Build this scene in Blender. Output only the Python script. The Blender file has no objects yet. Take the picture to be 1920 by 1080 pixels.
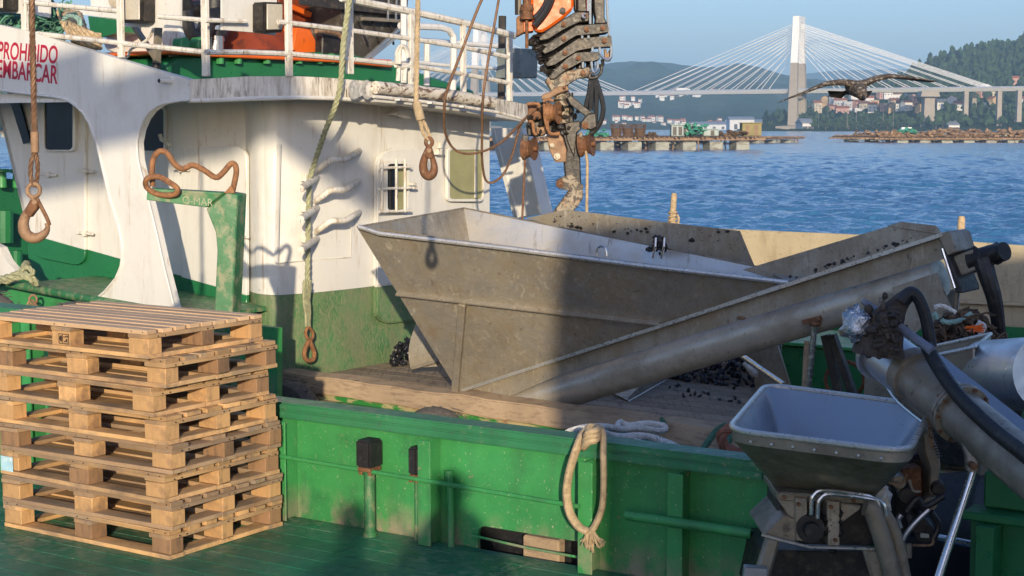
import bpy, bmesh, math, random
from mathutils import Vector, Matrix, Quaternion, noise as mnoise
random.seed(7)
R = math.radians
V = Vector
S = bpy.context.scene
COL = S.collection

# ------------------------------------------------------------------ camera
F = 3000.0
PITCH = math.atan(0.1)
EYE = V((0, 0, 2.15))
cam_data = bpy.data.cameras.new('camera')
cam_data.sensor_width = 36.0
cam_data.lens = 36.0 * F / 1920.0
cam_data.clip_start = 0.05
cam_data.clip_end = 40000
cam = bpy.data.objects.new('camera', cam_data)
COL.objects.link(cam)
cam.location = EYE
cam.rotation_euler = (math.pi / 2 - PITCH, 0, 0)
S.camera = cam

_fw = V((0, math.cos(PITCH), -math.sin(PITCH)))
_up = V((0, math.sin(PITCH), math.cos(PITCH)))

def ray(px, py):
    return _fw + V((1, 0, 0)) * ((px - 960) / F) + _up * ((540 - py) / F)

U = V((0.8, -0.6, 0))       # along the big boat, towards its working deck
N = V((0.6, 0.8, 0))        # across the big boat, away from the quay

def atY(px, py, y):
    d = ray(px, py)
    return EYE + d * (y / d.y)
def atZ(px, py, z):
    d = ray(px, py)
    return EYE + d * ((z - EYE.z) / d.z)
def onp(px, py, p0, n):
    d = ray(px, py)
    return EYE + d * ((p0 - EYE).dot(n) / d.dot(n))
def atA(px, py, a):
    return onp(px, py, U * a, U)
def atB(px, py, b):
    return onp(px, py, N * b, N)
def ab(a, b, z):
    return U * a + N * b + V((0, 0, z))

# ------------------------------------------------------------------ sun, sky, exposure
LDIR = ray(822, 888).normalized()            # the way the light travels
sun_el = math.asin(-LDIR.z)
sun_data = bpy.data.lights.new('sun', 'SUN')
sun_data.energy = 3.8
sun_data.angle = R(0.53)
sun_data.color = (1.0, 0.84, 0.60)
sun = bpy.data.objects.new('sun', sun_data)
COL.objects.link(sun)
sun.rotation_euler = LDIR.to_track_quat('-Z', 'Y').to_euler()

world = bpy.data.worlds.new('World')
S.world = world
world.use_nodes = True
wn = world.node_tree.nodes
wl = world.node_tree.links
for n_ in list(wn):
    wn.remove(n_)
sky = wn.new('ShaderNodeTexSky')
sky.sky_type = 'NISHITA'
sky.sun_disc = False
sky.sun_elevation = sun_el
sky.sun_rotation = math.atan2(-LDIR.x, -LDIR.y)
sky.altitude = 0
sky.air_density = 1.0
sky.dust_density = 1.4
sky.ozone_density = 2.9
bg = wn.new('ShaderNodeBackground')
bg.inputs['Strength'].default_value = 0.15
wo = wn.new('ShaderNodeOutputWorld')
tint = wn.new('ShaderNodeMix')
tint.data_type = 'RGBA'
tint.blend_type = 'MULTIPLY'
tint.inputs[0].default_value = 1.0
tint.inputs[7].default_value = (0.90, 0.93, 1.16, 1)      # cool white balance of the camera
wl.new(sky.outputs[0], tint.inputs[6])
wl.new(tint.outputs[2], bg.inputs[0])
wl.new(bg.outputs[0], wo.inputs[0])

S.view_settings.view_transform = 'Standard'
S.view_settings.look = 'None'
S.view_settings.exposure = 0.4
S.view_settings.gamma = 1.0
S.cycles.max_bounces = 7
S.cycles.volume_bounces = 0
S.cycles.volume_max_steps = 64
S.cycles.use_denoising = True
S.cycles.caustics_reflective = False
S.cycles.caustics_refractive = False

# ------------------------------------------------------------------ materials
class NT:
    def __init__(s, name):
        s.m = bpy.data.materials.new(name)
        s.m.use_nodes = True
        s.n = s.m.node_tree.nodes
        s.l = s.m.node_tree.links
        s.b = s.n['Principled BSDF']
        s.tc = s.n.new('ShaderNodeTexCoord')
    def new(s, t, **kw):
        nd = s.n.new(t)
        for k, v in kw.items():
            setattr(nd, k, v)
        return nd
    def noise(s, scale, detail=4, rough=0.6, coord='Object', dist=0.0):
        mp = s.new('ShaderNodeMapping')
        s.l.new(s.tc.outputs[coord], mp.inputs[0])
        sc = scale if isinstance(scale, (tuple, list)) else (scale,) * 3
        mp.inputs['Scale'].default_value = sc
        mp.inputs['Location'].default_value = (random.uniform(-9, 9), random.uniform(-9, 9), random.uniform(-9, 9))
        nz = s.new('ShaderNodeTexNoise')
        nz.inputs['Scale'].default_value = 1.0
        nz.inputs['Detail'].default_value = detail
        nz.inputs['Roughness'].default_value = rough
        nz.inputs['Distortion'].default_value = dist
        s.l.new(mp.outputs[0], nz.inputs['Vector'])
        return nz.outputs[0]
    def rng(s, x, lo, hi, a=0.0, b=1.0):
        mr = s.new('ShaderNodeMapRange')
        s.l.new(x, mr.inputs[0])
        for i, v in zip((1, 2, 3, 4), (lo, hi, a, b)):
            mr.inputs[i].default_value = v
        return mr.outputs[0]
    def mix(s, f, a, b, blend='MIX'):
        mx = s.new('ShaderNodeMix', data_type='RGBA', blend_type=blend)
        s.put(f, mx.inputs[0]); s.put(a, mx.inputs[6]); s.put(b, mx.inputs[7])
        return mx.outputs[2]
    def math(s, op, a, b=0.0):
        mt = s.new('ShaderNodeMath', operation=op)
        s.put(a, mt.inputs[0]); s.put(b, mt.inputs[1])
        return mt.outputs[0]
    def put(s, v, sock):
        if isinstance(v, (int, float)):
            sock.default_value = v
        elif isinstance(v, (tuple, list)):
            sock.default_value = tuple(v) + (1.0,) * (4 - len(v))
        else:
            s.l.new(v, sock)

def mat(name, col, rough=0.55, metal=0.0, var=0.15, vs=3.0, layers=(), bump=0.0, bs=60.0, island=0.0, rv=0.12, coat=0.0, bdist=0.004):
    """weathered surface: base colour, slow variation, then layers of dirt / rust / chipped paint"""
    t = NT(name)
    lo = tuple(c * (1 - var) for c in col)
    hi = tuple(min(1, c * (1 + var)) for c in col)
    c = t.mix(t.rng(t.noise(vs, 5), 0.3, 0.7), lo, hi)
    r = t.rng(t.noise((vs * 5 if not isinstance(vs, tuple) else 15), 4), 0.3, 0.7, max(0.03, rough - rv), min(1, rough + rv))
    mt = metal
    if island:
        g = t.new('ShaderNodeNewGeometry')
        k = t.rng(g.outputs['Random Per Island'], 0, 1, 1 - island, 1 + island)
        c = t.mix(1.0, c, t.comb(k), 'MULTIPLY') if hasattr(t, 'comb') else c
        hsv = t.new('ShaderNodeHueSaturation')
        t.l.new(k, hsv.inputs['Value'])
        hsv.inputs['Saturation'].default_value = 1.0
        t.put(c, hsv.inputs['Color'])
        c = hsv.outputs[0]
    for L in layers:
        nz = t.noise(L['s'], L.get('d', 5), L.get('r', 0.65), dist=L.get('w', 0.0))
        if 'band' in L:                   # thin swirling lines: scratches and scrapes
            f = t.rng(t.math('ABSOLUTE', t.math('SUBTRACT', nz, 0.5)), 0.0, L['band'], L.get('k', 1.0), 0)
        else:
            f = t.rng(nz, L['lo'], L['hi'], 0, L.get('k', 1.0))
        if 'm' in L:                      # broken up by a second, larger noise
            f = t.math('MULTIPLY', f, t.rng(t.noise(L['m'], 3), 0.4, 0.62))
        if 'z' in L:                      # more of it between two heights (object z)
            sp = t.new('ShaderNodeSeparateXYZ')
            t.l.new(t.tc.outputs['Object'], sp.inputs[0])
            f = t.math('MULTIPLY', f, t.rng(sp.outputs[2], L['z'][0], L['z'][1]))
        c = t.mix(f, c, L['c'])
        r = t.math('ADD', r, t.math('MULTIPLY', f, L['rr'])) if 'rr' in L else r
        if metal and L.get('nm'):
            mt = t.math('MULTIPLY', mt, t.math('SUBTRACT', 1.0, f))
    t.put(c, t.b.inputs['Base Color'])
    t.put(r, t.b.inputs['Roughness'])
    t.put(mt, t.b.inputs['Metallic'])
    if coat:
        t.b.inputs['Coat Weight'].default_value = coat
    if bump:
        bp = t.new('ShaderNodeBump')
        bp.inputs['Strength'].default_value = bump
        bp.inputs['Distance'].default_value = bdist
        t.l.new(t.noise(bs, 5), bp.inputs['Height'])
        t.l.new(bp.outputs[0], t.b.inputs['Normal'])
    return t.m

# ------------------------------------------------------------------ mesh building
class MB:
    def __init__(s):
        s.v = []; s.f = []
    def add(s, vs, fs):
        o = len(s.v)
        s.v += [V(p) for p in vs]
        s.f += [tuple(i + o for i in f) for f in fs]
        return s
    def boxm(s, M, sx, sy, sz):
        vs = [M @ V((x * sx / 2, y * sy / 2, z * sz / 2)) for z in (-1, 1) for y in (-1, 1) for x in (-1, 1)]
        return s.add(vs, [(0, 2, 3, 1), (4, 5, 7, 6), (0, 1, 5, 4), (2, 6, 7, 3), (0, 4, 6, 2), (1, 3, 7, 5)])
    def box(s, c, ax, ay, az, size):
        """box centred at c with given axes"""
        M = Matrix.Translation(c) @ Matrix((ax, ay, az)).transposed().to_4x4()
        return s.boxm(M, *size)
    def abbox(s, a0, a1, b0, b1, z0, z1):
        return s.box(ab((a0 + a1) / 2, (b0 + b1) / 2, (z0 + z1) / 2), U, N, V((0, 0, 1)), (abs(a1 - a0), abs(b1 - b0), abs(z1 - z0)))
    def xbox(s, x0, x1, y0, y1, z0, z1):
        return s.boxm(Matrix.Translation(((x0 + x1) / 2, (y0 + y1) / 2, (z0 + z1) / 2)), abs(x1 - x0), abs(y1 - y0), abs(z1 - z0))
    def bar(s, p0, p1, w, h, up=V((0, 0, 1))):
        """rectangular bar between two points"""
        p0 = V(p0); p1 = V(p1)
        x = (p1 - p0); L = x.length; x.normalize()
        y = up.cross(x)
        if y.length < 1e-4:
            y = V((1, 0, 0)).cross(x)
        y.normalize(); z = x.cross(y)
        return s.box((p0 + p1) / 2, x, y, z, (L, w, h))
    def prism(s, pts, vec):
        """polygon pushed along vec"""
        n = len(pts); vec = V(vec)
        vs = [V(p) for p in pts] + [V(p) + vec for p in pts]
        fs = [tuple(range(n - 1, -1, -1)), tuple(range(n, 2 * n))]
        fs += [(i, (i + 1) % n, n + (i + 1) % n, n + i) for i in range(n)]
        return s.add(vs, fs)
    def loft(s, rings, cap=True, closed=False):
        n = len(rings[0]); vs = [p for r in rings for p in r]; fs = []
        m = len(rings)
        for i in range(m if closed else m - 1):
            j = (i + 1) % m
            for k in range(n):
                fs.append((i * n + k, i * n + (k + 1) % n, j * n + (k + 1) % n, j * n + k))
        if cap and not closed:
            fs.append(tuple(range(n - 1, -1, -1)))
            fs.append(tuple((m - 1) * n + k for k in range(n)))
        return s.add(vs, fs)
    def tube(s, pts, r, segs=10, closed=False, flat=None, ref=None, cap=True):
        pts = [V(p) for p in pts]
        n = len(pts)
        rs = r if isinstance(r, (list, tuple)) else [r] * n
        rings = []
        prev = None
        for i in range(n):
            if closed:
                t = pts[(i + 1) % n] - pts[i - 1]
            else:
                t = pts[min(i + 1, n - 1)] - pts[max(i - 1, 0)]
            t.normalize()
            if prev is None:
                up = ref or (V((0, 0, 1)) if abs(t.z) < 0.9 else V((1, 0, 0)))
                prev = (up - t * up.dot(t)).normalized()
            else:
                q = prev - t * prev.dot(t)
                prev = q.normalized() if q.length > 1e-5 else prev
            b = t.cross(prev)
            fl = 1.0 if flat is None else flat
            rings.append([pts[i] + prev * (math.cos(2 * math.pi * k / segs) * rs[i]) + b * (math.sin(2 * math.pi * k / segs) * rs[i] * fl) for k in range(segs)])
        return s.loft(rings, cap, closed)
    def cyl(s, p0, p1, r0, r1=None, segs=20):
        return s.tube([p0, p1], [r0, r0 if r1 is None else r1], segs)
    def ell(s, c, rx, ry, rz, M=None, nu=12, nv=8):
        c = V(c); M = M or Matrix.Identity(3)
        rings = []
        for i in range(nv + 1):
            a = math.pi * (i + 0.02 if i == 0 else (i - 0.02 if i == nv else i)) / nv
            rings.append([c + M @ V((rx * math.sin(a) * math.cos(2 * math.pi * k / nu), ry * math.sin(a) * math.sin(2 * math.pi * k / nu), rz * math.cos(a))) for k in range(nu)])
        return s.loft(rings)
    def build(s, name, m, parent=None, bevel=0.0, smooth=35, bseg=1):
        me = bpy.data.meshes.new(name)
        org = parent_world(parent) if parent is not None else V((0, 0, 0))
        me.from_pydata([tuple(p - org) for p in s.v], [], s.f)
        bm = bmesh.new(); bm.from_mesh(me)
        bmesh.ops.recalc_face_normals(bm, faces=bm.faces)
        if bevel:
            es = [e for e in bm.edges if len(e.link_faces) == 2 and e.calc_face_angle(0) > 0.5]
            if es:
                bmesh.ops.bevel(bm, geom=es, offset=bevel, segments=bseg, affect='EDGES', clamp_overlap=True)
        bm.to_mesh(me); bm.free()
        me.polygons.foreach_set('use_smooth', [True] * len(me.polygons))
        me.set_sharp_from_angle(angle=R(smooth))
        o = bpy.data.objects.new(name, me)
        COL.objects.link(o)
        if m is not None:
            for x in (m if isinstance(m, (list, tuple)) else [m]):
                me.materials.append(x)
        if parent is not None:
            o.parent = parent
        return o

def parent_world(p):
    w = V((0, 0, 0))
    while p is not None:
        w += p.location
        p = p.parent
    return w

def spline(pts, per=6, closed=False):
    pts = [V(p) for p in pts]
    n = len(pts); out = []
    rng_ = range(n) if closed else range(n - 1)
    for i in rng_:
        if closed:
            p0, p1, p2, p3 = pts[i - 1], pts[i], pts[(i + 1) % n], pts[(i + 2) % n]
        else:
            p0, p1, p2, p3 = pts[max(i - 1, 0)], pts[i], pts[i + 1], pts[min(i + 2, n - 1)]
        for k in range(per):
            t = k / per
            out.append(0.5 * ((2 * p1) + (p2 - p0) * t + (2 * p0 - 5 * p1 + 4 * p2 - p3) * t * t + (3 * p1 - p0 - 3 * p2 + p3) * t ** 3))
    if not closed:
        out.append(pts[-1])
    return out

def resample(pts, step, closed=False):
    if closed:
        pts = list(pts) + [pts[0]]
    L = [0.0]
    for i in range(1, len(pts)):
        L.append(L[-1] + (pts[i] - pts[i - 1]).length)
    n = max(2, int(L[-1] / step))
    out = []; j = 0
    for k in range(n + 1):
        d = L[-1] * k / n
        while j < len(L) - 2 and L[j + 1] < d:
            j += 1
        seg = L[j + 1] - L[j]
        out.append(pts[j].lerp(pts[j + 1], (d - L[j]) / seg if seg > 0 else 0))
    return out, L[-1]

def rope(mb, pts, r, strands=3, lay=None, segs=6, closed=False, per=8):
    """laid rope: strands twisted round a smooth path"""
    sp = spline(pts, per, closed)
    lay = lay or r * 7
    sp, L = resample(sp, max(lay / 9, 0.003), closed)
    fr = []; prev = None
    for i in range(len(sp)):
        t = (sp[min(i + 1, len(sp) - 1)] - sp[max(i - 1, 0)]).normalized()
        if prev is None:
            up = V((0, 0, 1)) if abs(t.z) < 0.9 else V((1, 0, 0))
            prev = (up - t * up.dot(t)).normalized()
        else:
            q = prev - t * prev.dot(t)
            prev = q.normalized() if q.length > 1e-5 else prev
        fr.append((prev.copy(), t.cross(prev)))
    step = L / (len(sp) - 1)
    for s_ in range(strands):
        pp = []
        for i in range(len(sp)):
            an = 2 * math.pi * (i * step / lay + s_ / strands)
            pp.append(sp[i] + fr[i][0] * (math.cos(an) * r * 0.5) + fr[i][1] * (math.sin(an) * r * 0.5))
        mb.tube(pp, r * 0.56, segs)
    return mb

def thing(name, label, cat, loc=(0, 0, 0), group=None):
    o = bpy.data.objects.new(name, None)
    o.empty_display_size = 0.1
    COL.objects.link(o)
    o.location = loc
    return tag(o, label, cat, group)
def tag(o, label=None, cat=None, group=None, kind=None):
    if label: o['label'] = label
    if cat: o['category'] = cat
    if group: o['group'] = group
    if kind: o['kind'] = kind
    return o
def struct(o, kind='structure', label=None):
    o['kind'] = kind
    if label: o['label'] = label
    return o
def dup(root, loc, label=None, group=None, rot=None):
    r = root.copy(); COL.objects.link(r); r.location = loc
    if rot is not None: r.rotation_euler = rot
    if label: r['label'] = label
    if group: r['group'] = group
    for ch in list(root.children):
        c = ch.copy(); COL.objects.link(c); c.parent = r
        for g in list(ch.children):
            d = g.copy(); COL.objects.link(d); d.parent = c
    return r
Z3 = V((0, 0, 1))

def tri_prism(mb, pts, vec):
    """concave outline: fill by tessellation"""
    from mathutils.geometry import tessellate_polygon
    n = len(pts); vec = V(vec)
    tris = tessellate_polygon([pts])
    vs = [V(p) for p in pts] + [V(p) + vec for p in pts]
    fs = [tuple(t) for t in tris] + [tuple(i + n for i in t) for t in tris] + [(i, (i + 1) % n, n + (i + 1) % n, n + i) for i in range(n)]
    return mb.add(vs, fs)
# ------------------------------------------------------------------ shared materials
M_WHITE = mat('white_boat_paint', (0.68, 0.665, 0.62), 0.42, var=0.05, vs=1.2, layers=[
    dict(c=(0.46, 0.40, 0.30), s=(7, 7, 1.1), lo=0.52, hi=0.78, k=0.5), dict(c=(0.40, 0.35, 0.27), s=(2.2, 2.2, 2.2), lo=0.55, hi=0.74, k=0.3),
    dict(c=(0.30, 0.22, 0.14), s=(38, 38, 9), lo=0.66, hi=0.74, k=0.75, m=2.0),
    dict(c=(0.10, 0.07, 0.05), s=(60, 60, 22), lo=0.68, hi=0.72, k=0.8), dict(c=(0.36, 0.22, 0.11), s=(15, 15, 1.4), lo=0.61, hi=0.72, k=0.65)], bump=0.25, bs=9, bdist=0.006)
M_WHITE2 = mat('dirty_white_paint', (0.70, 0.66, 0.58), 0.55, var=0.1, vs=2.5, layers=[
    dict(c=(0.36, 0.27, 0.17), s=(22, 22, 6), lo=0.5, hi=0.68, k=0.75),
    dict(c=(0.09, 0.055, 0.035), s=(40, 40, 10), lo=0.6, hi=0.68, k=0.9)], bump=0.4, bs=40)
M_FASCIA = mat('stained_white_fascia', (0.66, 0.62, 0.55), 0.55, var=0.1, vs=2.5, layers=[
    dict(c=(0.30, 0.24, 0.17), s=(26, 26, 3), lo=0.46, hi=0.66, k=0.8),
    dict(c=(0.07, 0.045, 0.03), s=(60, 60, 8), lo=0.52, hi=0.6, k=0.9, m=1.6)], bump=0.4, bs=40)
M_AWNING = mat('rust_flaked_white_tube', (0.62, 0.57, 0.49), 0.6, var=0.12, vs=4, layers=[dict(c=(0.13, 0.07, 0.045), s=(9, 9, 14), lo=0.5, hi=0.56, k=0.95, w=1.5), dict(c=(0.30, 0.24, 0.17), s=24, lo=0.52, hi=0.66, k=0.7)], bump=0.5, bs=50)
M_TUBE = mat('smeared_steel_tube', (0.52, 0.47, 0.385), 0.36, 0.45, var=0.15, vs=2, layers=[
    dict(c=(0.20, 0.165, 0.11), s=(4, 4, 5), lo=0.46, hi=0.68, k=0.7, nm=1, rr=0.15), dict(c=(0.10, 0.075, 0.05), s=50, lo=0.6, hi=0.7, k=0.7, nm=1)], bump=0.15, bs=30)
M_LETTER = mat('red_letter_paint', (0.42, 0.012, 0.04), 0.45, var=0.25, vs=9)
M_GREEN = mat('green_paint', (0.044, 0.26, 0.078), 0.42, var=0.18, vs=2.2, layers=[
    dict(c=(0.25, 0.36, 0.18), s=24, lo=0.63, hi=0.72, k=0.8, m=1.8),
    dict(c=(0.36, 0.25, 0.20), s=(7, 7, 5), lo=0.42, hi=0.6, k=0.8, z=(0.20, 0.0)), dict(c=(0.05, 0.12, 0.06), s=(9, 9, 1.5), lo=0.5, hi=0.72, k=0.45),
    dict(c=(0.46, 0.45, 0.33), s=70, lo=0.645, hi=0.68, k=0.85), dict(c=(0.30, 0.20, 0.14), s=11, lo=0.68, hi=0.71, k=0.8), dict(c=(0.02, 0.06, 0.035), s=(4, 4, 4), lo=0.54, hi=0.72, k=0.4)], bump=0.3, bs=14, bdist=0.006)
M_GREENCAP = mat('worn_green_cap_paint', (0.035, 0.19, 0.085), 0.42, var=0.18, vs=2.2, layers=[
    dict(c=(0.38, 0.36, 0.26), s=(30, 30, 30), lo=0.56, hi=0.66, k=0.8, m=1.5),
    dict(c=(0.06, 0.10, 0.08), s=18, lo=0.55, hi=0.7, k=0.6)], bump=0.3, bs=30)
M_GREENDK = mat('faded_green_paint', (0.035, 0.16, 0.06), 0.5, var=0.25, vs=3, layers=[
    dict(c=(0.26, 0.25, 0.15), s=(16, 16, 12), lo=0.48, hi=0.62, k=0.75),
    dict(c=(0.45, 0.44, 0.36), s=70, lo=0.66, hi=0.72, k=0.8)], bump=0.4, bs=40)
M_GREENWALL = mat('algae_green_wall_paint', (0.03, 0.17, 0.055), 0.55, var=0.25, vs=4, layers=[
    dict(c=(0.25, 0.25, 0.14), s=(34, 34, 12), lo=0.36, hi=0.66, k=0.85, w=2.0), dict(c=(0.20, 0.20, 0.12), s=(5, 5, 3), lo=0.42, hi=0.62, k=0.6),
    dict(c=(0.20, 0.17, 0.10), s=(60, 60, 26), lo=0.6, hi=0.68, k=0.5, w=2)], bump=0.35, bs=30)
M_GREENCLEAN = mat('dark_green_paint', (0.018, 0.15, 0.055), 0.35, var=0.15, vs=2, layers=[
    dict(c=(0.22, 0.24, 0.14), s=14, lo=0.66, hi=0.76, k=0.6)], bump=0.2, bs=15)
M_CREAM = mat('cream_paint', (0.46, 0.385, 0.255), 0.55, var=0.12, vs=2, layers=[
    dict(c=(0.22, 0.16, 0.09), s=(1.5, 1.5, 3), band=0.008, k=0.6, w=3, d=2), dict(c=(0.24, 0.18, 0.11), s=(7, 7, 1.2), lo=0.54, hi=0.7, k=0.55),
    dict(c=(0.26, 0.20, 0.12), s=(14, 14, 14), lo=0.58, hi=0.72, k=0.6, w=2.5),
    dict(c=(0.10, 0.06, 0.04), s=40, lo=0.68, hi=0.72, k=0.7)], bump=0.25, bs=12)
M_HULL = mat('hull_paint_cream_and_green', (0.42, 0.35, 0.20), 0.6, var=0.15, vs=3, layers=[
    dict(c=(0.03, 0.22, 0.05), s=(3, 3, 12), lo=0.47, hi=0.53),
    dict(c=(0.28, 0.12, 0.06), s=(6, 6, 16), lo=0.58, hi=0.66, k=0.8)], bump=0.4, bs=20)
M_RUST = mat('rusty_steel', (0.17, 0.075, 0.035), 0.75, 0.25, var=0.4, vs=18, layers=[
    dict(c=(0.30, 0.20, 0.12), s=40, lo=0.52, hi=0.7, k=0.7)], bump=0.5, bs=90)
M_RUSTPALE = mat('pale_rusty_steel', (0.29, 0.175, 0.10), 0.7, 0.1, var=0.3, vs=14, layers=[
    dict(c=(0.14, 0.06, 0.03), s=26, lo=0.52, hi=0.66, k=0.8)], bump=0.4, bs=90)
M_ORANGERUST = mat('orange_rust', (0.26, 0.12, 0.05), 0.75, 0.0, var=0.35, vs=18, layers=[
    dict(c=(0.12, 0.05, 0.03), s=34, lo=0.52, hi=0.66, k=0.8)], bump=0.4, bs=90)
M_GREASE = mat('greasy_black_steel', (0.022, 0.019, 0.018), 0.5, 0.2, var=0.4, vs=9, layers=[
    dict(c=(0.10, 0.08, 0.06), s=18, lo=0.52, hi=0.7, k=0.7)], bump=0.7, bs=50)
M_BLACK = mat('black_rubber', (0.014, 0.014, 0.016), 0.5, var=0.3, vs=8, layers=[dict(c=(0.08, 0.075, 0.07), s=20, lo=0.58, hi=0.72, k=0.6)], bump=0.4, bs=50)
M_BOOM = mat('worn_grey_boom_steel', (0.046, 0.041, 0.036), 0.5, 0.3, var=0.3, vs=8, layers=[
    dict(c=(0.115, 0.082, 0.048), s=16, lo=0.52, hi=0.68, k=0.8, nm=1),
    dict(c=(0.03, 0.022, 0.018), s=22, lo=0.5, hi=0.62, k=0.7, nm=1)], bump=0.4, bs=60)
M_BOOMPALE = mat('scraped_pale_boom_paint', (0.29, 0.235, 0.165), 0.6, 0.0, var=0.2, vs=7, layers=[
    dict(c=(0.05, 0.04, 0.032), s=20, lo=0.47, hi=0.54, k=0.95, w=1.0),
    dict(c=(0.26, 0.12, 0.05), s=15, lo=0.55, hi=0.66, k=0.7)], bump=0.35, bs=60)
M_ORANGE = mat('orange_crane_paint', (0.72, 0.13, 0.015), 0.42, var=0.12, vs=3, layers=[
    dict(c=(0.16, 0.045, 0.015), s=9, lo=0.6, hi=0.74, k=0.7),
    dict(c=(0.05, 0.03, 0.02), s=28, lo=0.66, hi=0.72, k=0.8)], bump=0.2, bs=30)
M_ORANGESHADE = mat('shade_darkened_orange_paint', (0.22, 0.04, 0.012), 0.45, var=0.2, vs=3, layers=[  # orange base darkened to hold the shade over the roof machinery
    dict(c=(0.05, 0.02, 0.012), s=8, lo=0.5, hi=0.7, k=0.7)], bump=0.2, bs=30)
M_STEELMUD = mat('muddy_stainless_steel', (0.36, 0.33, 0.275), 0.40, 0.5, var=0.18, vs=1.4, layers=[
    dict(c=(0.17, 0.135, 0.09), s=(11, 11, 1.3), lo=0.48, hi=0.66, k=0.65, nm=1, rr=0.15), dict(c=(0.12, 0.095, 0.07), s=2.6, lo=0.52, hi=0.7, k=0.5, nm=1),
    dict(c=(0.54, 0.49, 0.40), s=(7, 7, 9), band=0.012, k=0.55, w=4.0, d=2, nm=1), dict(c=(0.10, 0.08, 0.06), s=(4, 4, 7), band=0.006, k=0.6, w=5.0, d=2, nm=1),
    dict(c=(0.23, 0.185, 0.12), s=(3.5, 3.5, 4.5), lo=0.42, hi=0.66, k=0.8, nm=1, rr=0.2),
    dict(c=(0.15, 0.115, 0.075), s=(45, 45, 50), lo=0.52, hi=0.74, k=0.5, nm=1, rr=0.2), dict(c=(0.48, 0.43, 0.34), s=(16, 16, 6), lo=0.58, hi=0.66, k=0.5, nm=1, w=2.0, rr=0.2),
    dict(c=(0.20, 0.14, 0.09), s=5, lo=0.58, hi=0.7, k=0.6, nm=1),
    dict(c=(0.08, 0.058, 0.04), s=(26, 26, 18), lo=0.6, hi=0.72, k=0.75, nm=1, rr=0.3)], bump=0.25, bs=30)
M_STEELIN = mat('brushed_stainless_steel', (0.52, 0.52, 0.52), 0.36, 0.8, var=0.12, vs=2.2, layers=[
    dict(c=(0.24, 0.22, 0.18), s=(10, 10, 4), lo=0.52, hi=0.72, k=0.6, nm=1, rr=0.2),
    dict(c=(0.04, 0.035, 0.03), s=26, lo=0.68, hi=0.72, k=0.9, nm=1)], bump=0.12, bs=24)
M_STEELDIRT = mat('dirty_grey_steel', (0.27, 0.235, 0.18), 0.42, 0.22, var=0.2, vs=4, layers=[
    dict(c=(0.14, 0.11, 0.08), s=7, lo=0.46, hi=0.66, k=0.8, nm=1, rr=0.2),
    dict(c=(0.03, 0.025, 0.022), s=16, lo=0.6, hi=0.7, k=0.8, nm=1)], bump=0.3, bs=40)
M_STEELRIM = mat('polished_steel_edge', (0.58, 0.56, 0.52), 0.32, 0.6, var=0.1, vs=6, layers=[
    dict(c=(0.24, 0.20, 0.14), s=9, lo=0.56, hi=0.75, k=0.6, nm=1, rr=0.2)])
M_CHROME = mat('chromed_steel_pipe', (0.66, 0.65, 0.63), 0.22, 0.9, var=0.1, vs=6, layers=[
    dict(c=(0.22, 0.17, 0.11), s=30, lo=0.6, hi=0.7, k=0.6, nm=1)])
M_FOIL = mat('crumpled_foil', (0.62, 0.62, 0.62), 0.25, 0.95, var=0.1, vs=5, bump=1.0, bs=26, bdist=0.02)
M_WOODDECK = mat('grey_weathered_deck_planks', (0.25, 0.19, 0.13), 0.8, var=0.2, vs=(2, 2, 2), island=0.25, layers=[
    dict(c=(0.085, 0.06, 0.042), s=(34, 3, 10), lo=0.52, hi=0.66, k=0.75),
    dict(c=(0.38, 0.32, 0.24), s=(46, 4, 10), lo=0.58, hi=0.7, k=0.6)], bump=0.5, bs=40)
M_BEAM = mat('weathered_timber_beam', (0.40, 0.29, 0.185), 0.8, var=0.2, vs=2.5, layers=[
    dict(c=(0.18, 0.12, 0.08), s=(7, 7, 34), lo=0.5, hi=0.66, k=0.65),
    dict(c=(0.07, 0.05, 0.04), s=(9, 9, 60), lo=0.64, hi=0.72, k=0.8)], bump=0.5, bs=50)
M_GLASSDK = mat('dark_window_glass', (0.012, 0.014, 0.018), 0.06, var=0.1, vs=2)
M_FROST = mat('dusty_frosted_glass', (0.30, 0.29, 0.15), 0.4, var=0.12, vs=5, layers=[
    dict(c=(0.05, 0.05, 0.04), s=40, lo=0.64, hi=0.7, k=0.7)])
M_LAMPGLASS = mat('ribbed_lamp_glass', (0.50, 0.46, 0.38), 0.35, var=0.08, vs=40, bump=0.6, bs=120)
M_ROPETAN = mat('tan_rope', (0.44, 0.33, 0.20), 0.85, var=0.25, vs=25, layers=[dict(c=(0.17, 0.11, 0.07), s=30, lo=0.54, hi=0.7, k=0.7)], bump=0.6, bs=220)
M_ROPEWHITE = mat('white_rope', (0.62, 0.60, 0.56), 0.85, var=0.15, vs=25, layers=[dict(c=(0.28, 0.24, 0.19), s=22, lo=0.55, hi=0.7, k=0.7)], bump=0.6, bs=220)
M_ROPEGREEN = mat('green_rope', (0.05, 0.16, 0.09), 0.85, var=0.3, vs=25, layers=[dict(c=(0.18, 0.20, 0.12), s=30, lo=0.54, hi=0.7, k=0.7)], bump=0.6, bs=220)
M_ROPEOLIVE = mat('faded_olive_rope', (0.34, 0.34, 0.20), 0.85, var=0.25, vs=25, layers=[dict(c=(0.14, 0.13, 0.08), s=30, lo=0.54, hi=0.7, k=0.7)], bump=0.6, bs=220)
M_ROPERED = mat('rusty_red_rope', (0.28, 0.11, 0.07), 0.85, var=0.3, vs=25, bump=0.6, bs=220)
M_WIRE = mat('rusty_wire_rope', (0.17, 0.09, 0.05), 0.65, 0.4, var=0.3, vs=30, layers=[dict(c=(0.30, 0.20, 0.12), s=40, lo=0.5, hi=0.7, k=0.6)])
M_MUSSEL = mat('black_mussel_shells', (0.012, 0.012, 0.018), 0.35, var=0.5, vs=30, island=0.6)
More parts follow.
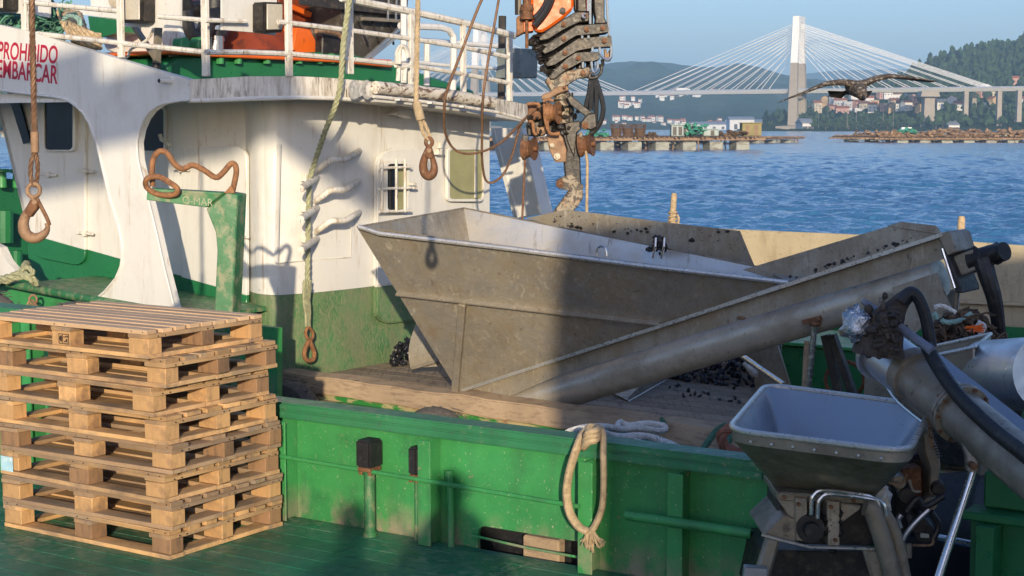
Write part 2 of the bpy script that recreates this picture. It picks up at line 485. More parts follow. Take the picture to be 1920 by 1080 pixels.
M_NETBROWN = mat('brown_tangled_netting', (0.10, 0.062, 0.036), 0.9, var=0.5, vs=22, island=0.6, bump=0.6, bs=60)
M_NETGREEN = mat('faded_green_netting', (0.07, 0.19, 0.13), 0.9, var=0.4, vs=16, island=0.5, bump=0.5, bs=60)
M_TYRE = mat('frayed_grey_fender', (0.11, 0.098, 0.085), 0.9, var=0.3, vs=10, layers=[dict(c=(0.26, 0.22, 0.16), s=(40, 40, 40), lo=0.54, hi=0.68, k=0.7)], bump=0.8, bs=70)
M_TEXT = mat('pale_weld_lettering', (0.30, 0.31, 0.20), 0.7, var=0.2, vs=20)
# ------------------------------------------------------------------ water, far shore, bridge
ZW = -0.9
def water_mat():
    t = NT('sea_water')
    t.b.inputs['Base Color'].default_value = (0.045, 0.155, 0.30, 1)
    t.b.inputs['Roughness'].default_value = 0.12
    t.b.inputs['IOR'].default_value = 1.33
    h1 = t.noise((0.9, 0.34, 1), 5, 0.62, dist=0.5)
    h2 = t.noise((0.10, 0.04, 1), 4, 0.6)
    h = t.math('ADD', h1, t.math('MULTIPLY', h2, 2.2))
    bp = t.new('ShaderNodeBump')
    bp.inputs['Strength'].default_value = 1.0
    bp.inputs['Distance'].default_value = 0.3
    t.l.new(h, bp.inputs['Height'])
    t.l.new(bp.outputs[0], t.b.inputs['Normal'])
    return t.m
mb = MB()
import numpy as np
def sea_mesh():
    # chopped wavelets near the quay, fading into a flat sheet that runs to the horizon
    nr, nc = 560, 640
    yy = 1.0 / np.linspace(1 / 32.0, 1 / 420.0, nr)
    kx = np.linspace(-0.36, 0.36, nc)
    Yg = np.repeat(yy[:, None], nc, 1); Xg = Yg * kx[None, :]
    rs = np.random.RandomState(4); Z = np.zeros_like(Yg)
    for i in range(60):
        lam = 0.32 * (3.4 / 0.32) ** rs.rand(); an = rs.normal(0.4, 0.7); k = 2 * np.pi / lam
        amp = 0.0078 * lam ** 0.85
        w = 1 / (1 + (Yg / (lam * 150)) ** 2)
        ph = k * (Xg * np.sin(an) + Yg * np.cos(an)) + rs.rand() * 6.28
        Z += w * amp * (np.sin(ph) + 0.28 * np.cos(2 * ph))
    fade = np.clip((420 - Yg) / 300, 0, 1)
    Z = ZW + 0.26 * fade + Z * np.clip((420 - Yg) / 60, 0, 1)
    vs = np.stack([Xg, Yg, Z], -1).reshape(-1, 3)
    idx = np.arange(nr * nc).reshape(nr, nc)
    q4 = np.stack([idx[:-1, :-1], idx[:-1, 1:], idx[1:, 1:], idx[1:, :-1]], -1).reshape(-1, 4)
    n0 = len(vs)
    vs = np.concatenate([vs, np.array([(-9000, -60, ZW - .01), (9000, -60, ZW - .01), (9000, 12000, ZW - .01), (-9000, 12000, ZW - .01)])])
    q4 = np.concatenate([q4, np.array([[n0, n0 + 1, n0 + 2, n0 + 3]])])
    me = bpy.data.meshes.new('sea')
    me.vertices.add(len(vs)); me.vertices.foreach_set('co', vs.astype(np.float32).ravel())
    me.loops.add(q4.size); me.loops.foreach_set('vertex_index', q4.astype(np.int32).ravel())
    me.polygons.add(len(q4)); me.polygons.foreach_set('loop_start', np.arange(0, q4.size, 4, dtype=np.int32))
    me.update(calc_edges=True); me.validate()
    me.polygons.foreach_set('use_smooth', [True] * len(me.polygons))
    o = bpy.data.objects.new('sea', me); COL.objects.link(o); me.materials.append(water_mat())
    return o
struct(sea_mesh(), label='blue rippled sea of the bay')

def forest_mat(name, c1, c2, c3, sc):
    t = NT(name)
    c = t.mix(t.rng(t.noise(sc, 6, 0.7), 0.35, 0.65), c1, c2)
    c = t.mix(t.rng(t.noise(sc * 0.12, 5, 0.6), 0.58, 0.7), c, c3)
    t.put(c, t.b.inputs['Base Color'])
    t.b.inputs['Roughness'].default_value = 0.95
    t.b.inputs['Specular IOR Level'].default_value = 0.05
    bp = t.new('ShaderNodeBump'); bp.inputs['Strength'].default_value = 1.0; bp.inputs['Distance'].default_value = 14.0
    t.l.new(t.noise(sc, 5, 0.7), bp.inputs['Height'])
    t.l.new(bp.outputs[0], t.b.inputs['Normal'])
    return t.m
M_FORESTFAR = forest_mat('far_forest', (0.022, 0.045, 0.018), (0.06, 0.085, 0.035), (0.13, 0.12, 0.07), 0.011)
M_FORESTHILL = forest_mat('wooded_slope', (0.02, 0.04, 0.014), (0.055, 0.08, 0.028), (0.12, 0.12, 0.06), 0.03)

class Hill:
    """a ridge seen from the quay: ridge heights by bearing, sloping down to the shore in front and away behind"""
    def __init__(s, prof, dr, ds, rough, trees=0.0, shape=1.0):
        s.prof = prof; s.dr = dr; s.ds = ds; s.rough = rough; s.trees = trees; s.shape = shape
    def ridge(s, px):
        P = s.prof
        if px <= P[0][0]: y = P[0][1]
        elif px >= P[-1][0]: y = P[-1][1]
        else:
            for (x0, y0), (x1, y1) in zip(P, P[1:]):
                if x0 <= px <= x1:
                    k = (px - x0) / (x1 - x0); y = y0 + (y1 - y0) * k
        return EYE.z + (240 - y) / F * s.dr - s.trees
    def h(s, px, d):
        H = s.ridge(px)
        k = (d - s.ds) / (s.dr - s.ds)
        if k <= 0: return ZW - 3 + 3.5 * max(0, 1 + k * 12)
        x = (px - 960) / F * d
        nz = mnoise.fractal(V((x, d, 0)) * (3.2 / s.rough), 0.6, 2.0, 6) * s.rough * 0.09
        if k <= 1:
            b = H * (k ** s.shape)
            return max(0.6, b + nz * math.sin(math.pi * k) * 0.55 + nz * 0.03) if H > 0 else 0.6
        return H * (1 - 0.5 * (k - 1)) + nz * 0.3
    def pos(s, px, d):
        return V(((px - 960) / F * d, d, s.h(px, d)))
    def find(s, px, py):
        d = s.ds + 10
        while d < s.dr:
            h = s.h(px, d)
            y = 240 - (h - EYE.z) / d * F
            if y <= py: return d
            d += 12
        return s.dr * 0.97
    def mesh(s, name, m, p0, p1, nx, ny, label):
        vs = []; fs = []
        for j in range(ny + 4):
            k = -0.08 + 1.08 * j / ny if j <= ny else 1 + 0.25 * (j - ny)
            d = s.ds + (s.dr - s.ds) * k
            for i in range(nx + 1):
                px = p0 + (p1 - p0) * i / nx
                vs.append(s.pos(px, d))
        w = nx + 1
        for j in range(ny + 3):
            for i in range(nx):
                fs.append((j * w + i, j * w + i + 1, (j + 1) * w + i + 1, (j + 1) * w + i))
        q = MB(); q.add(vs, fs)
        return struct(q.build(name, m, smooth=180), label=label)

hill_far = Hill([(-700, 120), (0, 128), (500, 138), (760, 142), (1000, 130), (1090, 127), (1142, 121), (1180, 118), (1247, 121), (1289, 125), (1340, 128), (1380, 121), (1420, 127), (1464, 141), (1530, 152), (1640, 172), (1800, 180), (2500, 180)], 5600, 2900, 900)
hill_far.mesh('far_hills', M_FORESTFAR, -700, 2500, 240, 40, 'hazy blue wooded hills beyond the bridge')
hill_back = Hill([(-700, 150), (1300, 150), (1480, 142), (1560, 134), (1680, 131), (1800, 136), (2500, 140)], 9500, 7000, 1600)
hill_back.mesh('distant_ridge', M_FORESTFAR, -700, 2500, 140, 12, 'faint distant ridge behind the bridge')
hill_near = Hill([(1380, 243), (1430, 232), (1480, 215), (1530, 196), (1580, 180), (1640, 160), (1700, 140), (1743, 121), (1790, 112), (1800, 100), (1850, 92), (1886, 86), (1920, 74), (2050, 40), (2500, 10)], 2250, 1560, 420, trees=7, shape=1.15)
hill_near.mesh('wooded_hillside', M_FORESTHILL, 1380, 2400, 150, 60, 'green wooded hillside on the right shore')
hill_left = Hill([(-900, 120), (-200, 150), (20, 178), (120, 188), (300, 205), (420, 236), (500, 243)], 1500, 950, 300, trees=6)
hill_left.mesh('left_hillside', M_FORESTHILL, -900, 500, 90, 30, 'wooded shore seen under the cabin wing')

# trees on the hillside
M_LEAFFAR = mat('hillside_tree_leaves', (0.028, 0.055, 0.016), 0.9, var=0.5, vs=0.12, island=0.45)
M_TRUNK = mat('tree_bark', (0.16, 0.12, 0.08), 0.9, var=0.3, vs=2)
_ico = bmesh.new(); bmesh.ops.create_icosphere(_ico, subdivisions=1, radius=1)
ICO_V = [v.co.copy() for v in _ico.verts]; ICO_F = [tuple(v.index for v in f.verts) for f in _ico.faces]; _ico.free()
def clump(mb, c, rx, rz, rnd, jit=0.35):
    mb.add([c + V((p.x * rx * rnd.uniform(1 - jit, 1 + jit), p.y * rx * rnd.uniform(1 - jit, 1 + jit), p.z * rz * rnd.uniform(1 - jit, 1 + jit))) for p in ICO_V], ICO_F)
rt = random.Random(3)
HOUSE_PX = [(1446, 209), (1467, 212), (1511, 203), (1542, 191), (1564, 193), (1543, 203), (1558, 209), (1572, 200), (1587, 208), (1596, 197), (1606, 203), (1616, 209), (1626, 194), (1636, 201), (1647, 187), (1660, 190), (1674, 187), (1695, 178), (1653, 206), (1675, 199), (1695, 212), (1720, 212), (1740, 205), (1760, 208), (1792, 208), (1780, 200), (1834, 184), (1855, 181), (1841, 205), (1856, 204), (1896, 159), (1908, 196), (1632, 211), (1604, 213), (1575, 213), (1528, 208), (1685, 205), (1667, 208), (1710, 196), (1480, 206)]
HOUSES = [(hill_near.pos(px, hill_near.find(px, py)), px, py) for px, py in HOUSE_PX]
fm = MB(); cnt = 0
while cnt < 3600:
    px = rt.uniform(1430, 2000); k = rt.random() ** 0.75
    d = hill_near.ds + (hill_near.dr - hill_near.ds) * (0.03 + 0.98 * k)
    p = hill_near.pos(px, d)
    if p.z < 3: continue
    y = 240 - (p.z - 2.15) / d * F
    if any(abs(h[1] - px) < 9 and -14 < y - h[2] < 16 for h in HOUSES) and rt.random() < 0.93: continue
    if 1520 < px < 1740 and 183 < y < 236 and rt.random() < 0.72: continue
    if mnoise.noise(p * 0.012) < -0.25 and y > 150: continue
    s_ = rt.uniform(0.4, 1.05) * (1.15 if y < 150 else 0.85) * (1.35 if rt.random() < .06 else 1)
    tall = rt.random() < 0.35
    if tall:
        clump(fm, p + V((0, 0, 10 * s_)), 4.0 * s_, 6.5 * s_, rt); clump(fm, p + V((rt.uniform(-2, 2), 0, 15 * s_)), 2.6 * s_, 4.2 * s_, rt)
    else:
        clump(fm, p + V((0, 0, 5.5 * s_)), 5.6 * s_, 5.4 * s_, rt); clump(fm, p + V((rt.uniform(-4, 4), 0, 7.5 * s_)), 3.6 * s_, 4.4 * s_, rt)
    cnt += 1
struct(fm.build('hillside_forest', M_LEAFFAR, smooth=20), 'stuff', 'dense mixed forest covering the right hillside')
fm = MB()
for i in range(420):
    px = rt.uniform(-400, 430); d = rt.uniform(960, 1500); p = hill_left.pos(px, d)
    s_ = rt.uniform(0.7, 1.3)
    clump(fm, p + V((0, 0, 5 * s_)), 5.5 * s_, 5.5 * s_, rt)
struct(fm.build('shore_wood', M_LEAFFAR, smooth=20), 'stuff', 'trees on the shore glimpsed under the cabin wing')

# single trees along the shore
def make_tree(rnd, h):
    t = thing('shore_tree', 'leafy green tree standing at the water edge below the hillside houses', 'tree', (0, 0, 0), 'trees along the far shore')
    q = MB(); q.tube([(0, 0, -0.5), (0.1, 0, h * 0.35), (0.3, 0.1, h * 0.7)], [0.45, 0.35, 0.12], 8)
    for k in range(4):
        a = rnd.uniform(0, 6.28)
        q.tube([(0.1, 0, h * (0.3 + 0.08 * k)), (math.cos(a) * h * 0.24, math.sin(a) * h * 0.24, h * (0.5 + 0.08 * k))], [0.2, 0.06], 6)
    q.build('trunk', M_TRUNK, t)
    q = MB()
    for k in range(22):
        a = rnd.uniform(0, 6.28); rr = rnd.uniform(0, 0.34) * h; z = rnd.uniform(0.32, 0.9) * h
        clump(q, V((math.cos(a) * rr * (1.2 - z / h * 0.6), math.sin(a) * rr, z)), rnd.uniform(0.09, 0.17) * h, rnd.uniform(0.08, 0.15) * h, rnd, 0.5)
    q.build('crown', M_LEAFFAR, t, smooth=20)
    return t
tr = [make_tree(rt, 11), make_tree(rt, 8), make_tree(rt, 14)]
used = [False] * 3
for i, px in enumerate([1522, 1534, 1545, 1553, 1564, 1572, 1588, 1603, 1614, 1622, 1634, 1648, 1661, 1680, 1688, 1699, 1712, 1722, 1751, 1764, 1776, 1830, 1846, 1858, 1872, 1884, 1897, 1910]):
    d = 1580 + rt.uniform(0, 60)
    p = V(((px - 960) / F * d, d, max(0, hill_near.h(px, d)) - 0.4)); k = i % 3
    if not used[k]:
        tr[k].location = p; used[k] = True
    else:
        dup(tr[k], p, rot=(0, 0, rt.uniform(0, 6)))

# houses
WALLS = [('white', (0.72, 0.70, 0.66)), ('cream', (0.62, 0.53, 0.38)), ('pink', (0.58, 0.33, 0.26)), ('grey', (0.42, 0.41, 0.39)), ('ochre', (0.55, 0.38, 0.20))]
M_WALLS = [mat(n + '_house_wall', c, 0.8, var=0.06, vs=0.3, bump=0.1, bs=2) for n, c in WALLS]
M_TILE = [mat('orange_roof_tiles', (0.38, 0.13, 0.06), 0.85, var=0.25, vs=0.6), mat('brown_roof_tiles', (0.24, 0.11, 0.07), 0.85, var=0.25, vs=0.6), mat('grey_roof_sheets', (0.36, 0.36, 0.36), 0.7, var=0.15, vs=0.6)]
M_WIN = mat('house_window_glass', (0.03, 0.035, 0.045), 0.2)
def make_house(w, d, h, wm, rm, flat=False):
    t = thing('house', 'house', 'house')
    q = MB(); q.xbox(-w / 2, w / 2, -d / 2, d / 2, -4, h)
    if not flat:
        q.prism([(-w / 2, -d / 2, h), (-w / 2, d / 2, h), (-w / 2, 0, h + d * 0.26)], (w, 0, 0))
    q.build('wall', wm, t)
    q = MB()
    if flat:
        q.xbox(-w / 2 - 0.3, w / 2 + 0.3, -d / 2 - 0.3, d / 2 + 0.3, h, h + 0.35)
    else:
        for s_ in (-1, 1):
            q.prism([(-w / 2 - 0.5, s_ * (d / 2 + 0.6), h - 0.25), (-w / 2 - 0.5, 0, h + d * 0.26 + 0.1), (-w / 2 - 0.5, 0, h + d * 0.26 + 0.4), (-w / 2 - 0.5, s_ * (d / 2 + 0.6), h + 0.05)], (w + 1, 0, 0))
    q.build('roof', rm, t)
    n = max(2, int(w / 3.2))
    for fl in range(max(1, int(h / 3))):
        for i in range(n):
            q = MB(); x = -w / 2 + (i + 0.5) * w / n
            q.xbox(x - 0.55, x + 0.55, -d / 2 - 0.06, -d / 2 + 0.05, fl * 3 + 1.0, fl * 3 + 2.4)
            q.build('window', M_WIN, t)
    return t
PROTO = {}
LAND = [(1490, 'left of the bridge pylon'), (1560, 'right of the bridge pylon'), (1620, 'under the gull left wing'), (1690, 'under the gull right wing'), (1740, 'beside the broad pier'), (1812, 'left of the slim piers'), (1870, 'between the slim piers'), (3000, 'at the right bridge end')]
for i, (p, px, py) in enumerate(HOUSES):
    wi = [0, 0, 2, 1, 0, 4, 2, 0][i % 8]; ri = [0, 1, 0, 2, 0][i % 5]; fl = ri == 2; big = i % 3
    key = (wi, ri, big)
    hgt = 'low' if py > 207 else ('hillside' if py > 192 else 'upper hillside')
    lab = '%s %s %s house, %s roof, %s' % (['small', 'broad', 'tall'][big], hgt, WALLS[wi][0], ['orange tiled', 'brown tiled', 'flat grey'][ri], next(s_ for x, s_ in LAND if px < x))
    if key not in PROTO:
        t = make_house([10, 15, 9.5][big], [9, 9, 9][big], [5.6, 5.8, 8.6][big], M_WALLS[wi], M_TILE[ri], fl)
        PROTO[key] = t; t.location = p
    else:
        t = dup(PROTO[key], p)
    t['label'] = lab; t['group'] = 'houses on the right hillside'
    t.rotation_euler = (0, 0, rt.uniform(-0.5, 0.5) + (1.57 if i % 4 == 1 else 0))
# far town
base = None
for i in range(80):
    if i < 46:
        px = rt.uniform(1120, 1470); d = 2980 + rt.uniform(0, 120); z = max(0.5, hill_far.h(px, d))
    else:
        px = rt.choice([rt.uniform(1225, 1345), rt.uniform(1160, 1200), rt.uniform(1225, 1345)]); py = rt.uniform(178, 188) if px > 1220 else rt.uniform(195, 203)
        d = hill_far.find(px, py); z = hill_far.h(px, d)
    if base is None:
        base = make_house(8.5, 7, 5.0, M_WALLS[0], M_TILE[0]); t = base; t.name = 'town_house'
        t.location = ((px - 960) / F * d, d, z)
    else:
        t = dup(base, ((px - 960) / F * d, d, z))
    up = i >= 46
    t['label'] = 'tiny pale house high on the hazy far hills under the bridge' if up else 'tiny pale house in the waterfront town beyond the mussel rafts'
    t['group'] = 'houses high on the far hills' if up else 'houses in the far waterfront town'
    t.rotation_euler = (0, 0, rt.uniform(-0.6, 0.6)); sc_ = rt.uniform(0.6, 1.4); t.scale = (sc_, sc_, sc_)

def warehouse(px0, px1, d, h, label, wm=M_WALLS[0]):
    x0 = (px0 - 960) / F * d; x1 = (px1 - 960) / F * d
    t = thing('warehouse', label, 'warehouse', ((x0 + x1) / 2, d, 0))
    w = x1 - x0
    q = MB(); q.xbox(x0, x1, d, d + 40, -1, h); q.build('wall', wm, t)
    q = MB(); q.prism([(x0 - 1, d - 1, h), (x0 - 1, d + 41, h), (x0 - 1, d + 20, h + 5)], (w + 2, 0, 0)); q.build('roof', M_TILE[2], t)
    n = max(2, int(w / 14))
    for i in range(n):
        q = MB(); xx = x0 + (i + 0.5) * w / n; q.xbox(xx - 2.5, xx + 2.5, d - 0.15, d + 0.1, 0, h * 0.55); q.build('door', M_WIN, t)
warehouse(1296, 1362, 2760, 8, 'long low white warehouse on the far waterfront left of the pylon')
warehouse(1366, 1412, 2500, 15, 'tall white dock warehouse nearest the pylon foot')
warehouse(1408, 1476, 2560, 11, 'wide white shed directly behind the pylon foot')
warehouse(1502, 1522, 1640, 7, 'small white boathouse right of the pylon foot')
warehouse(1775, 1795, 1590, 5, 'low white shed at the shore between the bridge piers')

# ------------------------------------------------------------------ the cable-stayed bridge
M_CONC = mat('bridge_concrete', (0.36, 0.31, 0.25), 0.8, var=0.08, vs=0.15, bump=0.1, bs=1)
M_BWHITE = mat('white_bridge_paint', (0.84, 0.83, 0.80), 0.6, var=0.04, vs=0.1)
br = thing('cable_stayed_bridge', 'white cable-stayed road bridge with two tall pylons crossing the bay', 'bridge', (0, 0, 0))
T1 = V(((1492 - 960) / F * 1750, 1750, 0)); T2 = V(((901 - 960) / F * 1935, 1935, 0))
BX = (T1 - T2).normalized(); BY = V((-BX.y, BX.x, 0))
ZD = 43.0
def bpos(s_, q_, z): return T1 + BX * s_ + BY * q_ + V((0, 0, z))
q = MB()
for s0, s1, z0, z1 in ((-1100, 240, ZD, ZD),(240, 800, ZD, ZD - 4)):
    sec = lambda s_, z: [bpos(s_, -13, z), bpos(s_, 13, z), bpos(s_, 9, z - 3.6), bpos(s_, -9, z - 3.6)]
    q.loft([sec(s0, z0), sec(s1, z1)])
q.build('deck', M_BWHITE, br)
q = MB()
for sd in (-12.8, 12.8):
    for s0, s1, z0, z1 in ((-1100, 240, ZD, ZD), (240, 800, ZD, ZD - 4)):
        q.prism([bpos(s0, sd, z0), bpos(s1, sd, z1), bpos(s1, sd, z1 + 1.3), bpos(s0, sd, z0 + 1.3)], BY * 0.3)
q.build('parapet', mat('grey_bridge_parapet', (0.30, 0.33, 0.42), 0.7), br)
for sT, nm in ((0, 1), (-(T1 - T2).length, 2)):
    top = 122.0
    for sd in (-1, 1):
        q = MB()
        q.loft([[bpos(sT + dx * w / 2, sd * off + dy * dd / 2, z) for dx, dy in ((-1, -1), (1, -1), (1, 1), (-1, 1))] for z, off, w, dd in ((-3, 14, 11, 6), (40, 14.5, 9, 5.5), (72, 12.5, 7.5, 5.2))])
        q.build('pylon_leg', M_CONC, br)
        q = MB()
        q.loft([[bpos(sT + dx * w / 2, sd * off + dy * dd / 2, z) for dx, dy in ((-1, -1), (1, -1), (1, 1), (-1, 1))] for z, off, w, dd in ((72, 12.5, 7.6, 5.3), (top - 8, 8.0, 7.2, 5.0), (top, 7.6, 7.2, 5.0))])
        q.build('pylon_head', M_BWHITE, br)
    q = MB()
    arch = [bpos(sT - 3.55, -5.2, top - 0.05)] + [bpos(sT - 3.55, 5.2 * -math.cos(a), top - 16 + 10 * math.sin(a)) for a in [math.pi * k / 10 for k in range(11)]] + [bpos(sT - 3.55, 5.2, top - 0.05)]
    q.prism(arch, BX * 7.1)
    q.build('cross_beam', M_BWHITE, br)
    q = MB(); q.loft([[bpos(sT + dx * 4, -14, z) for dx, z in ((-1, 34), (1, 34), (1, 39.3), (-1, 39.3))], [bpos(sT + dx * 4, 14, z) for dx, z in ((-1, 34), (1, 34), (1, 39.3), (-1, 39.3))]]); q.build('cross_beam', M_CONC, br)
    q = MB(); q.loft([[bpos(sT + dx * w, dy * w * 1.6, z) for dx, dy in ((-1, -1), (1, -1), (1, 1), (-1, 1))] for z, w in ((-4, 16), (4, 16), (5, 11))]); q.build('pylon_base', M_CONC, br)
    ncab = 11
    for side in (-1, 1):
        for k in range(ncab):
            f = (k + 1) / ncab
            reach = 190 * (0.12 + 0.88 * f)
            if nm == 1 and side == 1:
                reach = 26 + 170 * min(1, f * 1.25) if f < 0.8 else 150 + 48 * f + k
            zt = 84 + (top - 8 - 84) * f ** 0.8
            for sd in (-1, 1):
                q = MB(); q.cyl(bpos(sT + side * 3, sd * 8.6, zt), bpos(sT + side * reach, sd * 12, ZD + 0.4), 0.3, segs=5)
                q.build('stay_cable', M_BWHITE, br)
def pier(px, d, w, dd, ztop, zbase=-2):
    x = (px - 960) / F * d
    q = MB(); q.loft([[V((x + a * w * k / 2, d + b * dd / 2, z)) for a, b in ((-1, -1), (1, -1), (1, 1), (-1, 1))] for z, k in ((zbase, 1.15), (ztop, 1.0))])
    q.build('pier', M_CONC, br)
pier(1735, 1655, 10, 14, 39.6); pier(1735, 1650, 17, 18, 39.5, 34)
for px, d, w, zt in ((1805, 1625, 4.2, 39.2), (1820, 1680, 4.2, 36.6), (1867, 1590, 4.2, 38.6), (1876, 1675, 4.4, 26), (1904, 1560, 4, 38.4), (1936, 1550, 4, 38)):
    pier(px, d, w, 6, zt, -2 if px < 1900 else 8)
q = MB(); q.xbox(-14, 14, -12, 12, -3, 1.4); o = q.build('pier_footing', M_CONC); o.location = V(((1735 - 960) / F * 1655, 1655, 0)); o.parent = br
M_TRUCKW = mat('white_vehicle_paint', (0.75, 0.75, 0.74), 0.4)
def bridge_truck(px, label, L, cat):
    # where the deck's axis passes this bearing
    k = (px - 960) / F; s_ = (k * T1.y - T1.x) / (BX.x - k * BX.y)
    c = bpos(s_, -7, ZD)
    t = thing('truck' if cat == 'truck' else 'van', label, cat, c)
    q = MB(); q.box(c + V((0, 0, 2.3)) - BX * L * 0.08, BX, BY, Z3, (L * 0.8, 2.5, 2.9)); q.build('body', M_TRUCKW, t)
    q = MB(); q.box(c + V((0, 0, 1.7)) + BX * L * 0.42, BX, BY, Z3, (L * 0.18, 2.4, 2.2)); q.build('cab', M_TRUCKW, t)
    for sx in (-0.3, -0.2, 0.4):
        for sy in (-1, 1):
            q = MB(); q.cyl(c + BX * L * sx + BY * sy * 1.2 + V((0, 0, 0.5)), c + BX * L * sx + BY * sy * 0.9 + V((0, 0, 0.5)), 0.5, segs=12); q.build('wheel', M_BLACK, t)
bridge_truck(1283, 'white lorry crossing the bridge left of the tall pylon', 16, 'truck')
bridge_truck(1844, 'white van crossing the bridge above the slim piers', 9, 'van')
# light poles on the shore road
q = MB(); lp = thing('lamp_post', 'slim grey lamp post on the shore road below the houses', 'lamp post', (0, 0, 0), 'lamp posts on the shore road')
q.cyl((0, 0, 0), (0, 0, 17), 0.2, 0.12, 6); q.build('pole', M_CONC, lp)
q = MB(); q.bar((0, 0, 16.9), (1.6, 0, 17.3), 0.3, 0.2); q.build('lamp_head', M_CONC, lp)
for i, px in enumerate((1532, 1549, 1585, 1602, 1652, 1671)):
    p = V(((px - 960) / F * 1600, 1600, 2))
    if i == 0: lp.location = p
    else: dup(lp, p)

# ------------------------------------------------------------------ mussel rafts
M_RAFTWOOD = mat('raft_timber', (0.23, 0.15, 0.095), 0.85, var=0.35, vs=1.2, island=0.35)
M_RAFTFLOAT = mat('pale_raft_float', (0.30, 0.31, 0.27), 0.7, var=0.2, vs=0.5, layers=[dict(c=(0.13, 0.10, 0.07), s=(0.8, 0.8, 2.5), lo=0.5, hi=0.65, k=0.8)])
M_BASKET = mat('brown_basket_mesh', (0.11, 0.065, 0.045), 0.85, var=0.3, vs=2)
M_HUT = mat('yellowish_hut_boards', (0.24, 0.205, 0.09), 0.8, var=0.2, vs=1.0)
M_PALEBLUE = mat('pale_blue_grey_plastic', (0.25, 0.31, 0.31), 0.5, var=0.15, vs=1)
M_GREENNET = mat('sea_green_net', (0.05, 0.24, 0.17), 0.85, var=0.3, vs=3, island=0.3)
def raft(p0, p1, depth, label, nf, rnd, zt=1.5, grp=None):
    """timber grid on floats; p0-p1 is its front edge at the water line"""
    ax = (p1 - p0); L = ax.length; ax.normalize(); ay = V((-ax.y, ax.x, 0))
    t = thing('mussel_raft', label, 'raft', (p0 + p1) / 2, grp)
    P = lambda u_, v_, z: p0 + ax * u_ + ay * v_ + V((0, 0, z - p0.z))
    q = MB()
    n = max(4, int(depth / 2.2))
    for i in range(n):
        v_ = depth * i / (n - 1); q.bar(P(-0.8, v_, zt + ZW), P(L + rnd.uniform(0.2, 2), v_ + rnd.uniform(-.1, .1), zt + ZW + rnd.uniform(-.06, .06)), 0.3, 0.32)
    q.build('long_beams', M_RAFTWOOD, t)
    q = MB(); m = max(8, int(L / 0.7))
    for i in range(m):
        u_ = L * i / (m - 1) + rnd.uniform(-.15, .15); q.bar(P(u_, -rnd.uniform(0.2, 1.2), zt + 0.28 + ZW), P(u_ + rnd.uniform(-.2, .2), depth + 0.5, zt + 0.28 + ZW), 0.16, 0.18)
    q.build('cross_beams', M_RAFTWOOD, t)
    for i in range(nf):
        for v_ in (depth * 0.06, depth * 0.85):
            q = MB(); u_ = L * (i + 0.5) / nf; w = min(3.0, L / nf * 0.5)
            c = P(u_, v_, (zt - 0.2) / 2 + ZW - 0.2)
            q.box(c, ax, ay, Z3, (w, 2.6, zt)); q.build('float', M_RAFTFLOAT, t, bevel=0.12)
    q = MB()
    for i in range(int(L / 1.6)):
        u_ = rnd.uniform(0, L); v_ = rnd.uniform(-0.2, depth * 0.4); q.bar(P(u_, v_, zt + 0.1 + ZW), P(u_ + rnd.uniform(-.4, .4), v_ - 0.2, ZW + 0.1), 0.14, 0.14)
    q.build('hanging_struts', M_RAFTWOOD, t)
    return P
rr_ = random.Random(11)
def pz(px, d): return V(((px - 960) / F * d, d, ZW))
P1 = raft(pz(955, 204), pz(1420, 214), 30, 'large timber mussel raft on pale floats nearest the boat', 9, rr_, 1.55)
P2 = raft(pz(1672, 322), pz(2040, 330), 32, 'low brown mussel raft at the right edge of the bay', 9, rr_, 0.9)
P3 = raft(pz(1565, 420), pz(1735, 400), 34, 'farther mussel raft with green tarpaulin below the broad pier', 6, rr_, 0.9)
P4 = raft(pz(-160, 560), pz(60, 560), 30, 'orange brown raft glimpsed under the cabin wing', 7, rr_, 1.5)
P5 = raft(pz(1745, 560), pz(2000, 560), 36, 'most distant brown raft strung along the right shore', 8, rr_, 1.2)
P6 = raft(pz(1380, 300), pz(1500, 330), 24, 'small dark raft just behind the yellow hut', 4, rr_, 1.0)
def basket(Pf, u_, v_, w, h, label, g):
    c = Pf(u_, v_, 1.55 + 0.4 + ZW)
    t = thing('basket', label, 'basket', c, g)
    q = MB()
    for k in range(14):
        a = 2 * math.pi * k / 14; q.bar(c + V((math.cos(a) * w * 0.42, math.sin(a) * w * 0.42, 0)), c + V((math.cos(a) * w * 0.5, math.sin(a) * w * 0.5, h)), 0.07, 0.07)
    for z, k_ in ((0.05, .42), (h * .35, .45), (h * .65, .47), (h, .5)):
        q.tube([c + V((math.cos(a) * w * k_, math.sin(a) * w * k_, z)) for a in [2 * math.pi * k / 16 for k in range(16)]], 0.06, 5, closed=True)
    q.build('wicker_side', M_BASKET, t)
    q = MB(); q.cyl(c + V((0, 0, 0.02)), c + V((0, 0, h * 0.62)), w * 0.38, w * 0.42, 14); q.build('contents', M_NETBROWN, t)
s0 = 204
for px, lab in ((1169, 'brown mesh basket on the near raft, leftmost of three'), (1191, 'brown mesh basket on the near raft, middle of three'), (1215, 'brown mesh basket on the near raft, rightmost of three')):
    u_ = (px - 955) / (1420 - 955) * 33.5; basket(P1, u_, 2.5, 1.5, 1.55, lab, 'baskets on the near raft')
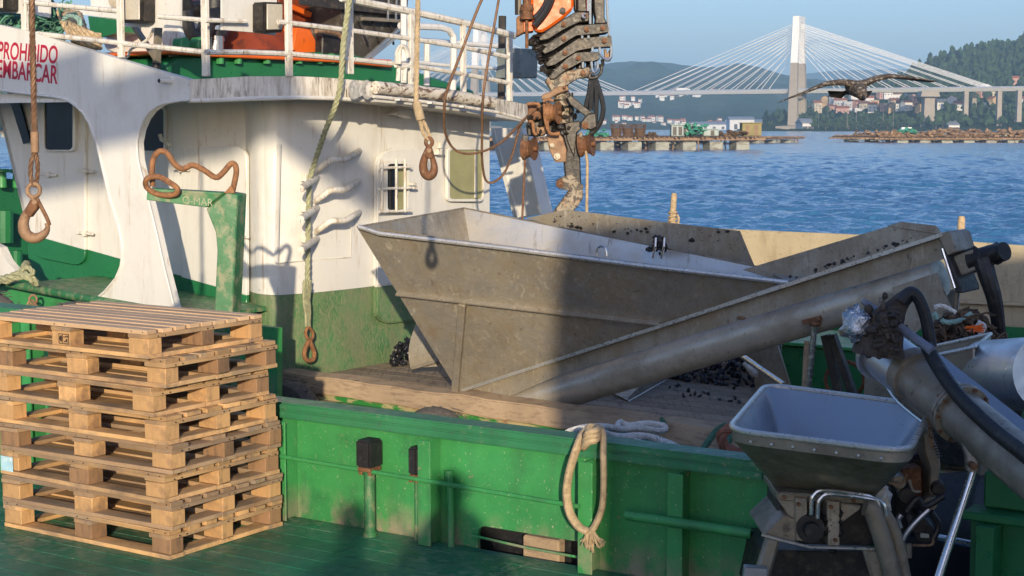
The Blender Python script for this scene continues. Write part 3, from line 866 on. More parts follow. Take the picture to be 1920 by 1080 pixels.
def rbox(Pf, u_, v_, zb, size, name, label, cat, m, roof=None, bevel=0.1):
    c = Pf(u_, v_, zb + ZW)
    t = thing(name, label, cat, c)
    q = MB(); q.xbox(c.x - size[0] / 2, c.x + size[0] / 2, c.y - size[1] / 2, c.y + size[1] / 2, c.z, c.z + size[2]); q.build('body', m, t, bevel=bevel)
    q = MB(); q.xbox(c.x - size[0] / 2 - .12, c.x + size[0] / 2 + .12, c.y - size[1] / 2 - .12, c.y + size[1] / 2 + .12, c.z + size[2] + 0.003, c.z + size[2] + .1); q.build('lid', roof or m, t)
    for sx in (-0.22, 0.22):
        q = MB(); q.xbox(c.x + sx * size[0] - 0.25, c.x + sx * size[0] + 0.25, c.y - size[1] / 2 - 0.03, c.y - size[1] / 2 + 0.02, c.z + size[2] * 0.1, c.z + size[2] * 0.85); q.build('panel', M_GREASE if m is M_PALEBLUE else M_RAFTWOOD, t)
    return c
U1 = lambda px: (px - 955) / 465 * 33.5
rbox(P1, U1(1472), 8, 1.95, (2.7, 2.6, 1.75), 'raft_hut', 'yellowish wooden hut at the right end of the near raft', 'hut', M_HUT)
c = rbox(P1, U1(1296), 4, 1.95, (1.7, 2.0, 1.5), 'winch_housing', 'pale blue winch housing on the near raft, left one', 'machine', M_PALEBLUE)
c = rbox(P1, U1(1322), 5, 1.95, (1.9, 2.0, 1.6), 'winch_housing', 'pale blue winch housing draped with green net on the near raft', 'machine', M_PALEBLUE)
rbox(P1, U1(1368), 6, 1.95, (3.2, 1.8, 0.9), 'storage_bin', 'low pale storage bin on the near raft', 'bin', M_PALEBLUE)
rbox(P1, U1(1034), 5, 1.95, (1.6, 1.5, 1.2), 'storage_bin', 'white storage bin on the near raft behind the crane', 'bin', M_WHITE)
def pile(Pf, u0, u1, v_, zb, h, n, name, label, cat, m, rnd, r0=0.35):
    q = MB()
    for i in range(n):
        c = Pf(rnd.uniform(u0, u1), v_ + rnd.uniform(-1, 1), zb + ZW + rnd.random() ** 1.5 * h); clump(q, c, r0 * rnd.uniform(.6, 1.5), r0 * rnd.uniform(.4, 1.0), rnd, 0.5)
    o = q.build(name, m, smooth=20); tag(o, label, cat)
pile(P1, U1(1310), U1(1342), 3, 2.3, 1.3, 26, 'net_heap', 'sea green net heaped over the winch housing on the near raft', 'net', M_GREENNET, rr_)
pile(P1, U1(1120), U1(1155), 4, 2.0, 0.8, 26, 'net_heap', 'sea green net heap left of the brown baskets', 'net', M_GREENNET, rr_)
pile(P1, U1(1392), U1(1450), 7, 2.0, 0.6, 40, 'rope_heap', 'dark rope heap left of the yellow hut', 'rope heap', M_NETBROWN, rr_)
pile(P1, U1(1236), U1(1280), 9, 2.0, 0.35, 24, 'rope_heap', 'low brown rope heap between the baskets and the winch', 'rope heap', M_NETBROWN, rr_)
pile(P2, 0, 38, 8, 1.2, 0.9, 130, 'rope_heap', 'long tan rope heap lying along the low right raft', 'rope heap', M_RAFTWOOD, rr_, 0.6)
pile(P3, 0, 24, 8, 1.2, 1.1, 70, 'rope_heap', 'brown rope heap on the raft with the green tarpaulin', 'rope heap', M_RAFTWOOD, rr_, 0.6)
pile(P3, 16, 22, 4, 1.2, 1.3, 30, 'tarpaulin', 'sea green tarpaulin on the farther raft', 'tarpaulin', M_GREENNET, rr_, 0.7)
pile(P5, 0, 44, 8, 1.4, 1.2, 100, 'rope_heap', 'brown heap along the most distant right raft', 'rope heap', M_RAFTWOOD, rr_, 0.8)
# a small white fishing boat moored by the far pier
bt = thing('motor_boat', 'small white motor boat moored at the foot of the broad bridge pier', 'boat', pz(1700, 640))
c = pz(1700, 640)
q = MB(); q.loft([[c + V((x, y * w, z)) for y, z in ((-1, 1.5), (1, 1.5), (.7, 0), (-.7, 0))] for x, w in ((-5, 1.5), (0, 1.7), (4, 1.2), (6, 0.1))]); q.build('hull', M_TRUCKW, bt)
q = MB(); q.xbox(c.x - 3, c.x + 1, c.y - 1, c.y + 1, c.z + 1.5, c.z + 3.3); q.build('cabin', M_TRUCKW, bt)

# ------------------------------------------------------------------ air
def haze():
    m = bpy.data.materials.new('sea_haze_air'); m.use_nodes = True
    n = m.node_tree.nodes; n.clear()
    out = n.new('ShaderNodeOutputMaterial'); pv = n.new('ShaderNodeVolumePrincipled')
    pv.inputs['Color'].default_value = (0.40, 0.68, 1.0, 1)
    pv.inputs['Density'].default_value = HAZE
    pv.inputs['Anisotropy'].default_value = -0.12
    m.node_tree.links.new(pv.outputs[0], out.inputs['Volume'])
    m.cycles.homogeneous_volume = True if hasattr(m.cycles, 'homogeneous_volume') else None
    q = MB(); q.xbox(-9500, 9500, -200, 12500, -9, 480)
    o = q.build('haze', m); o['kind'] = 'stuff'; o['label'] = 'pale blue sea haze over the bay'
HAZE = 0.00014
haze()
# ------------------------------------------------------------------ the green work barge we stand beside
WD = V((0.836, -0.5487, 0)).normalized()      # along its bulwark
WN = V((-WD.y, WD.x, 0))                       # outwards, over the side
W0 = V((-1.245, 8.78, 0))
def wp(t, q, z): return W0 + WD * t + WN * q + V((0, 0, z))
def wt(px):                                    # position along the bulwark for a bearing
    k = (px - 960) / F
    return (k * W0.y - W0.x) / (WD.x - k * WD.y)
barge = thing('work_barge', 'green painted work barge with planked deck and ribbed bulwark in the foreground', 'barge', wp(0, 0, 0))
def wbox(mb, t0, t1, q0, q1, z0, z1):
    return mb.box(wp((t0 + t1) / 2, (q0 + q1) / 2, (z0 + z1) / 2), WD, WN, Z3, (abs(t1 - t0), abs(q1 - q0), abs(z1 - z0)))
M_DECKG = mat('worn_green_deck_paint', (0.016, 0.14, 0.072), 0.5, var=0.3, vs=3, island=0.12, layers=[
    dict(c=(0.20, 0.25, 0.17), s=13, lo=0.49, hi=0.55, k=0.85, m=1.0, w=1.0), dict(c=(0.05, 0.15, 0.10), s=3, lo=0.45, hi=0.6, k=0.5),
    dict(c=(0.008, 0.03, 0.02), s=(5, 30, 10), lo=0.62, hi=0.7, k=0.8),
    dict(c=(0.36, 0.35, 0.27), s=(9, 60, 10), lo=0.66, hi=0.7, k=0.8)], bump=0.5, bs=30)
# deck planks run along the bulwark
q = MB(); w = 0.16
n = 0
qq = -0.02
while qq > -8.2:
    t = -9.0 + (n * 1.37) % 2.3
    while t < 6.5:
        L = 3.1
        q.add([wp(t + 0.003, qq - 0.003, -0.02), wp(t + L - 0.003, qq - 0.003, -0.02), wp(t + L - 0.003, qq - w + 0.003, -0.02), wp(t + 0.003, qq - w + 0.003, -0.02)] + [wp(t + 0.004, qq - 0.005, 0), wp(t + L - 0.004, qq - 0.005, 0), wp(t + L - 0.004, qq - w + 0.005, 0), wp(t + 0.004, qq - w + 0.005, 0)],
              [(4, 5, 6, 7), (0, 1, 5, 4), (1, 2, 6, 5), (2, 3, 7, 6), (3, 0, 4, 7)])
        t += L
    qq -= w; n += 1
q.build('deck_planks', M_DECKG, barge)
q = MB(); wbox(q, -9.2, 6.6, -8.4, -0.02, -1.6, -0.025); q.build('hull', M_GREENCLEAN, barge)
TG = wt(1447)          # the bulwark stops here (gangway), and starts again at TH
TH = wt(1838)
HB = 0.60
s0, s1 = wt(895), wt(1104)
q = MB()
wbox(q, -0.16, s0, 0, 0.02, -0.03, HB); wbox(q, s0 + 0.0, s1, 0, 0.02, 0.115, HB); wbox(q, s1, TG, 0, 0.02, -0.03, HB)
# rounded slot ends
for e, sg in ((s0, 1), (s1, -1)):
    for zc, zs in ((0.115, -1), (0.0, 1)):
        if zs == 1: continue
        pts = [wp(e, 0, zc), wp(e + sg * 0.045, 0, zc)] + [wp(e + sg * 0.045 * (1 - math.sin(a)), 0, zc - 0.045 * (1 - math.cos(a))) for a in [math.pi / 2 * k / 5 for k in range(1, 6)]]
        q.prism(pts, WN * 0.02)
q.build('bulwark_plate', M_GREEN, barge)
q = MB(); wbox(q, -0.30, TG + 0.01, -0.06, 0.10, HB + 0.002, HB + 0.042); wbox(q, -0.30, TG + 0.01, -0.062, -0.045, HB - 0.045, HB + 0.0015)
q.build('cap_rail', M_GREENCAP, barge, bevel=0.008, bseg=2)
for px, fl in ((546, 1), (818, 1), (1122, 1), (1292, 1)):
    t = wt(px)
    q = MB(); wbox(q, t + 0.012, t + 0.022, -0.13, -0.002, 0.002, HB - 0.046)
    wbox(q, t - 0.025, t + 0.055, -0.142, -0.1305, 0.002, HB - 0.047); q.build('stiffener', M_GREEN, barge, bevel=0.003)
q = MB(); q.cyl(wp(wt(545) + 0.0, -0.155, 0.365), wp(wt(1120), -0.155, 0.335), 0.012, segs=10); q.build('rail_rod', M_GREEN, barge)
q = MB(); q.cyl(wp(wt(1210), -0.16, 0.33), wp(TG, -0.16, 0.33), 0.024, segs=14); q.build('rail_pipe', M_GREEN, barge)
# the pipes with black valve boxes
def standpipe(px, q_, r, box, dz, zb=0.0, zt=0.36):
    t = wt(px)
    p = MB(); p.cyl(wp(t, q_, zb), wp(t, q_, zt), r, segs=16); p.cyl(wp(t, q_, zb), wp(t, q_, zb + 0.025), r * 1.25, segs=16)
    o = p.build('standpipe', M_GREENDK, barge)
    if box:
        w, d, h = box
        p = MB(); p.box(wp(t, q_, zt + h / 2 + 0.012), WD, WN, Z3, (w, d, h)); p.build('valve_box', M_BLACK, o, bevel=0.012, bseg=2)
        p = MB(); p.box(wp(t, q_, zt + 0.004), WD, WN, Z3, (w * 0.86, d * 0.86, 0.022)); p.build('valve_flange', M_RUST, o, bevel=0.004)
        for sx in (-1, 1):
            p = MB(); p.cyl(wp(t + sx * w * 0.3, q_ - d * 0.3, zt - 0.025), wp(t + sx * w * 0.3, q_ - d * 0.3, zt - 0.006), 0.012, segs=8); p.build('bolt', M_RUST, o)
standpipe(717, -0.13, 0.03, (0.10, 0.115, 0.15), 0)
standpipe(793, -0.07, 0.012, (0.06, 0.08, 0.15), 0, zt=0.34)
t = wt(856)
p = MB(); p.tube([wp(t, -0.06, 0), wp(t, -0.06, 0.20), wp(t - 0.01, -0.06, 0.37)], 0.019, 12); p.cyl(wp(t - 0.011, -0.06, 0.36), wp(t - 0.012, -0.06, 0.395), 0.024, segs=12); p.build('vent_pipe', M_GREEN, barge)
# inside the scupper slot
q = MB(); q.tube([wp(s0 - 0.02, -0.03, 0.065), wp((s0 + s1) / 2, -0.035, 0.05), wp(s1 + 0.01, -0.03, 0.045)], 0.007, 8); q.build('slot_rod', M_GREEN, barge)
q = MB(); wbox(q, s0 - 0.3, s1 + 0.3, 0.16, 0.18, -0.5, 0.16); wbox(q, s0 - 0.3, s1 + 0.3, 0.021, 0.18, -0.13, -0.12)
q.build('slot_shade_sheet', M_BLACK, barge)  # black sheets behind the slot stand in for the shade inside it
q = MB(); wbox(q, wt(965), wt(1035), 0.07, 0.14, -0.1, 0.08); q.build('fender_block', M_BEAM, barge, bevel=0.01)
# bulwark beyond the gangway, at the right
q = MB(); wbox(q, TH, 6.6, 0, 0.02, -0.03, 0.50); q.build('bulwark_plate', M_GREENCLEAN, barge)
q = MB(); wbox(q, TH - 0.02, 6.6, -0.07, 0.09, 0.502, 0.54); wbox(q, TH + 0.04, 6.6, 0.03, 0.10, 0.545, 0.70); q.build('cap_rail', M_GREENCLEAN, barge, bevel=0.008)
for k in (0.06, 0.75):
    q = MB(); wbox(q, TH + k, TH + k + 0.075, -0.135, -0.002, 0.002, 0.50); q.build('stiffener', M_GREENCLEAN, barge, bevel=0.004)
q = MB(); q.cyl(wp(TH + 0.07, -0.15, 0.2), wp(6.4, -0.15, 0.2), 0.015, segs=10); q.build('rail_rod', M_GREENCLEAN, barge)
# higher bulwark behind the pallets, at the left
tl0, tl1 = -6.5, wt(128)
q = MB(); wbox(q, tl0, tl1, -0.01, 0.02, -0.03, 0.98); wbox(q, tl1, -0.32, -0.005, 0.02, -0.03, 0.42); q.build('bulwark_plate', M_GREENCLEAN, barge)
q = MB(); wbox(q, tl0, tl1 + 0.02, -0.09, 0.12, 0.982, 1.03); q.build('cap_rail', M_GREENCAP, barge, bevel=0.01, bseg=2)
for px in (30, 78, 120):
    q = MB(); t = wt(px); wbox(q, t, t + 0.015, -0.15, -0.012, 0.002, 0.98); wbox(q, t - 0.03, t + 0.04, -0.162, -0.151, 0.002, 0.98); q.build('stiffener', M_GREEN, barge)
q = MB(); t = wt(100); q.prism([wp(t, -0.02, 0.97), wp(t + 0.5, -0.02, 0.97), wp(t + 0.5, -0.02, 0.9), wp(t + 0.1, -0.02, 0.7)], -WN * 0.02); q.build('gusset', M_GREEN, barge)

# ------------------------------------------------------------------ the stack of pallets
M_PBOARD = {}
for ax, sc, tn, tc in [(ax, sc, tn, tc) for ax, sc in (('x', (3, 26, 26)), ('y', (26, 3, 26))) for tn, tc in (('fresh', (0.58, 0.35, 0.155)), ('used', (0.47, 0.295, 0.145)), ('weathered', (0.335, 0.225, 0.135)))]:
    gs = tuple(max(1.2, s_ * 0.25) for s_ in sc)
    M_PBOARD[ax + tn] = mat(tn + '_pallet_board_wood_' + ('long' if ax == 'x' else 'cross'), tc, 0.75, var=0.18, vs=3, island=0.34, layers=[
        dict(c=(0.25, 0.205, 0.16), s=gs, lo=0.5, hi=0.64, k=0.75), dict(c=(0.30, 0.16, 0.07), s=sc, lo=0.5, hi=0.68, k=0.6),
        dict(c=(0.17, 0.115, 0.08), s=3.2, lo=0.46, hi=0.66, k=0.7),
        dict(c=(0.09, 0.055, 0.035), s=tuple(s_ * 2.2 for s_ in sc), lo=0.66, hi=0.72, k=0.7)], bump=0.35, bs=80)
M_PBLOCK = mat('pallet_block_wood', (0.55, 0.325, 0.145), 0.8, var=0.22, vs=4, island=0.3, layers=[
    dict(c=(0.33, 0.19, 0.09), s=(30, 30, 7), lo=0.5, hi=0.66, k=0.55), dict(c=(0.16, 0.10, 0.07), s=6, lo=0.5, hi=0.66, k=0.75)], bump=0.4, bs=70)
M_PBLOCKDK = mat('weathered_pallet_block_wood', (0.27, 0.155, 0.08), 0.85, var=0.25, vs=4, layers=[
    dict(c=(0.12, 0.08, 0.055), s=(30, 30, 7), lo=0.5, hi=0.66, k=0.7)], bump=0.4, bs=70)
M_PTOP = mat('fresh_top_board_wood', (0.60, 0.40, 0.235), 0.75, var=0.1, vs=3, island=0.14, layers=[
    dict(c=(0.34, 0.20, 0.11), s=(3, 30, 30), lo=0.54, hi=0.7, k=0.5), dict(c=(0.12, 0.07, 0.05), s=40, lo=0.70, hi=0.73, k=0.8)], bump=0.3, bs=80)
M_STAMP = mat('burnt_stamp_ink', (0.03, 0.015, 0.01), 0.8, var=0.2)
M_BLUETAG = mat('pale_blue_paper', (0.36, 0.58, 0.68), 0.7, var=0.1, vs=20, layers=[dict(c=(0.7, 0.75, 0.75), s=30, lo=0.55, hi=0.65, k=0.7)])
PX_, PY_ = (-WD), WN          # local axes of a pallet: long side x, short side y, from the near corner
def jb(mb, x0, x1, y0, y1, z0, z1, rnd, j=0.004):
    c = [(x0, y0), (x1, y0), (x1, y1), (x0, y1)]
    dz = rnd.uniform(-j, j) * 0.5; cc = [(x + rnd.uniform(-j, j), y + rnd.uniform(-j, j)) for x, y in c]
    vs = [V((x, y, z0 + dz)) for x, y in cc] + [V((x, y, z1 + dz)) for x, y in cc]
    mb.add(vs, [(3, 2, 1, 0), (4, 5, 6, 7), (0, 1, 5, 4), (1, 2, 6, 5), (2, 3, 7, 6), (3, 0, 4, 7)])
TONE = ['fresh', 'used', 'used', 'fresh', 'weathered', 'used', 'weathered', 'fresh']
PL, PW = 1.255, 0.838
def make_pallet(k, label, loc, rot, topm, rnd, nb, missing=()):
    t = thing('wooden_pallet', label, 'pallet', (0, 0, 0), 'stack of wooden pallets')
    L, W = PL, PW
    q = MB(); pitch = W / nb; bw = pitch - rnd.uniform(0.018, 0.035)
    for i in range(nb):
        if i in missing: continue
        y = i * pitch + (pitch - bw) / 2 * (0 if i == 0 else (2 if i == nb - 1 else 1))
        jb(q, rnd.uniform(-.004, .008), L + rnd.uniform(-.008, .004), y, y + bw, 0.122, 0.144, rnd)
    q.build('top_boards', topm, t, bevel=0.0015)
    q = MB()
    for x in (0, L / 2 - 0.07, L - 0.14): jb(q, x, x + 0.14, 0, W, 0.0995, 0.1215, rnd)
    q.build('stringer_boards', M_PBOARD['y' + TONE[k]], t, bevel=0.0015)
    for i in range(3):
        for j in range(3):
            q = MB(); x = (0, L / 2 - 0.07, L - 0.14)[i]; y = (0, W / 2 - 0.05, W - 0.1)[j]
            jb(q, x + 0.002, x + 0.138, y + 0.002, y + 0.098, 0.0225, 0.0992, rnd, 0.006)
            q.build('block', M_PBLOCKDK if rnd.random() < (0.08, 0.25, 0.35, 0.2, 0.7, 0.35, 0.6, 0.2)[k] else M_PBLOCK, t, bevel=0.003)
    q = MB()
    for y in (0, W / 2 - 0.05, W - 0.1): jb(q, 0.0, L, y, y + 0.1, 0.0, 0.022, rnd)
    q.build('bottom_boards', M_PBOARD['x' + TONE[k]], t, bevel=0.0015)
    q = MB()
    pass
    for x in (0.004, L - 0.104):
        q = MB()
        for y0, y1 in ((0.102, W / 2 - 0.052), (W / 2 + 0.052, W - 0.102)): jb(q, x, x + 0.1, y0, y1, 0.0, 0.022, rnd, 0.001)
        q.build('end_board', M_PBOARD['y' + TONE[k]], t, bevel=0.0015)
    t.location = loc; t.rotation_euler = (0, 0, rot)
    return t
pc = atZ(319, 1051, 0.0)
prot = math.atan2(PX_.y, PX_.x)
# rotation that carries local x onto PX_; local y then points to -WN, so mirror by building from the far side
rp = random.Random(21)
offs = [(-33, 0.004), (-1, 0.016), (-27, -0.018), (-3, 0.014), (8, 0.028), (-8, -0.014), (4, 0.012), (0, 0.0)]
plabs = ['clean pale wooden pallet on top of the stack, with a burnt stamp', 'wooden pallet second from the top of the stack, shifted to the right', 'worn wooden pallet third from the top of the stack, shifted to the left',
         'wooden pallet fourth from the top of the stack, just above the darkest one', 'dark weathered wooden pallet fifth from the top, boards missing in its deck', 'wooden pallet third from the bottom of the stack, with a blue paper tag',
         'wooden pallet second from the bottom of the stack', 'wooden pallet at the bottom of the stack, standing on the green deck']
pallets = []
for k in range(8):
    dx, dr = offs[k]
    rot = prot + dr
    ex = V((math.cos(rot), math.sin(rot), 0)); ey = V((-ex.y, ex.x, 0))     # ey = -WN direction
    near = pc + V((dx / 377.0, 0, 0.1445 * (7 - k) + 0.002)) 
    loc = near - ey * PW
    pallets.append(make_pallet(k, plabs[k], loc, rot, M_PTOP if k == 0 else M_PBOARD['x' + TONE[k]], rp, [9, 7, 7, 6, 6, 7, 7, 7][k], [(), (), (), (), (2, 4), (), (), ()][k]))
def on_block(k, lx, u0, u1, z0, z1, m, name):
    """a flat mark on the quay-facing long side of pallet k"""
    o = pallets[k]; q = MB(); y = PW + 0.0005
    q.prism([V((u0, y, z0)), V((u1, y, z0)), V((u1, y, z1)), V((u0, y, z1))], V((0, 0.0012, 0)))
    b = q.build(name, m, None); b.parent = o
    return b
# branded stamp on the middle block of the top pallet: framed emblem and letters
for u0, u1, z0, z1 in ((0.565, 0.640, 0.083, 0.086), (0.565, 0.640, 0.034, 0.037), (0.565, 0.568, 0.0371, 0.0829), (0.637, 0.640, 0.0371, 0.0829), (0.611, 0.613, 0.0371, 0.0829)):
    on_block(0, 0, u0, u1, z0, z1, M_STAMP, 'stamp')
for u0, u1, z0, z1 in ((0.572, 0.579, 0.068, 0.077), (0.583, 0.589, 0.068, 0.077), (0.592, 0.605, 0.068, 0.072), (0.590, 0.601, 0.045, 0.050), (0.577, 0.587, 0.045, 0.060), (0.618, 0.628, 0.045, 0.076), (0.629, 0.633, 0.052, 0.070)):
    on_block(0, 0, u0, u1, z0, z1, M_STAMP, 'stamp')
on_block(5, 0, 1.15, 1.25, 0.018, 0.098, M_BLUETAG, 'paper_tag')

# ------------------------------------------------------------------ davit post behind the pallets
dp = thing('mooring_post', 'worn green steel davit post with a bent rusty guide bar on its arm', 'davit', atY(425, 600, 9.25))
YD = 9.25
def D(px, py, y=YD): return atY(px, py, y)
q = MB()
tri_prism(q, [D(386, 391), D(404, 436), D(407, 470), D(400, 620), D(394, 1060), D(428, 1060), D(434, 620), D(446, 364), D(425, 361), D(395, 386)], V((0.035, 0.11, 0)))
q.build('upright', M_GREENDK, dp, bevel=0.006)
q = MB(); tri_prism(q, [D(274, 375, YD - .004), D(386, 389, YD - .004), D(414, 365, YD - .004), D(414, 361, YD - .004), D(275, 353, YD - .004)], V((0.05, 0.09, 0)))
q.build('arm', M_GREENDK, dp, bevel=0.004)
q = MB(); pts = [D(283, 350), D(282, 320), D(285, 297), D(296, 284), D(310, 287), D(325, 308), D(340, 317), D(358, 310), D(378, 318), D(402, 333), D(416, 324), D(430, 308), D(438, 309), D(441, 322), D(437, 345), D(433, 362)]
q.tube([p + V((0, 0.04, 0)) for p in spline(pts, 4)], 0.017, 10); q.build('guide_bar', M_ORANGERUST, dp)
q = MB(); q.prism([D(420, 362), D(434, 346), D(440, 362)], V((0.0, 0.02, 0))); q.build('lug', M_ORANGERUST, dp)
sk = thing('shackle_ring', 'rusty oblong ring hanging over the davit arm', 'ring', D(305, 350))
q = MB(); pts = [D(278, 335), D(275, 350), D(290, 362), D(315, 366), D(334, 362), D(336, 352), D(318, 340), D(297, 331)]
q.tube(spline([p + V((0, -0.03 + 0.03 * math.sin(i), 0)) for i, p in enumerate(pts)], 4, True), 0.017, 10, closed=True); q.build('ring_bar', M_ORANGERUST, sk)
def text_on(txt, p0, ax, up, h, m, name, parent, wscale=1.0, depth=0.004, off=0.0, bold=0.0):
    cu = bpy.data.curves.new('lettering', 'FONT'); cu.body = txt; cu.size = 1.0; cu.extrude = depth / 2 / h; cu.offset = bold
    ob = bpy.data.objects.new('lettering', cu); COL.objects.link(ob)
    dg = bpy.context.evaluated_depsgraph_get(); me = bpy.data.meshes.new_from_object(ob.evaluated_get(dg))
    bpy.data.objects.remove(ob)
    nrm = ax.cross(up)
    org = parent_world(parent)
    for v in me.vertices:
        v.co = p0 + ax * (v.co.x * h * wscale) + up * (v.co.y * h) + nrm * (v.co.z * h + off) - org
    o = bpy.data.objects.new(name, me); COL.objects.link(o); me.materials.clear(); me.materials.append(m); o.parent = parent
    return o
axd = (D(405, 386) - D(320, 377)).normalized()
text_on('O-MAR', D(342, 381) + V((0, -0.004, 0)), axd, Z3, 0.062, M_TEXT, 'lettering', dp, 0.9)
# ------------------------------------------------------------------ the big white and green mussel boat alongside
boat = thing('mussel_boat', 'large white and green mussel boat with curved cabin, moored behind the barge', 'boat', ab(-6, 11, 0.19))
ZK = 0.19
SB = 8.95                       # side wall of the cabin
PB = 8.05                       # outer side plating
def pxB(b, pts): return [atB(x, y, b) for x, y in pts]
def pxA(a, pts): return [atA(x, y, a) for x, y in pts]
def pxY(Y, pts): return [atY(x, y, Y) for x, y in pts]
def rrect(x0, y0, x1, y1, r, n=4, skew0=0.0, skew1=0.0):
    """rounded rectangle in picture units; skew tilts its top / bottom edge"""
    out = []
    for cx, cy, a0 in ((x1 - r, y0 + r, -90), (x1 - r, y1 - r, 0), (x0 + r, y1 - r, 90), (x0 + r, y0 + r, 180)):
        for k in range(n + 1):
            a = R(a0 + 90 * k / n); x = cx + r * math.cos(a); y = cy + r * math.sin(a)
            f = (x - x0) / (x1 - x0); g = (y - y0) / (y1 - y0)
            out.append((x, y + f * (skew0 * (1 - g) + skew1 * g)))
    return out
def ring_prism(mb, outer, inner, vec):
    n = len(outer); vec = V(vec)
    vs = list(outer) + list(inner) + [p + vec for p in outer] + [p + vec for p in inner]
    fs = []
    for i in range(n):
        j = (i + 1) % n
        fs += [(i, j, n + j, n + i), (2 * n + i, 3 * n + i, 3 * n + j, 2 * n + j), (i, 2 * n + i, 2 * n + j, j), (n + i, n + j, 3 * n + j, 3 * n + i)]
    return mb.add(vs, fs)

# --- cabin walls: rounded corner, then the after bulkhead
CW = [(470, -9.42), (478, -9.27), (490, -9.13), (505, -9.04), (523, -8.98), (560, -8.92), (604, -8.88), (660, -8.86), (740, -8.86), (830, -8.87), (918, -8.90)]
ZG = 0.842; ZT = [2.41] * 7 + [2.40, 2.38, 2.34, 2.29]
def wallpt(px, a, z):
    k = (px - 960) / F
    Y = a / (0.8 * k - 0.6)
    return V((k * Y, Y, z))
CWP = [wallpt(px, a, 0) for px, a in CW]
SIDE = [(470, 554, 150), (400, 534, 150), (300, 506, 150), (200, 478, 150), (100, 450, 150), (52, 437, 150)]
def strip(mb, pts, z0, z1, th):
    """wall following a plan line; z0, z1 may be lists; th = inward offset vectors"""
    n = len(pts)
    g = lambda z, i: z[i] if isinstance(z, list) else z
    rings = []
    for i, p in enumerate(pts):
        rings.append([V((p.x, p.y, g(z0, i))), V((p.x, p.y, g(z1, i))), V((p.x, p.y, g(z1, i))) + th[i], V((p.x, p.y, g(z0, i))) + th[i]])
    return mb.loft(rings)
thA = [-U * 0.05 + N * 0.0] * len(CWP)
q = MB(); strip(q, CWP, ZG, ZT, thA); q.build('cabin_wall', M_WHITE, boat, smooth=50)
q = MB(); strip(q, CWP, ZK - 0.05, ZG - 0.002, thA); q.build('wall_skirt', M_GREENWALL, boat, smooth=50)
sp = [atB(x, y, SB) for x, y, _ in SIDE]; sp[0] = V((CWP[0].x, CWP[0].y, sp[0].z))
q = MB(); strip(q, [V((p.x, p.y, 0)) for p in sp], [p.z for p in sp], [2.42] * len(sp), [N * 0.05] * len(sp)); q.build('side_wall', M_WHITE, boat)
q = MB(); strip(q, [V((p.x, p.y, 0)) for p in sp], [ZK - 0.05] * len(sp), [p.z - 0.002 for p in sp], [N * 0.05] * len(sp)); q.build('side_skirt', M_GREENCLEAN, boat)
# cabin return on the far side
far = CWP[-1]
q = MB(); strip(q, [V((far.x, far.y, 0)), V((far.x, far.y, 0)) - U * 4.5], ZK, 2.29, [-N * 0.05] * 2); q.build('cabin_wall', M_WHITE, boat)
# wheelhouse front, leaning forward, with two windows (left edge of the picture)
e0 = sp[-1]
q = MB()
fr = [e0 + V((0, 0, 0)), V((e0.x, e0.y, 0)) - U * 0.42 + V((0, 0, 2.42)), V((e0.x, e0.y, 0)) - U * 0.42 + N * 2.6 + V((0, 0, 2.42)), e0 + N * 2.6]
q.prism(fr, U * 0.05); q.build('wheelhouse_front', M_WHITE, boat)
q = MB(); q.prism([e0, fr[1], V((e0.x, e0.y, 2.42)), ], N * 0.05); q.build('side_wall', M_WHITE, boat)
# dark interior seen behind panes is the pane itself
def pane(name, plane, c, poly, inset, m, vec, frame=None, fth=0.02):
    outer = [plane(x, y, c) for x, y in poly]
    cx = sum(x for x, y in poly) / len(poly); cy = sum(y for x, y in poly) / len(poly)
    inner = [plane(cx + (x - cx) * inset[0], cy + (y - cy) * inset[1], c) for x, y in poly]
    o = None
    q = MB(); ring_prism(q, outer, inner, vec); o = q.build(name, frame or M_WHITE, boat, bevel=0.003)
    q = MB(); q.prism([p + V(vec) * 0.3 for p in inner], V(vec) * 0.25); q.build('pane', m, o)
    return o
pane('window', atB, SB - 0.04, rrect(84, 178, 146, 284, 9), (0.86, 0.94), M_GLASSDK, -N * 0.035)
pane('window', atB, SB - 0.001, rrect(240, 198, 315, 286, 10), (0.9, 0.92), M_GLASSDK, -N * 0.03)
# leaning front window, seen very obliquely
q = MB(); q.prism(pxB(SB - 0.03, [(16, 171), (34, 172), (60, 267), (47, 270)]), -N * 0.02); q.build('window', M_GLASSDK, boat)
# doors on the side wall
def door(px_poly, name='door'):
    q = MB(); q.prism(pxB(SB - 0.001, px_poly), -N * 0.035); o = q.build(name, M_WHITE, boat, bevel=0.01, bseg=2); return o
def split_poly(poly, f):
    """cut a picture polygon along the paint line y = f(x): upper, lower parts"""
    up, lo = [], []
    n = len(poly)
    for i in range(n):
        (x0, y0), (x1, y1) = poly[i], poly[(i + 1) % n]
        s0 = y0 - f(x0); s1 = y1 - f(x1)
        (up if s0 <= 0 else lo).append((x0, y0))
        if (s0 <= 0) != (s1 <= 0):
            k = s0 / (s0 - s1); p = (x0 + (x1 - x0) * k, y0 + (y1 - y0) * k)
            up.append(p); lo.append(p)
    return up, lo
fgreen = lambda x: 450 + (x - 100) * 104 / 370
for poly in (rrect(64, 178, 165, 480, 22, 5, 0, 20), rrect(345, 274, 468, 588, 24, 5, 0, 12)):
    up, lo = split_poly(poly, fgreen)
    q = MB(); q.prism(pxB(SB - 0.001, up), -N * 0.035); o = q.build('door', M_WHITE, boat, bevel=0.004)
    q = MB(); q.prism(pxB(SB - 0.001, lo), -N * 0.035); q.build('door_skirt', M_GREENCLEAN, o, bevel=0.004)
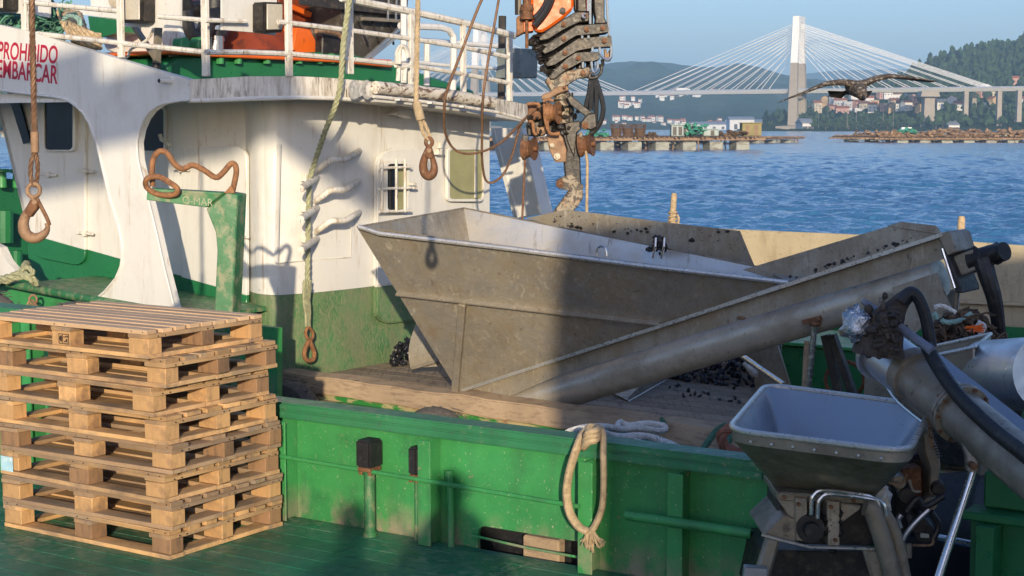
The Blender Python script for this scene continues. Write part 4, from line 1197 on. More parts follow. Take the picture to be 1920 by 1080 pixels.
for x, y in ((160, 437), (160, 320), (92, 327), (340, 317), (452, 443)):
    q = MB(); q.bar(atB(x - 16, y - 1, SB - 0.06), atB(x + 14, y + 2, SB - 0.06), 0.025, 0.022); q.bar(atB(x - 2, y - 5, SB - 0.06), atB(x - 2, y + 6, SB - 0.06), 0.03, 0.03); q.build('hinge', M_WHITE2, boat, bevel=0.004)
q = MB(); q.tube(spline(pxB(SB - 0.1, [(300, 252), (303, 262), (309, 264), (313, 270), (318, 272)]), 4), 0.016, 8); q.build('door_handle', M_WHITE2, boat)

# --- curved outer plating with two arches and the warning lettering
PANEL = [(-70, 37), (0, 47), (60, 60), (130, 83), (175, 96), (230, 113), (290, 131), (354, 149), (356, 187), (335, 189), (311, 193), (297, 197), (281, 208), (269, 224), (261, 243), (256, 267), (258, 299), (264, 325), (272, 352), (292, 433), (308, 505), (329, 587), (256, 573), (183, 558), (197, 546), (208, 533), (217, 522), (222, 511), (227, 498), (229, 480), (228, 455), (222, 425), (205, 370), (189, 300), (180, 264), (167, 230), (156, 212), (144, 200), (132, 191), (119, 185), (97, 181), (72, 178), (0, 169), (-70, 163)]
q = MB(); tri_prism(q, pxB(PB, PANEL), N * 0.07); q.build('side_plating', M_WHITE, boat, smooth=25)
# welded edge bead round the arch
q = MB(); q.tube(pxB(PB - 0.004, PANEL[8:22]), 0.011, 6); q.tube(pxB(PB - 0.004, PANEL[23:44]), 0.011, 6); q.build('edge_bead', M_WHITE, boat)
q = MB(); tri_prism(q, pxB(PB, [(-80, 420), (0, 464), (12, 489), (29, 508), (20, 520), (-80, 508)]), N * 0.07); q.build('side_plating', M_WHITE, boat)
def letter_line(txt, x0, y0, x1, y1, hpx, ws, sl):
    p0 = atB(x0, y0, PB); p1 = atB(x1, y1, PB); ax = (p1 - p0).normalized()
    up = (atB(x0 + sl, y0 - hpx, PB) - p0); h = up.length; up.normalize()
    o = text_on(txt, p0, ax, up, h * 1.37, M_LETTER, 'lettering', boat, ws, 0.003, 0.0005, bold=0.017)
    xs = [v.co.dot(ax) for v in o.data.vertices]; w0 = min(xs); k = (p1 - p0).length / (max(xs) - w0); s0 = p0.dot(ax) - parent_world(boat).dot(ax)
    for v in o.data.vertices:
        x = v.co.dot(ax); v.co += ax * ((s0 + (x - w0) * k) - x)
letter_line('PROHIBIDO', -4, 109, 108, 119, 33, 0.74, 2)
letter_line('EMBARCAR', -5, 144, 108, 157, 34, 0.74, 1)
q = MB(); q.cyl(atB(322, 152, PB), atB(322, 152, PB) - N * 0.10 - U * 0.02, 0.022, segs=14); o = q.build('drain_spout', M_WHITE, boat)
q = MB(); q.cyl(atB(321.5, 152, PB) - N * 0.1015 - U * 0.02, atB(321.5, 152, PB) - N * 0.103 - U * 0.02, 0.015, segs=12); q.build('spout_bore', M_GREASE, o)

# --- roof: fascia, soffit, deck on top
FAS = [(354, 149, 188, -9.03), (400, 147, 187, -8.82), (470, 143, 184, -8.62), (560, 143, 182, -8.48), (620, 146, 183, -8.42), (700, 153, 188, -8.38), (780, 161, 196, -8.37), (850, 171, 204, -8.40), (930, 184, 216, -8.46), (992, 197, 227, -8.54)]
fo = [(atA(x, yt, a), atA(x, yb, a)) for x, yt, yb, a in FAS]
q = MB(); q.loft([[b, t, t - U * 0.04, b - U * 0.04] for t, b in fo]); q.build('roof_fascia', M_FASCIA, boat, smooth=50)
q = MB(); q.tube([b + V((0, 0, -0.004)) for t, b in fo], 0.016, 8); q.build('fascia_lip', M_WHITE, boat)
q = MB(); q.loft([[b - U * 0.042 + V((0, 0, 0.0)), b - U * 0.042 + V((0, 0, 0.03)), b - U * 3.2 + V((0, 0, 0.03)), b - U * 3.2] for t, b in fo]); q.build('soffit', M_WHITE, boat, smooth=50)
q = MB(); q.loft([[t - U * 0.043 - V((0, 0, 0.03)), t - U * 0.043 - V((0, 0, 0.06)), t - U * 3.2 - V((0, 0, 0.06)), t - U * 3.2 - V((0, 0, 0.03))] for t, b in fo]); q.build('roof_deck', M_GREENDK, boat, smooth=50)
# soffit and roof over the side deck (behind the lettering)
q = MB(); a0, b0 = -9.05, PB + 0.071
q.prism([ab(a0, b0, 2.37), ab(-14.5, b0, 2.40), ab(-14.5, SB + 2, 2.40), ab(a0, SB + 2, 2.37)], V((0, 0, 0.05))); q.build('soffit', M_WHITE, boat)
# rolled grating and brackets under the fascia edge
q = MB(); pts = [atA(x, y, -8.25) for x, y in ((704, 164), (770, 170), (850, 180), (925, 193))]
q.tube(pts, 0.05, 12); q.build('rolled_awning', M_AWNING, boat)
q = MB(); q.tube([atA(x, y, -8.22) for x, y in ((700, 181), (780, 189), (860, 199), (930, 210), (985, 224))], 0.014, 8)
q.build('awning_rail', M_WHITE2, boat)
for x, y in ((748, 184), (808, 190), (868, 197)):
    q = MB(); q.bar(atA(x + 8, y - 3, -8.36), atA(x - 4, y + 3, -8.20), 0.05, 0.012); q.build('bracket', M_WHITE, boat)
q = MB()
for dx in (0, 24):
    rg = []
    for k in range(7):
        f = k / 6; xx = 664 + dx + 18 * f; r = 0.075 - 0.045 * f
        c = atA(xx, 168 + 2 * f, -8.30); rg.append([c + V((0, 0, math.cos(t) * r)) + N * (math.sin(t) * r * 0.8) - V((0, 0, 0)) for t in [2 * math.pi * i / 14 for i in range(14)]])
    q.loft(rg)
q.build('horn', M_WHITE, boat)
# --- lamp shade and latch on the after bulkhead
q = MB(); q.prism([atA(720, 214, -8.82), atA(731, 207, -8.82), atA(756, 207, -8.82), atA(756, 222, -8.82), atA(744, 217, -8.82)], U * 0.10); q.build('lamp_shade', M_WHITE, boat)
q = MB(); q.prism([atA(815, 279, -8.84), atA(827, 279, -8.84), atA(827, 291, -8.84), atA(813, 290, -8.84)], U * 0.05); q.prism([atA(820, 266, -8.84), atA(826, 266, -8.84), atA(826, 278, -8.84), atA(820, 278, -8.84)], U * 0.03); q.build('latch', M_WHITE2, boat, bevel=0.003)
q = MB(); q.bar(atA(523, 270, -8.955), atA(518, 492, -8.955), 0.03, 0.018); q.build('wall_strip', M_WHITE, boat)
q = MB(); q.bar(atA(520, 493, -8.94), atA(657, 482, -8.845), 0.006, 0.006); q.bar(atA(657, 482, -8.845), atA(659, 420, -8.845), 0.006, 0.006); q.build('weld_seam', M_WHITE2, boat)
# --- door in the after bulkhead with a barred window
AW = -8.855
dpoly = [(699, 330), (699, 310), (703, 296), (712, 285), (730, 278), (768, 276), (790, 284), (797, 300), (797, 560), (792, 588), (768, 601), (722, 606), (706, 601), (698, 590)]
yz = lambda x: 540 - (x - 600) * 0.045
up, lo = split_poly(dpoly, lambda x: 541 - (x - 680) * 0.15)
q = MB(); q.prism(pxA(AW, up), U * 0.05); dr_ = q.build('door', M_WHITE, boat, bevel=0.012, bseg=2)
q = MB(); q.prism(pxA(AW, lo), U * 0.05); q.build('door_skirt', M_GREENWALL, dr_, bevel=0.012, bseg=2)
wp_ = rrect(715, 302, 762, 399, 9, 4, 0, -2)
AW2 = AW + 0.051
outer = pxA(AW2, wp_); inner = pxA(AW2, rrect(720, 307, 758, 394, 6, 4, 0, -2))
q = MB(); ring_prism(q, outer, inner, U * 0.04); wn_ = q.build('window', M_WHITE, boat)
q = MB(); q.prism([p + U * 0.004 for p in inner], U * 0.008); q.build('pane', M_GLASSDK, wn_)
q = MB(); q.prism(pxA(AW2 + 0.013, [(745, 312), (757, 312), (757, 392), (745, 392)]), U * 0.002); q.build('curtain', M_FROST, wn_)
g = AW2 + 0.09
for x in (716, 743, 759):
    q = MB(); q.cyl(atA(x, 299, g), atA(x, 398, g), 0.011, segs=8); q.build('grate_bar', M_WHITE2, wn_)
for y in (314, 353, 396):
    q = MB(); q.cyl(atA(711, y + 1, g), atA(772, y - 1, g), 0.011, segs=8); q.build('grate_bar', M_WHITE2, wn_)
for x, y in ((770, 345), (772, 352)):
    q = MB(); q.box(atA(x, y, AW2 + 0.05), U, N, Z3, (0.09, 0.05, 0.02)); q.build('grate_hinge', M_WHITE2, wn_)
# the right-hand window with frosted glass
outer = pxA(-8.862, rrect(834, 276, 903, 378, 8, 4, 0, 0)); inner = pxA(-8.862, rrect(839, 281, 901, 373, 6))
q = MB(); ring_prism(q, outer, inner, U * 0.03); wn2 = q.build('window', M_WHITE, boat, bevel=0.004)
q = MB(); q.prism([p + U * 0.002 for p in inner], U * 0.012); q.build('pane', M_FROST, wn2)
q = MB(); q.prism(pxA(-8.845, [(890, 283), (894, 283), (893, 371), (889, 371)]), U * 0.004); q.build('pane_strip', M_WHITE2, wn2)

# --- three bent pipe rungs on the after bulkhead
for y in (0, 57, 115):
    s_ = [0, 57, 116].index(y) if y in (0, 57, 116) else 2
    q = MB()
    pts = [atA(x, yy + y, a) for x, yy, a in ((673, 283, -8.86), (662, 290, -8.72), (648, 298, -8.68), (632, 299, -8.68), (620, 300, -8.70), (606, 310, -8.76), (592, 320, -8.86))]
    q.tube(spline(pts, 3), 0.025, 12)
    q.build('grab_rung', M_WHITE2, boat)
    q = MB(); pts = [atA(x, yy + y, a) for x, yy, a in ((594, 333, -8.9), (582, 341, -8.76), (564, 354, -8.62))]
    q.tube(pts, 0.028, 12); q.build('grab_rung', M_WHITE2, boat)
    q = MB(); q.box(atA(573, 332 + y, -8.88), U, N, Z3, (0.06, 0.06, 0.07)); q.build('rung_lug', M_WHITE2, boat, bevel=0.006)

# --- far leg of the cabin wing
q = MB(); q.prism(pxB(13.0, [(920, 240), (976, 240), (1012, 401), (990, 404), (965, 408)]), N * 0.12); q.build('wing_leg', M_WHITE, boat)
q = MB(); q.prism(pxB(12.98, [(918, 240), (925, 240), (970, 408), (963, 409)]), N * 0.2); q.prism(pxB(12.98, [(973, 240), (979, 240), (1015, 401), (1009, 402)]), N * 0.2); q.build('wing_leg_flange', M_WHITE, boat)
q = MB(); q.loft([[b - U * 0.05 + V((0, 0, 0.0)), b - U * 0.05 + V((0, 0, 0.13)), b - U * 1.6 + N * 0.2 + V((0, 0, 0.13)), b - U * 1.6 + N * 0.2] for b in (fo[-3][1], fo[-1][1] + N * 0.3)]); q.build('wing_soffit', M_WHITE, boat)

# --- working deck, gunwale beam, hull
q = MB(); b = 8.98; n = 0
while b < 13.4:
    a = -8.8 - (n * 1.1) % 2.4
    while a < 1.5:
        L = 3.4
        a0 = max(a, -8.83)
        if a + L > a0 + 0.1:
            q.add([ab(a0 + 0.004, b + 0.004, ZK - 0.04), ab(a + L - 0.004, b + 0.004, ZK - 0.04), ab(a + L - 0.004, b + 0.176, ZK - 0.04), ab(a0 + 0.004, b + 0.176, ZK - 0.04), ab(a0 + 0.005, b + 0.006, ZK), ab(a + L - 0.005, b + 0.006, ZK), ab(a + L - 0.005, b + 0.174, ZK), ab(a0 + 0.005, b + 0.174, ZK)],
                  [(4, 5, 6, 7), (0, 1, 5, 4), (1, 2, 6, 5), (2, 3, 7, 6), (3, 0, 4, 7)])
        a += L
    b += 0.18; n += 1
dk = q.build('deck_planks', M_WOODDECK, boat)
dk.rotation_euler = (0, 0, 0)
M_WOODDECK.name = 'grey_weathered_deck_planks'
q = MB(); q.abbox(-15, 2, 8.9, 13.6, -1.6, ZK - 0.045); q.build('hull', M_HULL, boat)
# gunwale timber: measured ends, slightly sheered
g0 = atY(512, 697, 12.45); g1 = atY(1345, 806, 9.95); gd = (g1 - g0).normalized()
gn = V((-gd.y, gd.x, 0)).normalized()
q = MB(); rg = []
for k in range(25):
    f = -0.02 + 1.32 * k / 24
    p = g0 + (g1 - g0) * f; j = 0.006 * math.sin(k * 2.3) + 0.004 * math.sin(k * 5.1)
    rg.append([p + gn * 0.0 + V((0, 0, -0.13 + j)), p + gn * 0.02 + V((0, 0, 0.0 + j)), p + gn * 0.20 + V((0, 0, 0.012 + j)), p + gn * 0.22 + V((0, 0, -0.13))])
q.loft(rg); q.build('gunwale_timber', M_BEAM, boat, bevel=0.01, bseg=2)
q = MB(); p0 = g0 - gd * 0.3; p1 = g0 + (g1 - g0) * 1.3
q.prism([p0 + gn * 0.05 + V((0, 0, -0.135)), p1 + gn * 0.05 + V((0, 0, -0.135)), p1 + gn * 0.3 + V((0, 0, -1.6)), p0 + gn * 0.3 + V((0, 0, -1.6))], gn * 0.05); q.build('topside', M_HULL, boat)
q = MB(); p0 = g0 + V((0, 0, -0.20)) + gn * 0.01; q.bar(p0, p0 + (g1 - g0) * 1.3, 0.09, 0.05); q.build('rubbing_strake', M_HULL, boat, bevel=0.008)
# forward bulwark and green rail under the arches
BW = PB + 0.12
q = MB(); q.prism(pxB(BW, [(-80, 521), (25, 535), (180, 562), (332, 590), (520, 615), (520, 800), (-80, 800)]), N * 0.05); q.build('forward_bulwark', M_GREEN, boat)
q = MB(); q.tube(pxB(PB - 0.02, [(-60, 517), (20, 532), (100, 548), (180, 563), (260, 577), (352, 594)]), 0.035, 12); q.build('rail_tube', M_GREENDK, boat)
q = MB(); q.prism([atB(20, 532, PB), atB(352, 594, PB), atB(352, 594, PB) + N * 0.9, atB(20, 532, PB) + N * 0.9], V((0, 0, -0.03))); q.build('side_deck', M_GREENDK, boat)
# bow bulwark with bitts, seen past the wheelhouse
q = MB(); q.prism(pxA(-15.5, [(-90, 330), (55, 337), (56, 540), (-90, 540)]), U * 0.06); q.build('bow_bulwark', M_GREENCLEAN, boat)
for x in (4, 33):
    q = MB(); p = atA(x, 352, -15.3); q.cyl(p, p + V((0, 0, 0.17)), 0.055, 0.05, 12); q.cyl(p + V((0, 0, 0.17)), p + V((0, 0, 0.21)), 0.085, 0.085, 12); q.build('bitt', M_GREEN, boat, bevel=0.006)
q = MB(); q.cyl(atA(10, 455, -15.3), atA(10, 395, -15.3), 0.09, segs=10); q.cyl(atA(32, 500, -15.2), atA(32, 470, -15.2), 0.06, segs=10); q.build('deck_gear', M_GREENCLEAN, boat)
# far bulwark
FB = 13.45
q = MB(); q.prism(pxB(FB, [(980, 412), (1100, 417), (1390, 431), (1560, 438), (1690, 444), (1800, 452), (2300, 488), (2300, 720), (980, 720)]), N * 0.06); q.build('far_bulwark', M_CREAM, boat)
q = MB(); q.prism(pxB(FB - 0.03, [(1000, 575), (1700, 600), (2300, 640), (2300, 730), (1000, 730)]), N * 0.025); q.build('lower_bulwark', M_GREENCLEAN, boat)
q = MB(); q.bar(atB(1390, 548, FB - 0.03), atB(2300, 585, FB - 0.03), 0.06, 0.03); q.build('ledge', M_CREAM, boat)
q = MB(); q.bar(atB(1440, 655, FB - 0.06), atB(1700, 670, FB - 0.06), 0.025, 0.025); q.build('ledge', M_GREEN, boat)

# --- railing on the roof
def rail(pts, r, m=M_WHITE2, c=None, plane=None, name='rail'):
    q = MB(); q.tube([plane(x, y, c) for x, y in pts], r, 8); return q.build(name, m, boat)
def post(x0, y0, x1, y1, w, plane, c, m=M_WHITE2, d=0.035):
    p0 = plane(x0, y0, c); p1 = plane(x1, y1, c); ax = (N if plane is atA else U)
    q = MB(); q.box((p0 + p1) / 2, ax, Z3.cross(ax) * -1, Z3, (w, d, (p1 - p0).length)); return q.build('rail_post', m, boat, bevel=0.004)
BR = PB + 0.04; AR = -8.50
post(46, -20, 46, 57, 0.06, atB, BR); post(226, -20, 226, 108, 0.055, atB, BR); post(385, -20, 385, 143, 0.06, atB, BR - 0.0)
post(541, -20, 541, 143, 0.055, atA, AR); post(655, -20, 655, 139, 0.065, atA, AR); post(772, 24, 770, 160, 0.058, atA, AR); post(871, 43, 866, 173, 0.05, atA, AR); post(957, 62, 954, 190, 0.055, atA, AR)
rail([(46, 4), (130, 12), (226, 21)], 0.02, plane=atB, c=BR); rail([(70, 63), (226, 81), (385, 98)], 0.02, plane=atB, c=BR); rail([(298, 31), (385, 38)], 0.018, plane=atB, c=BR)
rail([(385, 98), (460, 98), (541, 101), (655, 111), (772, 123), (870, 139), (957, 156)], 0.02, plane=atA, c=AR)
rail([(385, 38), (460, 40)], 0.018, plane=atA, c=AR - 0.2)
rail([(522, 41), (541, 43), (655, 57), (772, 73), (870, 89), (957, 108)], 0.02, plane=atA, c=AR)
rail([(640, -4), (655, -1), (772, 22), (870, 43), (965, 67)], 0.03, plane=atA, c=AR, m=M_WHITE2)
# inner white hoop rail and posts behind
rail([(757, -20), (757, 155)], 0.03, plane=atA, c=-9.6, m=M_WHITE); rail([(750, 48), (825, 51), (842, 56), (850, 68), (851, 90), (849, 170)], 0.032, plane=atA, c=-9.7, m=M_WHITE)
rail([(757, 114), (830, 122), (950, 130)], 0.018, plane=atA, c=-9.8, m=M_WHITE); rail([(760, 73), (950, 88)], 0.024, plane=atA, c=-9.9, m=M_WHITE); rail([(801, 80), (800, 160)], 0.03, plane=atA, c=-9.9, m=M_WHITE)
rail([(942, 30), (940, 186)], 0.035, plane=atA, c=-8.8, m=M_BOOM)
q = MB(); q.prism(pxA(-8.6, [(962, 90), (1010, 92), (1008, 147), (960, 146), (965, 120)]), -U * 0.2); q.build('locker', mat('grey_green_locker_paint', (0.20, 0.23, 0.22), 0.6, var=0.2, vs=6, layers=[dict(c=(0.07, 0.08, 0.07), s=12, lo=0.55, hi=0.68, k=0.7)]), boat, bevel=0.01)
# --- floodlights on white back plates
def flood(poly_plate, box, plane, c, vec, tilt=0.0):
    q = MB(); q.prism([plane(x, y, c) for x, y in poly_plate], V(vec) * 0.02); q.build('lamp_bracket', M_WHITE, boat)
    x0, y0, x1, y1 = box; f = V(vec).normalized()
    q = MB(); q.prism([plane(x, y, c) - f * 0.01 for x, y in ((x0, y0), (x1, y0 + 1), (x1, y1), (x0, y1))], -f * 0.13); o = q.build('floodlight', M_GREASE, boat, bevel=0.012, bseg=2)
    q = MB(); q.prism([plane(x, y, c) - f * 0.1405 for x, y in ((x0 + 4, y0 + 4), (x1 - 4, y0 + 5), (x1 - 4, y1 - 5), (x0 + 4, y1 - 5))], -f * 0.012); q.build('lamp_glass', M_LAMPGLASS, o, bevel=0.004)
flood([(228, -20), (338, -20), (338, 53), (230, 50)], (246, -14, 294, 44), atB, 8.3, N)
flood([(417, -20), (520, -20), (517, 66), (468, 60), (417, 56)], (470, 5, 507, 62), atA, -8.75, -U)
flood([(-30, -20), (92, -20), (92, 33), (50, 26), (-30, 22)], (-8, -20, 37, 22), atB, 8.35, N)
# --- machinery on the roof
q = MB(); q.prism(pxA(-10.4, [(310, 150), (312, 118), (330, 106), (640, 96), (735, 122), (775, 132), (890, 170), (890, 190), (310, 190)]), -U * 1.4); q.build('crane_plinth', M_GREENCLEAN, boat, bevel=0.02)
for x in (412, 446, 500, 560, 598, 621):
    q = MB(); p = atA(x, 111, -10.36); q.cyl(p + V((0, 0, -0.04)), p + V((0, 0, 0.05)), 0.035, segs=8); q.build('bolt', M_GREEN, boat)
q = MB(); q.prism(pxA(-10.3, [(322, 95), (372, 91), (735, 112), (735, 126), (640, 117), (395, 106), (322, 101)]), -U * 1.6); q.build('crane_flange', M_ORANGE, boat, bevel=0.008)
c0 = atA(480, 97, -11.0)
q = MB(); q.cyl(c0, c0 + V((0, 0, 0.27)), 0.42, 0.22, 18); q.cyl(c0 + V((0, 0, 0.27)), c0 + V((0, 0, 0.8)), 0.2, 0.2, 14); q.build('crane_base', M_ORANGESHADE, boat)
q = MB(); q.prism(pxA(-10.6, [(548, 100), (556, 52), (582, 55), (604, 100)]), -U * 0.25); q.build('machine_cover', M_ORANGE, boat, bevel=0.008)
q = MB(); q.prism(pxA(-10.9, [(520, -30), (600, -30), (580, 2), (582, 30), (660, 40), (690, 20), (690, 60), (605, 60), (545, 100), (528, 100)]), -U * 0.6); q.build('crane_column', M_ORANGESHADE, boat, bevel=0.015)
q = MB(); q.prism(pxA(-10.85, [(540, 8), (578, 24), (576, 33), (541, 18)]), U * 0.05); q.build('column_band', M_ORANGE, boat)
# black hydraulic stack with chromed rings
c0 = atA(404, 97, -10.7)
for k, (h0, h1, r, m_) in enumerate(((0, .14, .075, M_CHROME), (.14, .19, .1, M_BLACK), (.19, .23, .08, M_CHROME), (.23, .3, .105, M_BLACK), (.3, .36, .08, M_CHROME), (.36, .46, .1, M_BLACK))):
    q = MB(); q.cyl(c0 + V((0, 0, h0 + .001)), c0 + V((0, 0, h1 - .001)), r, segs=16); q.build('hydraulic_ram', m_, boat)
q = MB(); q.tube(spline(pxA(-10.6, [(345, 20), (352, 60), (368, 72), (384, 60), (392, 35), (420, 28)]), 5), 0.075, 10); q.tube(spline(pxA(-10.9, [(338, -10), (350, 18), (385, 16), (420, 2)]), 5), 0.09, 10); q.build('hydraulic_hose', M_BLACK, boat)
q = MB(); q.prism(pxA(-11.2, [(335, -30), (425, -30), (420, 22), (385, 28), (340, 14)]), -U * 0.3); q.build('crane_arm', M_ORANGESHADE, boat)
for x0 in (340, 372):
    q = MB(); q.prism(pxA(-10.35, [(x0, 92), (x0, 76), (x0 + 5, 69), (x0 + 13, 70), (x0 + 17, 78), (x0 + 17, 92)]), -U * 0.12); q.build('green_cover', M_GREEN, boat, bevel=0.01)
q = MB(); q.prism(pxA(-10.4, [(605, 62), (640, 70), (640, 104), (604, 102)]), -U * 0.1); q.build('engine_block', M_GREASE, boat, bevel=0.01)
q = MB(); q.tube(spline(pxA(-10.3, [(592, 58), (612, 58), (632, 62), (645, 75)]), 4), 0.022, 8); q.build('hydraulic_hose', M_RUSTPALE, boat)
# grey hopper bin hung above
q = MB(); q.prism(pxA(-10.5, [(640, -30), (768, -30), (762, 40), (745, 62), (690, 108), (640, 104)]), -U * 0.8); q.build('hanging_bin', mat('dark_bin_steel', (0.07, 0.062, 0.05), 0.5, 0.3, var=0.3, vs=5, layers=[dict(c=(0.26, 0.24, 0.2), s=9, lo=0.54, hi=0.68, k=0.7)]), boat)
for a_, b_ in (((766, 38), (686, 110)), ((760, 55), (694, 108))):
    q = MB(); q.bar(atA(*a_, -10.42), atA(*b_, -10.42), 0.03, 0.03); q.build('bin_frame', M_STEELIN, boat)
for x0, x1 in ((698, 712), (732, 738), (672, 690)):
    q = MB(); q.bar(atA(x0, 40, -10.46), atA(x1, 84, -10.46), 0.012, 0.02); q.build('bin_rib', M_GREASE, boat)
q = MB(); q.prism(pxA(-10.44, [(560, -30), (760, -30), (757, 30), (620, 16), (560, 9)]), U * 0.03); q.build('bin_shelf', M_BOOM, boat)
q = MB(); q.bar(atA(680, 35, -10.4), atA(757, 40, -10.4), 0.05, 0.03); q.build('bin_frame', M_STEELDIRT, boat)
for x in (730, 745, 762):
    q = MB(); q.bar(atA(x, -20, -10.38), atA(x - 3, 38, -10.38), 0.014, 0.014); q.build('bin_frame', M_STEELIN, boat)
# white funnel and casing
q = MB(); q.prism(pxB(9.6, [(190, 78), (228, 33), (330, 30), (345, 70), (330, 112), (300, 112), (218, 104), (196, 92)]), N * 0.5); q.build('casing', M_WHITE, boat, bevel=0.02)
q = MB(); q.prism(pxB(9.2, [(305, 58), (335, 52), (342, 70), (325, 112), (314, 108), (300, 75)]), N * 0.05); q.build('casing', M_WHITE2, boat, bevel=0.01)
q = MB(); q.bar(atB(252, 50, 8.6), atB(292, 108, 8.6), 0.045, 0.03); q.bar(atB(297, 52, 8.5), atB(293, 130, 8.5), 0.05, 0.04); q.build('stay_bar', M_STEELDIRT, boat)
q = MB(); q.cyl(atB(294, 118, 8.49), atB(293, 132, 8.49), 0.035, segs=10); q.build('bar_foot', M_BLACK, boat)
q = MB(); q.tube(spline(pxB(8.42, [(288, 54), (280, 70), (262, 84), (246, 92), (240, 105), (234, 110)]), 4), 0.012, 6); q.build('lamp_cable', M_WHITE2, boat)
q = MB(); q.prism(pxB(9.5, [(135, 14), (226, 24), (226, 36), (135, 25)]), N * 0.8); q.build('shelf', M_WHITE, boat)
q = MB(); q.prism(pxB(9.6, [(165, -30), (226, -30), (226, 20), (168, 16)]), N * 0.5); o = q.build('fan_housing', M_WHITE, boat, bevel=0.02)
q = MB(); q.cyl(atB(216, 2, 9.595), atB(216, 2, 9.57), 0.06, segs=20); q.build('fan_grille', M_STEELDIRT, o)
q = MB(); q.prism(pxB(9.9, [(225, 100), (300, 104), (310, 118), (225, 110)]), N * 0.4); q.build('roof_coaming', M_GREENDK, boat)
q = MB(); q.prism(pxB(9.3, [(165, 30), (226, 38), (226, 60), (190, 70), (170, 66)]), N * 0.2); q.build('dark_recess', M_GREENCLEAN, boat)
# ------------------------------------------------------------------ big stainless hopper with its screw auger
hop = thing('steel_hopper', 'large muddy stainless steel V-shaped hopper with slanted screw auger on the boat deck', 'hopper', ab(-6.5, 9.2, ZK))
T1 = atB(670, 425, 8.05); T2 = atB(1475, 529, 9.0); BL = atB(862, 736, 8.95); K = atY(870, 390, 12.25); T3 = atB(1420, 500, 9.55)
BL2 = BL + N * 0.42 - U * 0.02; BR2 = T2 + N * 0.40
fn = (T2 - T1).cross(BL - T1).normalized()
if fn.y > 0: fn = -fn
def F_(px, py, off=0.0):
    return onp(px, py, T1 + fn * off, fn)
q = MB(); q.prism([T1, T2, BL], fn * -0.006); q.build('front_panel', M_STEELMUD, hop)
q = MB(); q.prism([T1, BL, BL2, K], (K - T1).cross(BL - T1).normalized() * 0.006); q.build('end_panel', M_STEELMUD, hop)
M_STEELSKY = mat('sky_bright_stainless_steel', (0.64, 0.63, 0.62), 0.36, 0.55, var=0.12, vs=1.2, layers=[  # base lightened to put the bright sky reflection into the steel
    dict(c=(0.46, 0.40, 0.31), s=(1.6, 1.6, 3), lo=0.48, hi=0.66, k=0.7, nm=1), dict(c=(0.12, 0.10, 0.08), s=(22, 22, 4), lo=0.58, hi=0.7, k=0.6, nm=1),
    dict(c=(0.03, 0.025, 0.02), s=30, lo=0.68, hi=0.71, k=0.9, nm=1)], bump=0.15, bs=24)
q = MB(); q.prism([K, T3, BR2, BL2], V((0.003, 0.005, 0))); q.build('back_panel', M_STEELSKY, hop)
q = MB(); q.prism([T3, atB(1478, 528, 9.05), BR2], V((0, 0.004, 0.004))); q.build('end_panel', M_STEELIN, hop)
q = MB(); q.tube([F_(672, 425, .012), F_(712, 438, .02), F_(960, 467, .02), F_(1200, 498, .02), F_(1478, 530, .02)], 0.016, 8); q.build('rim', M_STEELRIM, hop)
q = MB(); q.tube([K, (K + T3) / 2, T3], 0.006, 6); q.tube([T1, K], 0.006, 6); q.build('rim', M_STEELDIRT, hop)
q = MB(); q.box((F_(745, 547) + F_(1238, 604)) / 2 + fn * 0.02, (F_(1238, 604) - F_(745, 547)).normalized(), fn, (F_(1238, 604) - F_(745, 547)).normalized().cross(fn), ((F_(1238, 604) - F_(745, 547)).length, 0.04, 0.012)); q.build('ledge', M_STEELMUD, hop)
pa, pb = F_(870, 564), F_(855, 735)
q = MB(); q.box((pa + pb) / 2 + fn * 0.025, (pb - pa).normalized(), fn, (pb - pa).normalized().cross(fn), ((pb - pa).length, 0.05, 0.05)); q.build('stiffening_rib', M_STEELMUD, hop, bevel=0.004)
# splash plate behind
q = MB(); q.prism(pxB(9.95, [(985, 409), (1062, 393), (1250, 417), (1387, 433), (1413, 498), (1330, 500), (1100, 440)]), N * 0.006); q.build('splash_plate', M_STEELMUD, hop)
q = MB(); q.prism([atB(1387, 433, 9.95), atB(1414, 498, 9.95), atB(1398, 498, 10.2)], N * 0.004); q.build('splash_plate', M_STEELMUD, hop)
# lifting ring and mud-choked clamp on the rim
q = MB(); q.tube(spline([atB(1119, 480, 8.6), atB(1119, 470, 8.6), atB(1123, 463, 8.6), atB(1130, 462, 8.6), atB(1136, 466, 8.6), atB(1138, 480, 8.6)], 4), 0.008, 8); q.build('lifting_eye', M_CHROME, hop)
rnd = random.Random(5)
q = MB()
for i in range(26):
    c = atB(1236 + rnd.gauss(0, 5), 460 + rnd.gauss(0, 7), 9.45 + rnd.uniform(-.04, .04)); clump(q, c, rnd.uniform(.01, .03), rnd.uniform(.01, .035), rnd, .5)
q.build('mud_clod', M_GREASE, hop)
for x in (1226, 1242):
    q = MB(); q.tube([atB(x + 4, 446, 9.38), atB(x + 3, 462, 9.36), atB(x - 2, 484, 9.38)], 0.008, 6); q.build('clamp_bar', M_CHROME, hop)
q = MB()
for i in range(60):
    f = rnd.random() ** 1.6; c = atB(1040 + f * 330, 398 + f * 34 + rnd.uniform(2, 28), 9.945); s_ = rnd.random() ** 3; clump(q, c, .004 + .02 * s_, .003 + .014 * s_, rnd, .6)
for i in range(40):
    f = rnd.random(); c = atB(1470 + f * 270, 531 - f * 88 + rnd.uniform(-9, -2), 8.96); s_ = rnd.random() ** 2; clump(q, c, .003 + .012 * s_, .003 + .009 * s_, rnd, .6)
q.build('mud_specks', M_GREASE, hop)
